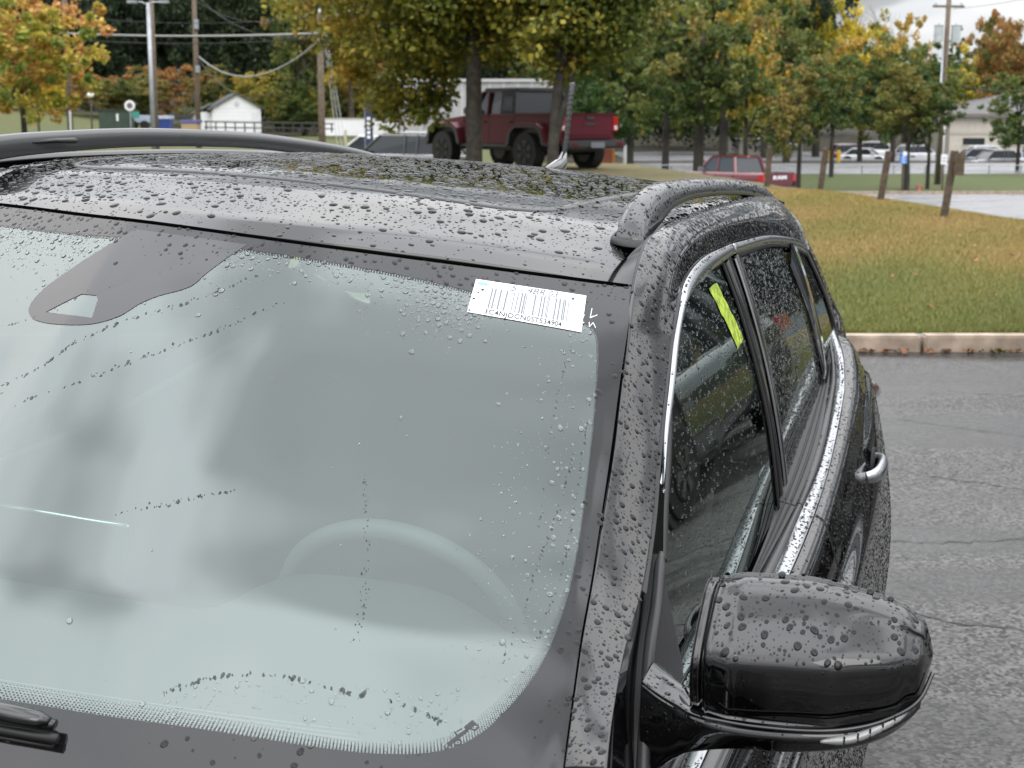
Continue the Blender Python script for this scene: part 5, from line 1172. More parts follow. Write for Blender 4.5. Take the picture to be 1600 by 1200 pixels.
# bare grey tree against the sky
t = empty('bare_tree'); tag(t, 'leafless grey tree against the open sky at upper right', 'tree'); t.matrix_world = frame(place(1412, 175))
rd = random.Random(4); mb = MB()
def limb(p, d, l, r_, k):
    e_ = p+d*l; mb.tube([p, p+d*l*.5+Vector((rd.gauss(0,.05),rd.gauss(0,.05),0))*l, e_], [r_, r_*.8, r_*.6], 5)
    if k:
        for _ in range(3 if k > 1 else 4):
            q = (d+Vector((rd.gauss(0,.42),rd.gauss(0,.42),rd.uniform(0,.3)))).normalized(); limb(p+d*l*rd.uniform(.6,1), q, l*rd.uniform(.6,.8), r_*.55, k-1)
limb(Vector((0,0,0)), Vector((0,0,1)), 6, .22, 5); mb.build('trunk', mat('grey_twig', (.22,.20,.18), .9), t, smooth=True)
# the wood on the hillside: every tree a thing of its own
W_ = []
for row, (D, n, dark, hh) in enumerate(((132,24,.35,12),(147,32,.7,17),(164,34,.8,20),(188,36,.75,22))):
    for i in range(n):
        px = -330+i*(2350/n)+rng.uniform(-30,30)
        if row == 0 and (px > 660 or 250 < px < 470): continue
        if px > 1330 and row < 2: continue
        W_.append((px, D+rng.uniform(-6,6), dark, hh*rng.uniform(.85,1.2), row))
names = {'dark':'dark evergreen','olive':'olive green tree','green':'green broadleaf tree','rust':'rust brown tree','yellow':'yellow leaved tree','maple':'yellow green tree'}
W_.sort(key=lambda q: (q[4], q[0])); CNT = {}
def ordn(k): return f"{k}{'th' if 10 <= k%100 <= 20 else {1:'st',2:'nd',3:'rd'}.get(k%10,'th')}"
for (px, D, dark, hh, row) in W_:
    right = px > 1330
    m = 'dark' if rng.random() < dark*(1.25 if px < 650 else .8) else rng.choice(['olive','green','green','olive','maple','rust'])
    if right: hh = (11.5+ (2.5 if px>1500 else 0))*(1 if row==2 else .95)*rng.uniform(.9,1.12); m = rng.choice(['dark','green','rust','dark'])
    k = 'conifer' if m == 'dark' and rng.random() < .6 else ('wide' if rng.random() < .6 else 'round')
    CNT[row] = CNT.get(row,0)+1; k_ = CNT[row]
    tree('forest_tree', px, D, None, hh, hh*(.27 if k != 'conifer' else .34), hh*.04, k, m, f"{names[m]} of the wooded hillside, {ordn(k_)} from the left in the {['front','second','third','back'][row]} row", 'trees of the wood on the hillside', trunk=(row==0), v=int(rng.integers(0,4)), L=None)
# trees out of the frame to the right and behind, which the wet panels mirror
for i in range(16):
    a = R(-12-i*9.5); D = 95+20*math.sin(i*2.1); q = (math.cos(a), math.sin(a)); L_ = 0
    p = Vector((CW.x, CW.y, 0))+Vector((math.cos(YAW+a*1.), math.sin(YAW+a*1.), 0))*D
    rel = p-Vector((CW.x,CW.y,0)); Dd = rel.dot(GF); Ll = rel.dot(GR_)
    if abs(Ll) < Dd*.42: continue
    m = ['olive','green','rust','maple'][i%4]
    t = tree('distant_tree', 0, Dd, -2.1 if Dd > 40 else 0, 12, 5, .8, 'wide', m, 'broad %s far right of the car, %s along the lot edge' % (names[m], ordn(i+1)), 'trees beside the lot', v=i%4, L=Ll, bark='bark2')
# low shrubs on the bank behind the white shed
for i, (px, D, h, r, m) in enumerate(((120,120,3.2,3.0,'rust'),(170,124,3.5,3.2,'rust'),(215,124,3.8,3,'olive'),(435,128,5.5,3.2,'maple'),(470,126,4.6,3,'olive'),(260,128,5,3.4,'rust'),(395,139,5.2,3,'maple'),(330,142,6,3,'olive'),(520,132,5.2,3.4,'olive'),(560,134,6,3.6,'maple'),(620,120,5.6,3.4,'olive'))):
    s = empty('shrub'); tag(s, f"{'rusty brown' if m=='rust' else 'yellowing' if m=='maple' else 'olive green'} shrub at the foot of the wood, {['far left','left of the green tank','behind the white road sign','right of the white shed','well right of the white shed','between the lamp and the shed','just behind the shed gable','behind the dark shed roof','above the long white wall','above the right end of the white wall','left of the large maple trunk'][i]}", 'shrub', 'shrubs at the foot of the wood')
    s.matrix_world = frame(place(px, D)); c = bpy.data.objects.new('foliage', crown('wide', m, i%4)); col.objects.link(c); c.parent = s; c.scale = (r*2,r*2,h)

# ------------------------------------------------------------------ buildings
MT['siding'] = mat('white_siding', (.80,.81,.84), .6, noise=(3,.04)); MT['shingle'] = mat('dark_shingles', (.07,.075,.08), .9, noise=(6,.3), bump=(12,.5,.02)); MT['stucco'] = mat('beige_stucco', (.50,.46,.40), .85, noise=(2,.08)); MT['dkglass'] = mat('dark_window_glass', (.02,.025,.03), .08)
sh = empty('white_shed'); tag(sh, 'small white shed with a dark gable roof below the wooded hill', 'shed')
Ds = 122.; zb = zat(208,Ds); sh.matrix_world = frame(place(371, Ds, zb), R(15))
w_ = 1.86; e1 = zat(168,Ds)-zb; pk = zat(147,Ds)-zb
MB().prism([(-w_,0),(w_,0),(w_,e1),(0,pk),(-w_,e1)], 'y', 0, 7).build('wall', MT['siding'], sh)
for s_ in (-1,1):
    MB().add([(0,-.25,pk+.10),(s_*(w_+.3),-.25,e1-.12),(s_*(w_+.3),7.3,e1-.12),(0,7.3,pk+.10),(0,-.25,pk+.0),(s_*(w_+.3),-.25,e1-.22),(s_*(w_+.3),7.3,e1-.22),(0,7.3,pk+.0)], [(0,1,2,3),(4,7,6,5),(0,4,5,1),(1,5,6,2),(3,2,6,7)]).build('roof', MT['shingle'], sh)
for k in range(7): MB().box(-w_+.01,w_-.01,-.012,0,.2+k*.28,.2+k*.28+.018).build('siding_joint', mat('siding_shadow_gap',(.5,.5,.52),.7) if k == 0 else bpy.data.materials['siding_shadow_gap'], sh)
MB().box(1.15,1.75,-.05,-.005,0,e1-.35,.01).build('door', mat('door_white',(.68,.69,.72),.5), sh); MB().cyl((0,-.02,pk-.75),'y',.2,.2,-.03,.0,16).build('gable_vent', mat('vent_grey',(.55,.56,.58),.6), sh)
MB().box(-w_-1.2,-w_-.02,2.5,6.5,0,e1-.35).build('wall', MT['siding'], sh)
MB().add([(-w_-1.4,2.3,e1-.45),(-w_+.2,2.3,e1+.35),(-w_+.2,6.7,e1+.35),(-w_-1.4,6.7,e1-.45)], [(0,1,2,3)]).build('roof', MT['shingle'], sh)
# beige building at right
bb = empty('beige_building'); tag(bb, 'beige building with a grey hip roof behind the parked cars at right', 'building'); Db = 150.; zb = -2.3; L0 = lat(1484,Db)
bb.matrix_world = frame(gp(L0, Db, zb), 0); ev = zat(178,Db)-zb; pk = zat(143,Db)-zb
MB().box(0,26,0,16,0,ev).build('wall', MT['stucco'], bb)
MB().add([(-.6,-.6,ev),(26.6,-.6,ev),(26.6,16.6,ev),(-.6,16.6,ev),(8,8,pk),(18,8,pk)], [(0,1,5,4),(1,2,5),(2,3,4,5),(3,0,4),(0,3,2,1)]).build('roof', mat('grey_roof',(.13,.125,.125),.85,noise=(3,.2)), bb)
MB().box(-.62,26.62,-.66,-.60,ev-.28,ev+.02).build('fascia', mat('fascia_brown',(.16,.14,.12),.7), bb)
MB().box(-.02,26,-.06,-.001,ev*.52,ev*.52+.22).build('ledge', mat('stucco_band',(.42,.38,.33),.85), bb)
for k in range(6):
    wv = MB().box(1.3+k*4.1,3.4+k*4.1,-.05,-.002,ev*.28,ev*.44).build('window', MT['dkglass'], bb); MB().box(1.2+k*4.1,3.5+k*4.1,-.09,-.03,ev*.26,ev*.28).build('sill', MT['stucco'], wv)
bb2 = empty('storage_building'); tag(bb2, 'plain pale flat-roofed building behind the cab of the red pickup', 'building'); D_ = 150.; bb2.matrix_world = frame(gp(lat(1157,D_), D_, -2.3), 0)
MB().box(0,3.7,0,8,0,zat(219,D_)+2.3).build('wall', mat('pale_panel',(.62,.58,.53),.8,noise=(2,.05)), bb2); MB().box(3.7,6.2,1,8,0,zat(226,D_)+2.3).build('wall', mat('grey_panel',(.42,.42,.43),.8), bb2); MB().box(-.1,3.8,-.1,8.1,zat(219,D_)+2.3,zat(217.5,D_)+2.3).build('roof', mat('roof_edge',(.5,.48,.45),.8), bb2)
wb = empty('white_building'); tag(wb, 'long white building glimpsed through the leaves behind the raised pickup', 'building'); D_ = 112.; zb = tz(lat(700,D_),D_)-.3; wb.matrix_world = frame(gp(lat(625,D_), D_, zb), 0); hgt = zat(128,D_)-zb
MB().box(0,11,0,12,0,hgt).build('wall', mat('white_panel',(.36,.36,.37),.7,noise=(1,.12)), wb); MB().box(-.15,11.15,-.15,12,hgt,hgt+.22).build('roof', mat('roof_flashing',(.45,.45,.46),.6), wb)
for k in range(11): MB().box(.4+k,.56+k,-.03,0,0,hgt).build('panel_joint', mat('joint_grey',(.45,.45,.46),.7) if k == 0 else bpy.data.materials['joint_grey'], wb)
for k in range(2): MB().box(2+k*5,3.6+k*5,-.05,-.002,.2,2.4).build('door', mat('door_grey',(.3,.3,.32),.6) if k == 0 else bpy.data.materials['door_grey'], wb)
ww = empty('white_wall'); tag(ww, 'low white wall running between the wooden pole and the flag', 'wall'); D_ = 118.; ww.matrix_world = frame(gp(lat(507,D_), D_, zat(212,D_)), R(-4))
MB().box(0,5.6,0,.4,0,zat(186,D_)-zat(212,D_)).build('wall', MT['siding'], ww); MB().box(-.05,5.65,-.05,.45,zat(186,D_)-zat(212,D_),zat(185,D_)-zat(212,D_)+.02).build('coping', MT['stucco'], ww)
# showroom out of the frame, mirrored in the front side window
sr = empty('showroom_building'); tag(sr, 'grey blue showroom mirrored in the front side window', 'building'); sr.matrix_world = Matrix.Translation((-34,13,-1.2)) @ Matrix.Rotation(R(78),4,'Z')
MB().box(-11,5,0,12,0,7.5).build('wall', mat('showroom_cladding',(.20,.24,.27),.4,noise=(2,.2)), sr)
for k in range(5): wv = MB().box(-10.4+k*3.1,-7.8+k*3.1,-.06,-.003,.9,4.6).build('window', MT['dkglass'], sr); MB().box(-10.5+k*3.1,-7.7+k*3.1,-.1,-.04,4.6,4.75).build('frame', MT['siding'], wv)
MB().box(-11.2,5.2,-.4,0,5.6,6.6).build('fascia', MT['siding'], sr)

# ------------------------------------------------------------------ poles, wires, signs, posts
MT['wood'] = mat('weathered_pole_wood', (.15,.115,.085), .9, noise=(12,.4,8), bump=(40,.6,.01)); MT['galv'] = mat('galvanised_steel', (.36,.38,.41), .45, .6, noise=(5,.15))
def pole(px, D, top_py, r, m, label, name='utility_pole', z0=None):
    t = empty(name); tag(t, label, 'utility pole' if name == 'utility_pole' else 'light pole'); L = lat(px, D); z = tz(L,D) if z0 is None else z0; t.matrix_world = frame(gp(L, D, z)); h = zat(top_py, D)-z
    MB().tube([(0,0,-.5),(0,0,h*.5),(0,0,h)], [r*1.12,r,r*.85], 12).build('shaft', m, t, smooth=True); return t, h
def arm(t, z, w=1.2, y=0.): MB().box(-w,w,y-.06,y+.06,z-.06,z+.06).build('crossarm', MT['wood'], t)
def insul(t, x, z): MB().tube([(x,0,z),(x,0,z+.1),(x,0,z+.2)], [.03,.06,.04], 8).build('insulator', mat('porcelain',(.55,.56,.58),.3) if 'porcelain' not in bpy.data.materials else bpy.data.materials['porcelain'], t, smooth=True)
p1, h1 = pole(112, 72, -90, .13, MT['wood'], 'wooden utility pole at far left beside the orange maple')
MB().tube([(-.2,-.3,0),(-.2,-.3,1.0)], [.22,.22], 10).build('junction_box', MT['galv'], p1); MB().tube([(.05,-.15,0),(.05,-.15,2.3)], [.05,.05], 8).build('conduit', mat('white_conduit',(.7,.7,.72),.5), p1)
p2, h2 = pole(241, 62, 4, .09, MT['galv'], 'slim grey steel light pole with a lamp bracket at its top', 'light_pole')
MB().tube([(0,0,h2-.1),(-.25,0,h2+.02),(-.45,0,h2+.02)], .035, 6).build('bracket', MT['galv'], p2, smooth=True); MB().tube([(0,0,h2-.1),(.25,0,h2+.02),(.45,0,h2+.02)], .035, 6).build('bracket', MT['galv'], p2, smooth=True)
for s_ in (-1,1): MB().box(s_*.62-.2,s_*.62+.2,-.12,.12,h2-.03,h2+.08,.02).build('lamp_head', MT['galv'], p2)
p2b, _ = pole(246, 66, -60, .10, MT['wood'], 'brown wooden pole standing right behind the slim grey light pole')
p3, h3 = pole(311, 92, -70, .15, MT['wood'], 'wooden utility pole with small grey boxes left of the white shed')
for k, (py_, dz_) in enumerate(((38,.55),(108,.4))): zz = zat(py_,92)-p3.matrix_world.translation.z; MB().cyl((.12,-.22,zz),'z',.14,.14,-dz_/2,dz_/2,12).build('equipment_box', MT['galv'], p3, smooth=False)
p4, h4 = pole(504, 63, 22, .135, MT['wood'], 'wooden utility pole rising left of the large maple')
insul(p4, 0, h4)
p5, h5 = pole(1474, 86, -40, .15, MT['wood'], 'leaning utility pole carrying two grey transformers at right', z0=-2.1)
p5.matrix_world = frame(gp(lat(1466,86,-2.1), 86, -2.1)) @ Matrix.Rotation(R(.6), 4, 'Y')
zc5 = zat(52,86)+2.1
for s_ in (-1,1):
    tf = MB().cyl((s_*.47,-.05,zc5),'z',.25,.25,-.48,.42,20).build('transformer', mat('transformer_grey',(.45,.48,.50),.45,noise=(4,.15)) if s_ < 0 else bpy.data.materials['transformer_grey'], p5, auto=40)
    MB().tube([(s_*.47,-.05,zc5+.42),(s_*.47,-.05,zc5+.62)], [.05,.03], 8).build('bushing', bpy.data.materials['porcelain'], tf, smooth=True); MB().cyl((s_*.47,-.05,zc5),'z',.262,.262,.36,.42,20).build('lid', MT['galv'], tf)
arm(p5, zat(10,86)+2.1, .85); 
for x in (-.7,.1,.7): insul(p5, x, zat(10,86)+2.16)
MB().tube([(.12,-.1,0),(.14,-.1,4.6)], [.06,.06], 8).build('conduit', bpy.data.materials['white_conduit'], p5, smooth=True)
MB().tube([(-.25,-.2,0),(-.22,-.2,7.5)], [.05,.05], 8).build('conduit', MT['galv'], p5, smooth=True)
cable = mat('black_cable', (.03,.03,.03), .6); cableg = mat('grey_cable_bundle', (.30,.30,.30), .5)
def wire(a, b, sag, r, label, m=cable, name='overhead_wire'):
    A = gp(lat(a[0],a[2]), a[2], zat(a[1],a[2])); B = gp(lat(b[0],b[2]), b[2], zat(b[1],b[2])); P = [A+(B-A)*t_-Vector((0,0,sag*4*t_*(1-t_))) for t_ in np.linspace(0,1,20)]
    o = MB().tube(P, r, 5, cap=False).build(name, m, None, smooth=True); tag(o, label, 'wire'); return o
wire((112,52,72),(504,52,63),.12,.045,'thick grey cable bundle strung from the far left pole to the pole by the maple', cableg)
wire((112,61,72),(504,60,63),.2,.018,'thin black wire just below the thick grey cable bundle')
wire((112,24,72),(504,26,63),.3,.012,'thin upper wire between the far left pole and the pole by the maple')
wire((-120,38,80),(112,52,72),.2,.03,'cable leaving the far left pole towards the left edge', cableg)
wire((504,30,63),(720,-60,50),.2,.03,'cable rising from the pole by the maple towards the upper right', cableg)
wire((315,88,92),(504,62,63),1.3,.035,'slack light grey cable drooping right of the middle pole', cableg)
wire((315,92,92),(504,80,63),2.0,.018,'slack black wire drooping below the slack grey cable')
wire((322,0,92),(504,55,63),.8,.015,'thin wire running down from the middle pole top to the pole by the maple')
wire((312,0,92),(430,34,80),.4,.015,'thin wire slanting down right of the middle pole top')
wire((303,2,92),(262,-60,60),.0,.015,'thin steep wire left of the middle pole')
wire((100,-10,72),(88,40,60),.0,.015,'thin steep wire left of the far left pole')
for k in range(3): wire((508+k*2,40,63),(530+k*7,250,58),0,.012,['steep guy wire nearest the pole by the maple','middle one of the three steep guy wires','outermost of the three steep guy wires'][k], cableg, 'guy_wire')
wire((1478,132,86),(1640,140,80),.2,.03,'black wire running right from the transformer pole')
wire((1195,128,86),(1478,130,86),.3,.015,'faint wire running left from the transformer pole across the trees')
wire((1478,14,86),(1700,-30,80),.2,.012,'thin wire from the crossarm of the transformer pole to the right')
# round lamp, round sign, bins, fence, flag
def item(name, label, cat, px, D, z=None, ang=0., grp=None):
    t = empty(name); tag(t, label, cat, grp); t.matrix_world = frame(place(px, D, z), ang); return t
D_ = 95; t = item('lamp_post','black lamp post with a white globe against the dark trees','street lamp',145,D_); z_ = t.matrix_world.translation.z
MB().tube([(0,0,0),(0,0,zat(153,D_)-z_)],.05,8).build('shaft', cable, t, smooth=True); MB().tube([(0,0,zat(153,D_)-z_+k*.06) for k in range(7)],[.08,.16,.2,.21,.2,.15,.05],12).build('globe', mat('opal_globe',(.8,.8,.76),.4), t, smooth=True)
D_ = 95; t = item('lamp_post','small lamp post seen right of the grey light pole','street lamp',246,D_); z_ = t.matrix_world.translation.z
MB().tube([(0,0,0),(0,0,zat(167,D_)-z_)],.04,8).build('shaft', cable, t, smooth=True); MB().tube([(0,0,zat(167,D_)-z_+k*.05) for k in range(5)],[.06,.13,.14,.12,.04],12).build('globe', bpy.data.materials['opal_globe'], t, smooth=True)
D_ = 80; t = item('road_sign','round white road sign with a dark arrow behind the green tank','sign',206,D_); z_ = t.matrix_world.translation.z; zc_s = zat(165,D_)-z_
MB().tube([(0,0,0),(0,0,zc_s)],.035,8).build('post', MT['galv'], t); MB().cyl((0,-.05,zc_s),'y',.27,.27,-.02,.0,20).build('plate', MT['siding'], t); MB().cyl((0,-.08,zc_s),'y',.15,.15,-.01,.0,16).build('symbol', mat('sign_dark',(.15,.13,.13),.6), t)
MB().box(.05,.45,-.04,.04,zc_s-.62,zc_s-.3,.01).build('lower_plate', mat('teal_sign',(.05,.25,.2),.5), t)
D_ = 82; t = item('transformer_cabinet','dark green cabinet on the lawn below the round sign','cabinet',180,D_,zat(205,D_)); hh = zat(173,D_)-zat(205,D_)
gr = mat('cabinet_green',(.035,.06,.045),.5,noise=(3,.2)); MB().box(-.85,.75,0,1.2,0,hh,.04).build('cabinet_body', gr, t); MB().box(-.9,.8,-.05,1.25,hh,hh+.06,.01).build('lid', gr, t); MB().box(-.02,.0,-.01,0,.1,hh-.1).build('door_gap', cable, t); MB().box(.1,.2,-.03,0,hh*.5,hh*.85).build('warning_label', MT['siding'], t)
D_ = 84; t = item('trailer','pale blue low trailer behind the grey light pole','trailer',218,D_,zat(203,D_)); MB().box(-.7,.6,0,1.4,.35,zat(180,D_)-zat(203,D_),.05).build('trailer_body', mat('pale_blue_paint',(.35,.42,.52),.4), t); MB().cyl((-.3,0,.25),'y',.25,.25,-.1,.1,16).build('wheel', MT['rubber'], t); MB().cyl((.3,0,.25),'y',.25,.25,-.1,.1,16).build('wheel', MT['rubber'], t)
D_ = 80; t = item('dumpster','blue dumpster with a pale lid right of the grey light pole','dumpster',253,D_,zat(206,D_)); hh = zat(186,D_)-zat(206,D_); MB().prism([(-.38,0),(.36,0),(.42,hh),(-.42,hh)],'y',0,1).build('bin_body', mat('deep_blue_paint',(.02,.05,.22),.4), t); MB().box(-.44,.44,-.05,1.05,hh,hh+.18,.02).build('lid', mat('pale_lid',(.45,.5,.65),.4), t)
D_ = 86; t = item('dumpster','smaller purple blue bin with a tan load beside the middle pole','dumpster',296,D_,zat(206,D_)); hh = zat(192,D_)-zat(206,D_); MB().box(-.45,.45,0,1,0,hh,.03).build('bin_body', mat('tan_load',(.4,.3,.18),.8), t); MB().box(-.5,.55,-.05,1.05,hh,hh+.16,.02).build('lid', mat('violet_blue',(.12,.12,.35),.5), t)
# black rail fence
fn = empty('rail_fence'); tag(fn, 'black post and rail fence in front of the white shed', 'fence'); D_ = 100; zf = zat(207,D_); fn.matrix_world = frame(gp(lat(323,D_), D_, zf)); hh = zat(189,D_)-zf
for k in range(14): MB().box(k*.62-.04,k*.62+.04,-.04,.04,0,hh-.012*k).build('post', cable, fn)
MB().tube([(-.1,-.05,hh-.03),(8.2,-.05,hh-.18)],.05,6).build('rail', cable, fn); MB().tube([(-.1,-.05,hh*.45),(8.2,-.05,hh*.45-.1)],.045,6).build('rail', cable, fn)
D_ = 58; t = item('feather_flag','navy feather flag with white lettering by the parked cars','flag',576,D_); z_ = t.matrix_world.translation.z; za = zat(225,D_)-z_; zb_ = zat(152,D_)-z_
MB().tube([(-.12,0,za-.8),(-.12,0,zb_-.3),(.0,0,zb_-.03),(.1,0,zb_-.12)],.015,6).build('pole', MT['galv'], t)
pf = cr(np.array([(-.10,za),(.16,za),(.17,za+(zb_-za)*.6),(.12,za+(zb_-za)*.9),(.02,zb_),(-.10,zb_-.28)]),24); MB().prism([tuple(p) for p in pf],'y',-.006,.006).build('banner', mat('navy_cloth',(.03,.035,.09),.8), t)
for k in range(5): MB().box(-.04,.08,-.012,-.008,za+.2+k*.17,za+.31+k*.17).build('letter', MT['siding'], t)
D_ = 40; t = item('marker_post','short pale post by the far end of the left roof rail','post',543,D_); z_ = t.matrix_world.translation.z; MB().tube([(0,0,-.1),(-.03,0,zat(203,D_)-z_)],.03,8).build('shaft', mat('pale_yellow',(.6,.58,.4),.6), t)
# wooden posts on the mound
def wpost(px0, py0, px1, py1, D, w, label, board=False):
    L0, L1 = lat(px1,D), lat(px0,D); z0 = tz(L0,D); z1 = zat(py0,D); t = empty('wooden_post'); tag(t, label, 'post', 'wooden posts along the mound'); t.matrix_world = frame(gp(L0,D,z0)); r = w/2
    n = 8; v = []
    for zz, x in ((-.3,-.3*(L1-L0)/(z1-z0)),(z1-z0,L1-L0)):
        for k in range(n): a = k*2*math.pi/n+.4; v.append((x+math.cos(a)*r*1.05, math.sin(a)*r*1.05, zz+(random.uniform(-.01,.01) if zz > 0 else 0)))
    MB().add(v, [(k,(k+1)%n,n+(k+1)%n,n+k) for k in range(n)]+[tuple(range(n,2*n))]).build('post_shaft', MT['wood2'], t)
    if board: MB().box(L1-L0-.02,L1-L0+.11,-.12,-.06,z1-z0-.33,z1-z0-.02).build('board', MT['wood2'], t)
MT['wood2'] = mat('old_post_wood', (.085,.062,.042), .9, noise=(14,.5,8), bump=(60,.6,.006))
wpost(1200,229,1197,300,27.5,.10,'grey wooden post in front of the tailgate of the red pickup')
wpost(1287,232,1280,303,27,.10,'wooden post left of the yellow bollards')
wpost(1384,236,1374,321,24.5,.105,'dark wooden post standing before the lower parking lot')
wpost(1485,236,1473,342,21.5,.105,'nearest wooden post with a square board at its top',True)
# yellow bollards, signs, cabinet, hydrant, guard rail
for k, px in enumerate((1297,1310)):
    D_ = 126; t = item('bollard',('left' if k==0 else 'right')+' one of the two yellow bollards across the road','bollard',px,D_,-2.1,0,'yellow bollards'); MB().tube([(0,0,0),(0,0,zat(236,D_)+2.1)],[.15,.15],12).build('shaft', bpy.data.materials.get('bollard_yellow') or mat('bollard_yellow',(.65,.42,.02),.5), t); MB().tube([(0,0,zat(236,D_)+2.1),(0,0,zat(234.5,D_)+2.1)],[.15,.06],12).build('cap', bpy.data.materials['bollard_yellow'], t)
D_ = 77; t = item('blue_sign','small blue sign on a dark post at the far kerb','sign',1409,D_,-2.1); MB().tube([(0,0,0),(0,0,zat(238,D_)+2.1)],.05,8).build('post', MT['wood2'], t); MB().box(-.19,.19,-.09,-.05,zat(256,D_)+2.1,zat(239,D_)+2.1,.01).build('plate', mat('sign_blue',(.02,.16,.50),.5), t); MB().cyl((.05,-.1,zat(240,D_)+2.1),'y',.11,.11,-.01,.01,16).build('symbol', MT['siding'], t)
for k in range(3): MB().box(-.10,.10,-.095,-.091,zat(254-k*4,D_)+2.1,zat(252.6-k*4,D_)+2.1).build('text_line', MT['siding'], t)
D_ = 78; t = item('white_sign','small white sign on a post right of the transformer pole','sign',1472,D_,-2.1); MB().tube([(0,0,0),(0,0,zat(241,D_)+2.1)],.045,8).build('post', MT['wood2'], t); MB().box(-.15,.15,-.09,-.05,zat(257,D_)+2.1,zat(241,D_)+2.1,.01).build('plate', MT['siding'], t)
for k in range(2): MB().box(-.07,.07,-.095,-.091,zat(253-k*5,D_)+2.1,zat(250.5-k*5,D_)+2.1).build('text_line', mat('sign_grey',(.4,.35,.4),.6), t)
D_ = 80; t = item('utility_cabinet','pale green utility cabinet beside the blue sign post','cabinet',1413,D_,-2.1); MB().box(-.12,.22,0,.3,0,zat(262,D_)+2.1,.03).build('cabinet_body', mat('pale_green',(.4,.47,.42),.5), t); MB().box(-.14,.24,-.02,.32,zat(262,D_)+2.1,zat(261,D_)+2.1).build('lid', bpy.data.materials['pale_green'], t)
D_ = 77; t = item('fire_hydrant','small dull red hydrant on the verge between the thin trees','hydrant',1436,D_,-2.1); rm = mat('hydrant_red',(.25,.07,.05),.5); MB().tube([(0,0,0),(0,0,.05),(0,0,.06),(0,0,.36),(0,0,.44)],[.13,.13,.10,.10,.04],12).build('barrel', rm, t, smooth=True); MB().cyl((0,0,.27),'x',.05,.05,-.16,.16,10).build('outlet', rm, t)
D_ = 100; t = item('marker_post','white marker post beside the road right of the raised pickup','post',977,D_,None); z_ = t.matrix_world.translation.z; MB().tube([(0,0,-.1),(0,0,zat(226,D_)-z_)],.09,8).build('shaft', MT['siding'], t)
D_ = 98; t = item('road_barrier','low faded red barrier behind the rear wheel of the raised pickup','barrier',946,D_,None); z_ = t.matrix_world.translation.z; hb_ = max(.3,zat(233,D_)-z_); MB().prism([(-.7,0),(.7,0),(.55,hb_),(-.55,hb_)],'y',0,.5).build('barrier_body', mat('faded_red',(.35,.11,.08),.6), t); MB().box(.45,.6,-.02,.0,hb_*.3,hb_).build('reflector', mat('amber',(.7,.3,.05),.4), t)
gr_ = empty('guard_rail'); tag(gr_, 'long thin steel guard rail on posts along the near side of the road', 'guard rail'); D_ = 98.5; gr_.matrix_world = frame(gp(-2, D_, -2.1))
for k in range(46): MB().box(k*2.02-.035,k*2.02+.035,-.05,.05,-.3,.70).build('post', MT['galv'], gr_)
tag(MB().tube([(-2,-.07,.66),(92,-.07,.66)],.035,6).build('rail', MT['galv'], gr_), None)
MB().tube([(-2,-.07,.30),(92,-.07,.30)],.02,6).build('rail', MT['galv'], gr_)

# ------------------------------------------------------------------ vehicles
MT['tyre'] = mat('tyre_rubber', (.018,.018,.018), .8); MT['alloy'] = mat('alloy', (.45,.46,.48), .3, .8); MT['darkrim'] = mat('black_rim', (.02,.02,.02), .35)
MT['tail'] = mat('tail_lamp_red', (.45,.02,.025), .15, coat=1); MT['tailw'] = mat('lamp_white', (.75,.70,.70), .15, coat=1); MT['head'] = mat('headlamp_clear', (.6,.62,.65), .1, coat=1); MT['plastic'] = mat('grey_black_plastic', (.05,.052,.056), .5, bump=(200,.1,.002))
MT['plate'] = mat('licence_plate', (.75,.77,.80), .5)
def paint(name, c, rough=.28): return mat(name, c, rough, 0, 1., .5)
def wheel(parent, x, y, r, w, rim, s):
    o = MB().cyl((x,y,r),'y',r,r,-w/2,w/2,28); o2 = MB(); o2.v = o.v; o2.f = o.f
    wv = o2.build('wheel', MT['tyre'], parent, auto=40); h = MB().cyl((x,y,r),'y',r*.62,r*.60,-w/2-.008,w/2+.008,24)
    h.build('rim', MT['darkrim'], wv); sp_ = MB()
    for k in range(6):
        a = k*math.pi/3; c_, s_ = math.cos(a), math.sin(a); yy = y+s*(w/2+.014)
        q = [(x+c_*.05*r/.35-s_*.03,yy,r+s_*.05+c_*.03),(x+c_*.05-(-s_)*.03,yy,r+s_*.05-c_*.03),(x+c_*r*.58+s_*.045,yy,r+s_*r*.58-c_*.045),(x+c_*r*.58-s_*.045,yy,r+s_*r*.58+c_*.045)]; sp_.add(q, [(0,1,2,3),(3,2,1,0)])
    sp_.build('spokes', rim, wv)
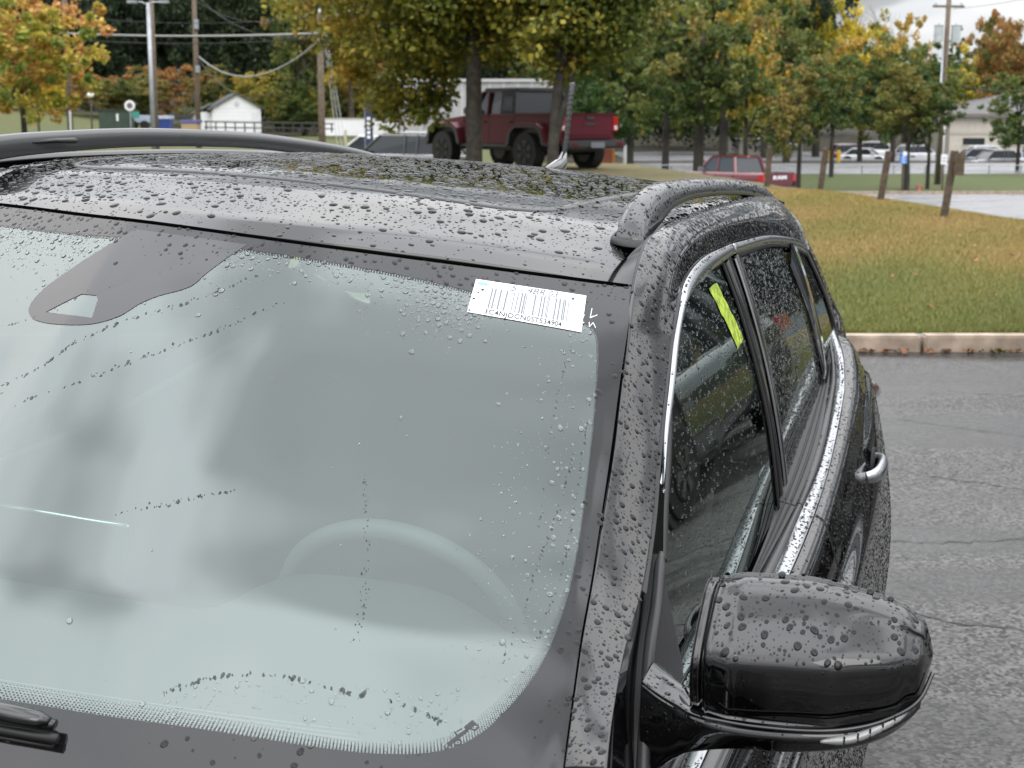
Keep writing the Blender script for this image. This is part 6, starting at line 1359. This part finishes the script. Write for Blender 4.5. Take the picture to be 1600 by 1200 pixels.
def car_builder(root, L, W, H, wb, r, pm, kind='suv', rim=None, far=False):
    """x forward, ground at z=0. body from lofted sections, glasshouse with separate panes and pillars"""
    rim = rim or MT['alloy']; hw = W/2; xf, xr = L/2, -L/2; zb = H*.60; ax = (wb/2+.05, -wb/2+.05)
    st = [(xf,.35,.52,.62),(xf-.06,.24,.60,.80),(xf-.35,.22,zb*.82,.93),(xf-.8,.22,zb*.90,.98),(xf-1.25,.22,zb*.97,1),(0,.22,zb,1),(xr+1.0,.22,zb*1.01,1),(xr+.4,.24,zb*1.0,.97),(xr+.08,.28,zb*.97,.88),(xr,.40,zb*.85,.80)]
    secs = []
    for x, z0, z1, k in st:
        w_ = hw*k; hh = z1-z0; secs.append([(x,-w_*.80,z0),(x,-w_*.97,z0+.08),(x,-w_,z0+hh*.40),(x,-w_*.985,z0+hh*.72),(x,-w_*.93,z1-.04),(x,-w_*.82,z1),(x,0,z1+.015),(x,w_*.82,z1),(x,w_*.93,z1-.04),(x,w_*.985,z0+hh*.72),(x,w_,z0+hh*.40),(x,w_*.97,z0+.08),(x,w_*.80,z0)])
    G = cr(np.array(secs), 46); n = G.shape[1]; F_ = gridfaces(n, 46)
    o = fastmesh('body', G.reshape(-1,3), [F_, ], pm, root, smooth=True); me = o.data; bm = bmesh.new(); bm.from_mesh(me)
    bmesh.ops.holes_fill(bm, edges=bm.edges); bmesh.ops.recalc_face_normals(bm, faces=bm.faces); bm.to_mesh(me); bm.free()
    # glasshouse corners
    xw0 = xf-1.15*(L/4.5); xw1 = xw0-.75; xe1 = xr+(.55 if kind != 'sedan' else 1.25); xe0 = xr+(.18 if kind != 'sedan' else .55); zr = H-.03; z0 = zb-.02; bw, rw = hw*.90, hw*.70
    if kind == 'pickup': xe0 = xw1-1.75; xe1 = xe0+.18
    B = {(s,'f0'):(xw0,s*bw*.93,z0) for s in (1,-1)}; 
    for s in (1,-1): B[(s,'f1')] = (xw1,s*rw,zr-.03); B[(s,'r1')] = (xe1,s*rw,zr-.05); B[(s,'r0')] = (xe0,s*bw*.95,z0)
    cabv = [B[(s,k)] for s in (1,-1) for k in ('f0','f1','r1','r0')]
    def shrink(ps, k): c = np.mean(ps,0); return [tuple(c+(np.array(p)-c)*k) for p in ps]
    core = MB().add(shrink(cabv,.985), [(0,1,2,3),(7,6,5,4),(0,4,5,1),(1,5,6,2),(2,6,7,3)]); core.build('glasshouse', MT['dkglass'], root)
    rf = [(xw1+.06,-rw*.97,zr-.05),(xw1+.06,rw*.97,zr-.05),(xe1-.05,rw*.97,zr-.07),(xe1-.05,-rw*.97,zr-.07)]; up = [(x-.05*np.sign(x-(xw1+xe1)/2),y*.9,zr+.02) for x,y,z in rf]
    MB().add(rf+up, [(0,1,5,4),(1,2,6,5),(2,3,7,6),(3,0,4,7),(4,5,6,7)]).build('roof', pm, root)
    for s in (1,-1):
        MB().tube([B[(s,'f0')],B[(s,'f1')]], .04, 6).build('pillar', pm, root); MB().tube([B[(s,'r0')],B[(s,'r1')]], .055, 6).build('pillar', pm, root)
        def on_side(x, t): 
            f0 = np.array(B[(s,'f0')]); f1 = np.array(B[(s,'f1')]); k_ = (z0+(zr-z0)*t); y = (bw*.94*(1-t)+rw*t)*s; return (x, y+.006*s, k_)
        xm = (xw1+xe1)/2+.05
        for xx in ((xm, xe1+.62) if kind != 'pickup' else (xm-.1,)): MB().tube([on_side(xx,0),on_side(xx,.97)], .035, 6).build('pillar', pm if kind!='suv' else MT['plastic'], root)
        MB().tube([on_side(xw0,0),on_side(xe0,0)], .022, 6).build('belt_line', MT['alloy'] if kind != 'pickup' else MT['plastic'], root)
        m_ = MB().box(xw0-.42,xw0-.22,min(s*hw*.95,s*hw*1.13),max(s*hw*.95,s*hw*1.13),z0+.03,z0+.19,.03); m_.build('side_mirror', pm, root)
        MB().box(xf-.32,xf-.02,min(s*hw*.52,s*hw*.84),max(s*hw*.52,s*hw*.84),zb*.66,zb*.80,.03).build('headlight', MT['head'], root)
        MB().box(xr-.0,xr+.22,min(s*hw*.62,s*hw*.93),max(s*hw*.62,s*hw*.93),zb*.70,zb*.92,.03).build('tail_light', MT['tail'], root)
        for x in ax:
            arch = MB().cyl((x,s*(hw-.10),r),'y',r*1.17,r*1.17,-.04*s if s<0 else 0,.108 if s>0 else .0,28)
            MB().cyl((x,s*(hw-.004),r),'y',r*1.20,r*1.20,-.02,.012,28).build('wheel_arch', MT['plastic'], root)
            wheel(root, x, s*(hw-.07), r, .21, rim, s)
        for xx in (xm, xw0-.05): MB().box(xx-.006,xx+.006,min(s*(hw-.02),s*(hw+.004)),max(s*(hw-.02),s*(hw+.004)),.35,zb-.12).build('door_gap', cable, root)
        for xx in (xm+.12, xm-.95): MB().box(xx,xx+.18,min(s*hw*.97,s*(hw+.03)),max(s*hw*.97,s*(hw+.03)),zb-.16,zb-.125,.01).build('door_handle', pm, root)
    MB().box(xf-.10,xf+.02,-hw*.5,hw*.5,.42,zb*.72,.02).build('grille', MT['plastic'], root); MB().box(xf-.25,xf+.03,-hw*.9,hw*.9,.24,.38,.04).build('bumper', MT['plastic'], root); MB().box(xr-.03,xr+.25,-hw*.9,hw*.9,.30,.48,.04).build('bumper', MT['plastic'], root)
    MB().box(xr-.02,xr+.02,-.26,.26,zb*.62,zb*.62+.15).build('licence_plate', MT['plate'], root)
    if kind == 'suv':
        for s in (1,-1): MB().tube([(xw1-.1,s*rw*.88,zr+.02),(xw1-.2,s*rw*.88,zr+.07),(xe1+.25,s*rw*.88,zr+.06),(xe1+.1,s*rw*.88,zr)], .018, 6).build('roof_rail', MT['alloy'], root)
def put_car(label, px, D, heading, pm, kind='suv', z=None, L=4.6, W=1.85, H=1.68, cat='car', mw=None, **k):
    """heading: angle of the nose from the camera's right, anticlockwise seen from above (90 = facing away)"""
    t = empty('parked_car'); tag(t, label, cat); car_builder(t, L, W, H, L*.6, .35, pm, kind, **k); t.matrix_world = mw if mw is not None else frame(place(px, D, z), R(heading)); return t
put_car('dark green grey SUV with a roof rack left of the raised pickup', 627, 52, 150, paint('suv_dark_green',(.03,.038,.036)), 'suv', zat(211,52)-1.62)
put_car('white car behind the dark SUV left of the raised pickup', 588, 60, 158, paint('car_white',(.70,.71,.72)), 'sedan', zat(211,60)-1.48, H=1.50)
put_car('maroon hatchback facing right across the road by the yellow bollards', 1330, 140, 10, paint('car_maroon',(.10,.012,.018)), 'suv', zat(227,140)-1.6, L=4.3)
put_car('white sedan parked in front of the maroon hatchback', 1352, 136, -30, paint('car_white2',(.70,.72,.74)), 'sedan', zat(231,136)-1.45, H=1.45)
put_car('white van behind the white sedan', 1378, 148, -20, paint('car_white3',(.72,.72,.73)), 'suv', zat(222,148)-1.8, H=1.85)
put_car('silver car half hidden by the bushy olive tree', 1436, 142, 20, paint('car_silver',(.45,.46,.48)), 'suv', zat(228,142)-1.6)
put_car('dark grey pickup at the right end of the far lot', 1520, 132, 190, paint('pickup_grey',(.03,.035,.045)), 'suv', zat(232,132)-1.75, L=5.2, H=1.75)
put_car('black off-roader right of the dark grey pickup', 1549, 128, 200, paint('car_black',(.012,.012,.014)), 'suv', zat(234,128)-1.7, L=4.4)
put_car('white car behind the black off-roader', 1545, 146, 10, paint('car_white4',(.72,.73,.74)), 'suv', zat(229,146)-1.6)
put_car('pale blue car nosing out at the right edge', 1582, 136, 205, paint('car_pale_blue',(.45,.52,.60)), 'sedan', zat(236,136)-1.45, H=1.45)
put_car('dark blue SUV under the green tree at the right edge', 1640, 142, 15, paint('car_navy',(.02,.03,.06)), 'suv', zat(230,142)-1.6)
put_car('black SUV in the next bay, mirrored in the driver window', 0, 0, 0, paint('neighbour_black',(.045,.055,.058)), 'suv', L=4.75, W=1.95, H=1.78, mw=Matrix.Translation((-7.2,3.45,0)) @ Matrix.Rotation(R(1),4,'Z'))
put_car('silver SUV farther off, mirrored in the rear door glass', 0, 0, 0, paint('silver_reflected',(.5,.52,.55)), 'suv', mw=Matrix.Translation((-23,8.5,-.1)) @ Matrix.Rotation(R(80),4,'Z'))

# raised dark red pickup on the mound
def gladiator():
    t = empty('pickup_truck'); tag(t, 'dark red off-road pickup with a black hard top parked on the mound behind the maples', 'pickup')
    pm = mat('metallic_maroon', (.115,.018,.029), .45, 0, .15, .25); hw = .80; zf, zs = .62, 1.22      # frame height, belt
    body = MB()
    body.box(-2.62,-.98,-hw,hw,zf,zs,.03)                                    # bed
    body.box(-1.0,1.0,-hw,hw,zf-.06,zs-.02,.03)                             # cab lower
    body.build('body', pm, t, auto=30)
    MB().add([(1.0,-.78,1.21),(1.0,.78,1.21),(2.38,.62,1.09),(2.38,-.62,1.09),(1.0,-.78,.62),(1.0,.78,.62),(2.38,.62,.62),(2.38,-.62,.62)], [(0,3,2,1),(0,1,5,4),(1,2,6,5),(2,3,7,6),(3,0,4,7),(4,5,6,7)]).build('hood', pm, t)
    MB().box(2.36,2.44,-.62,.62,.62,1.10,.02).build('grille', pm, t)
    for k in range(7): MB().box(2.44,2.45,-.30+k*.09,-.25+k*.09,.74,1.0).build('grille_slot', MT['darkrim'], t)
    MB().box(2.44,2.66,-.82,.82,.55,.74,.04).build('bumper', MT['plastic'], t)
    # bed walls stand above the load floor
    MB().box(-2.60,-1.02,hw-.07,hw,zs-.01,zs+.05,.01).build('bed_rail', pm, t); MB().box(-2.60,-1.02,-hw,-hw+.07,zs-.01,zs+.05,.01).build('bed_rail', pm, t)
    tg = MB().box(-2.70,-2.62,-.66,.66,.70,1.25,.02).build('tailgate', pm, t, auto=30); MB().box(-2.72,-2.70,-.60,.60,.78,.98,.008).build('tailgate_panel', pm, tg); MB().box(-2.725,-2.70,-.12,.12,1.13,1.20,.008).build('handle', MT['plastic'], tg)
    MB().box(-2.712,-2.702,-.14,.14,1.00,1.05).build('badge', MT['plastic'], tg); MB().box(-2.72,-2.69,-.66,.66,1.215,1.25,.008).build('tailgate_spoiler', pm, tg)
    for s in (1,-1):
        a, b = sorted((s*.66,s*.83)); tl = MB().box(-2.71,-2.58,a,b,.86,1.19,.02).build('tail_light', MT['tail'], t, auto=30); MB().box(-2.722,-2.70,a+.035,b-.035,.90,.99,.006).build('reverse_lamp', MT['tailw'], tl)
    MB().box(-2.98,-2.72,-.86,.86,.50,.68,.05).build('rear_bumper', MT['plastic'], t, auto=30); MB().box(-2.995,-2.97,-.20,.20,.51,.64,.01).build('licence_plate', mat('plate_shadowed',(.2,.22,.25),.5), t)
    for s in (1,-1): a, b = sorted((s*.55,s*.74)); MB().box(-2.99,-2.97,a,b,.56,.63,.01).build('fog_lamp', mat('lamp_dark_red',(.15,.01,.015),.3) if s>0 else bpy.data.materials['lamp_dark_red'], t)
    # cab: pillars, hard top, panes
    zr = 1.80
    cab = [(.62,-.76,zs),(.62,.76,zs),(.30,.66,zr-.05),(.30,-.66,zr-.05),(-.98,-.76,zs),(-.98,.76,zs),(-.90,.68,zr-.05),(-.90,-.68,zr-.05)]
    MB().add(cab, [(0,1,2,3),(5,4,7,6),(1,5,6,2),(4,0,3,7),(3,2,6,7)]).build('cab_glass', MT['dkglass'], t)
    ht = mat('hard_top_black', (.055,.058,.064), .5, bump=(150,.1,.002))
    MB().box(-.96,.34,-.70,.70,zr-.07,zr+.04,.04).build('hard_top', ht, t, auto=40)
    for s in (1,-1):
        MB().tube([(.66,s*.77,zs-.02),(.32,s*.68,zr-.04)], .045, 6).build('windshield_pillar', pm, t)
        for (x0,x1) in ((.20,.62),):
            MB().tube([(.03,s*.775,zs-.01),(.03,s*.70,zr-.06)], .05, 6).build('door_pillar', pm, t)
        y_ = lambda z,o=0: s*(.775+o-(z-zs)*.13)
        MB().add([(-.42,y_(zs),zs),(-1.0,y_(zs),zs),(-.93,y_(zr-.04),zr-.04),(-.42,y_(zr-.04),zr-.04),(-.42,y_(zs,-.05),zs),(-1.0,y_(zs,-.05),zs),(-.93,y_(zr-.04,-.05),zr-.04),(-.42,y_(zr-.04,-.05),zr-.04)], [(0,1,2,3),(3,2,1,0),(0,4,7,3),(1,5,6,2)]).build('rear_quarter_panel', ht, t)
        MB().add([(-.50,y_(zs+.09,.006),zs+.09),(-.90,y_(zs+.09,.006),zs+.09),(-.86,y_(zr-.16,.006),zr-.16),(-.50,y_(zr-.16,.006),zr-.16)], [(0,1,2,3),(3,2,1,0)]).build('quarter_window', MT['dkglass'], t)
        MB().box(-1.0,.62,min(y_(zs),y_(zs,.015)),max(y_(zs),y_(zs,.015)),zs-.03,zs+.03).build('window_sill', pm, t)
        for xx in (.98,-.02,-1.0): MB().box(xx-.008,xx+.008,min(s*hw,s*(hw+.004)),max(s*hw,s*(hw+.004)),.62,zs-.02).build('door_gap', cable, t)
        for xx in (.08,-.9): MB().box(xx,xx+.16,min(s*hw,s*(hw+.035)),max(s*hw,s*(hw+.035)),1.06,1.10,.01).build('door_handle', pm, t)
        for zz in (.80,1.08): MB().box(.95,1.05,min(s*hw,s*(hw+.03)),max(s*hw,s*(hw+.03)),zz,zz+.05,.008).build('hinge', pm, t)
        a, b = sorted((s*.82,s*1.02)); MB().box(.55,.72,a,b,1.22,1.42,.04).build('side_mirror', MT['plastic'], t, auto=40)
        # flat topped flares above the tyres: colour on top, black plastic under
        for xc, f in ((1.62,0),(-1.62,1)):
            P = [(xc-.72,.62),(xc-.60,.95),(xc-.42,1.06),(xc+.40,1.06),(xc+.60,.93),(xc+.70,.60)]
            Q = [(xc-.62,.60),(xc-.52,.88),(xc-.38,.97),(xc+.36,.97),(xc+.52,.86),(xc+.60,.58)]
            for nm, A_p, B_p, mm, y0, y1 in (('fender_flare',P,[(x,z-.055) for x,z in P],pm,hw-.05,1.0),('flare_liner',[(x,z-.05) for x,z in P],Q,MT['plastic'],hw-.05,1.005)):
                mb = MB(); n_ = len(A_p)
                vv = [(x,s*y0,z) for x,z in A_p]+[(x,s*y1,z-.02) for x,z in A_p]+[(x,s*y0,z) for x,z in B_p]+[(x,s*y1,z-.02) for x,z in B_p]
                ff = []
                for k in range(n_-1): ff += [(k,k+1,n_+k+1,n_+k),(2*n_+k,2*n_+k+1,3*n_+k+1,3*n_+k),(n_+k,n_+k+1,3*n_+k+1,3*n_+k)]
                mb.add(vv, ff).build(nm, mm, t)
            MB().prism([(xc-.58,.45),(xc-.50,.86),(xc-.36,.96),(xc+.34,.96),(xc+.50,.85),(xc+.58,.45)],'y',min(s*.5,s*(hw+.004)),max(s*.5,s*(hw+.004))).build('wheel_well', MT['darkrim'], t)
            wheel(t, xc, s*.86, .42, .28, MT['darkrim'], s)
        a, b = sorted((s*.80,s*.92)); MB().box(-1.0,.95,a,b,.50,.57,.02).build('side_step', MT['plastic'], t)
        a, b = sorted((s*.35,s*.5)); MB().cyl((2.44,s*.45,.94),'x',.10,.10,-.02,.02,18).build('headlight', MT['head'], t)
    MB().tube([(-1.62,-.7,.42),(-1.62,.7,.42)], .09, 8).build('axle', MT['darkrim'], t); MB().box(-2.6,2.3,-.45,.45,.42,.60,.03).build('chassis', MT['darkrim'], t)
    return t
gl = gladiator(); hd = R(127); Dg = 37.8; pc = gp(lat(806,Dg), Dg, 0); zz = tz(lat(806,Dg),Dg)-.02
gl.matrix_world = frame(Vector((pc.x,pc.y,zz)), hd) @ Matrix.Scale(1.035,4)
# red pickup in the lower lot
def ram():
    t = empty('pickup_truck'); tag(t, 'bright maroon crew-cab pickup parked in the lower lot with RAM across its tailgate', 'pickup'); pm = paint('ruby_red', (.12,.007,.014), .35)
    L, W = 5.85, 2.05; hw = W/2; zb = 1.22
    st = [(2.9,.5,1.02,.86),(2.75,.4,1.12,.96),(2.2,.38,1.16,1),(1.2,.38,1.20,1),(-.9,.38,1.22,1),(-2.7,.42,1.24,1),(-2.86,.46,1.24,.97)]
    secs = [[(x,-hw*k*.92,z0),(x,-hw*k,z0+.15),(x,-hw*k*1.0,z1-.35),(x,-hw*k*.97,z1-.08),(x,-hw*k*.92,z1),(x,hw*k*.92,z1),(x,hw*k*.97,z1-.08),(x,hw*k*1.0,z1-.35),(x,hw*k,z0+.15),(x,hw*k*.92,z0)] for x,z0,z1,k in st]
    G = cr(np.array(secs),30); o = fastmesh('body', G.reshape(-1,3), [gridfaces(10,30)], pm, t, smooth=True); bm = bmesh.new(); bm.from_mesh(o.data); bmesh.ops.holes_fill(bm, edges=bm.edges); bmesh.ops.recalc_face_normals(bm, faces=bm.faces); bm.to_mesh(o.data); bm.free()
    zr = 1.93; cab = [(1.35,-.86,zb-.04),(1.35,.86,zb-.04),(.65,.72,zr-.06),(.65,-.72,zr-.06),(-1.05,-.88,zb-.02),(-1.05,.88,zb-.02),(-.85,.74,zr-.06),(-.85,-.74,zr-.06)]
    MB().add(cab, [(0,1,2,3),(5,4,7,6),(1,5,6,2),(4,0,3,7),(3,2,6,7)]).build('cab_glass', mat('cab_glass_grey',(.05,.06,.07),.08), t)
    MB().box(-.92,.72,-.76,.76,zr-.10,zr+.01,.05).build('roof', pm, t, auto=40)
    lp = MB().box(-.93,-.88,-.15,.15,zr-.05,zr+.0,.01).build('brake_lamp', MT['tail'], t); MB().box(-.935,-.92,-.05,.05,zr-.04,zr-.01).build('cargo_lamp', MT['tailw'], lp)
    for s in (1,-1):
        MB().tube([(1.38,s*.87,zb-.03),(.66,s*.73,zr-.06)], .05, 6).build('pillar', pm, t); MB().tube([(-1.06,s*.885,zb-.03),(-.86,s*.745,zr-.07)], .085, 6).build('pillar', pm, t); MB().tube([(.15,s*.89,zb-.03),(.15,s*.75,zr-.07)], .045, 6).build('pillar', pm, t)
        a, b = sorted((s*.93,s*1.2)); MB().box(.95,1.1,a,b,1.22,1.42,.03).build('side_mirror', MT['alloy'], t)
        a, b = sorted((s*(hw-.22),s*(hw+.004))); MB().box(-2.90,-2.62,a,b,.86,1.17,.03).build('tail_light', MT['tail'], t, auto=30)
        for x in (1.85,-1.75): MB().cyl((x,s*(hw-.01),.42),'y',.50,.50,-.03,.02,26).build('wheel_arch', MT['darkrim'], t); wheel(t, x, s*(hw-.1), .42, .27, MT['alloy'], s)
        a, b = sorted((s*.6,s*.9)); MB().box(2.7,2.92,a,b,.88,1.06,.03).build('headlight', MT['head'], t)
        for xx in (1.25,.12,-1.02): MB().box(xx-.008,xx+.008,min(s*(hw-.02),s*(hw+.004)),max(s*(hw-.02),s*(hw+.004)),.5,zb-.12).build('door_gap', cable, t)
    tg = MB().box(-2.92,-2.84,-.80,.80,.66,1.24,.02).build('tailgate', mat('tailgate_red',(.10,.006,.014),.35,coat=1), t, auto=30)
    o = text('lettering', 'RAM', .21, MT['plate'], tg, Matrix.Translation((-2.926,0,1.03)) @ Matrix.Rotation(R(-90),4,'Z') @ Matrix.Rotation(R(90),4,'X') @ Matrix.Diagonal((1.9,1,1,1)), .004, 0, .012)
    MB().box(-2.99,-2.90,-.98,.98,.42,.64,.04).build('rear_bumper', mat('bumper_chrome_dark',(.12,.12,.13),.3,.5), t, auto=30); MB().box(-3.0,-2.98,-.17,.17,.50,.64,.005).build('licence_plate', MT['plate'], t)
    return t
rm_ = ram(); Dr = 72.; rm_.matrix_world = frame(gp(lat(1146,Dr,-1.5), Dr, zat(243.5,Dr)-1.97), R(125)) @ Matrix.Scale(1.03,4)
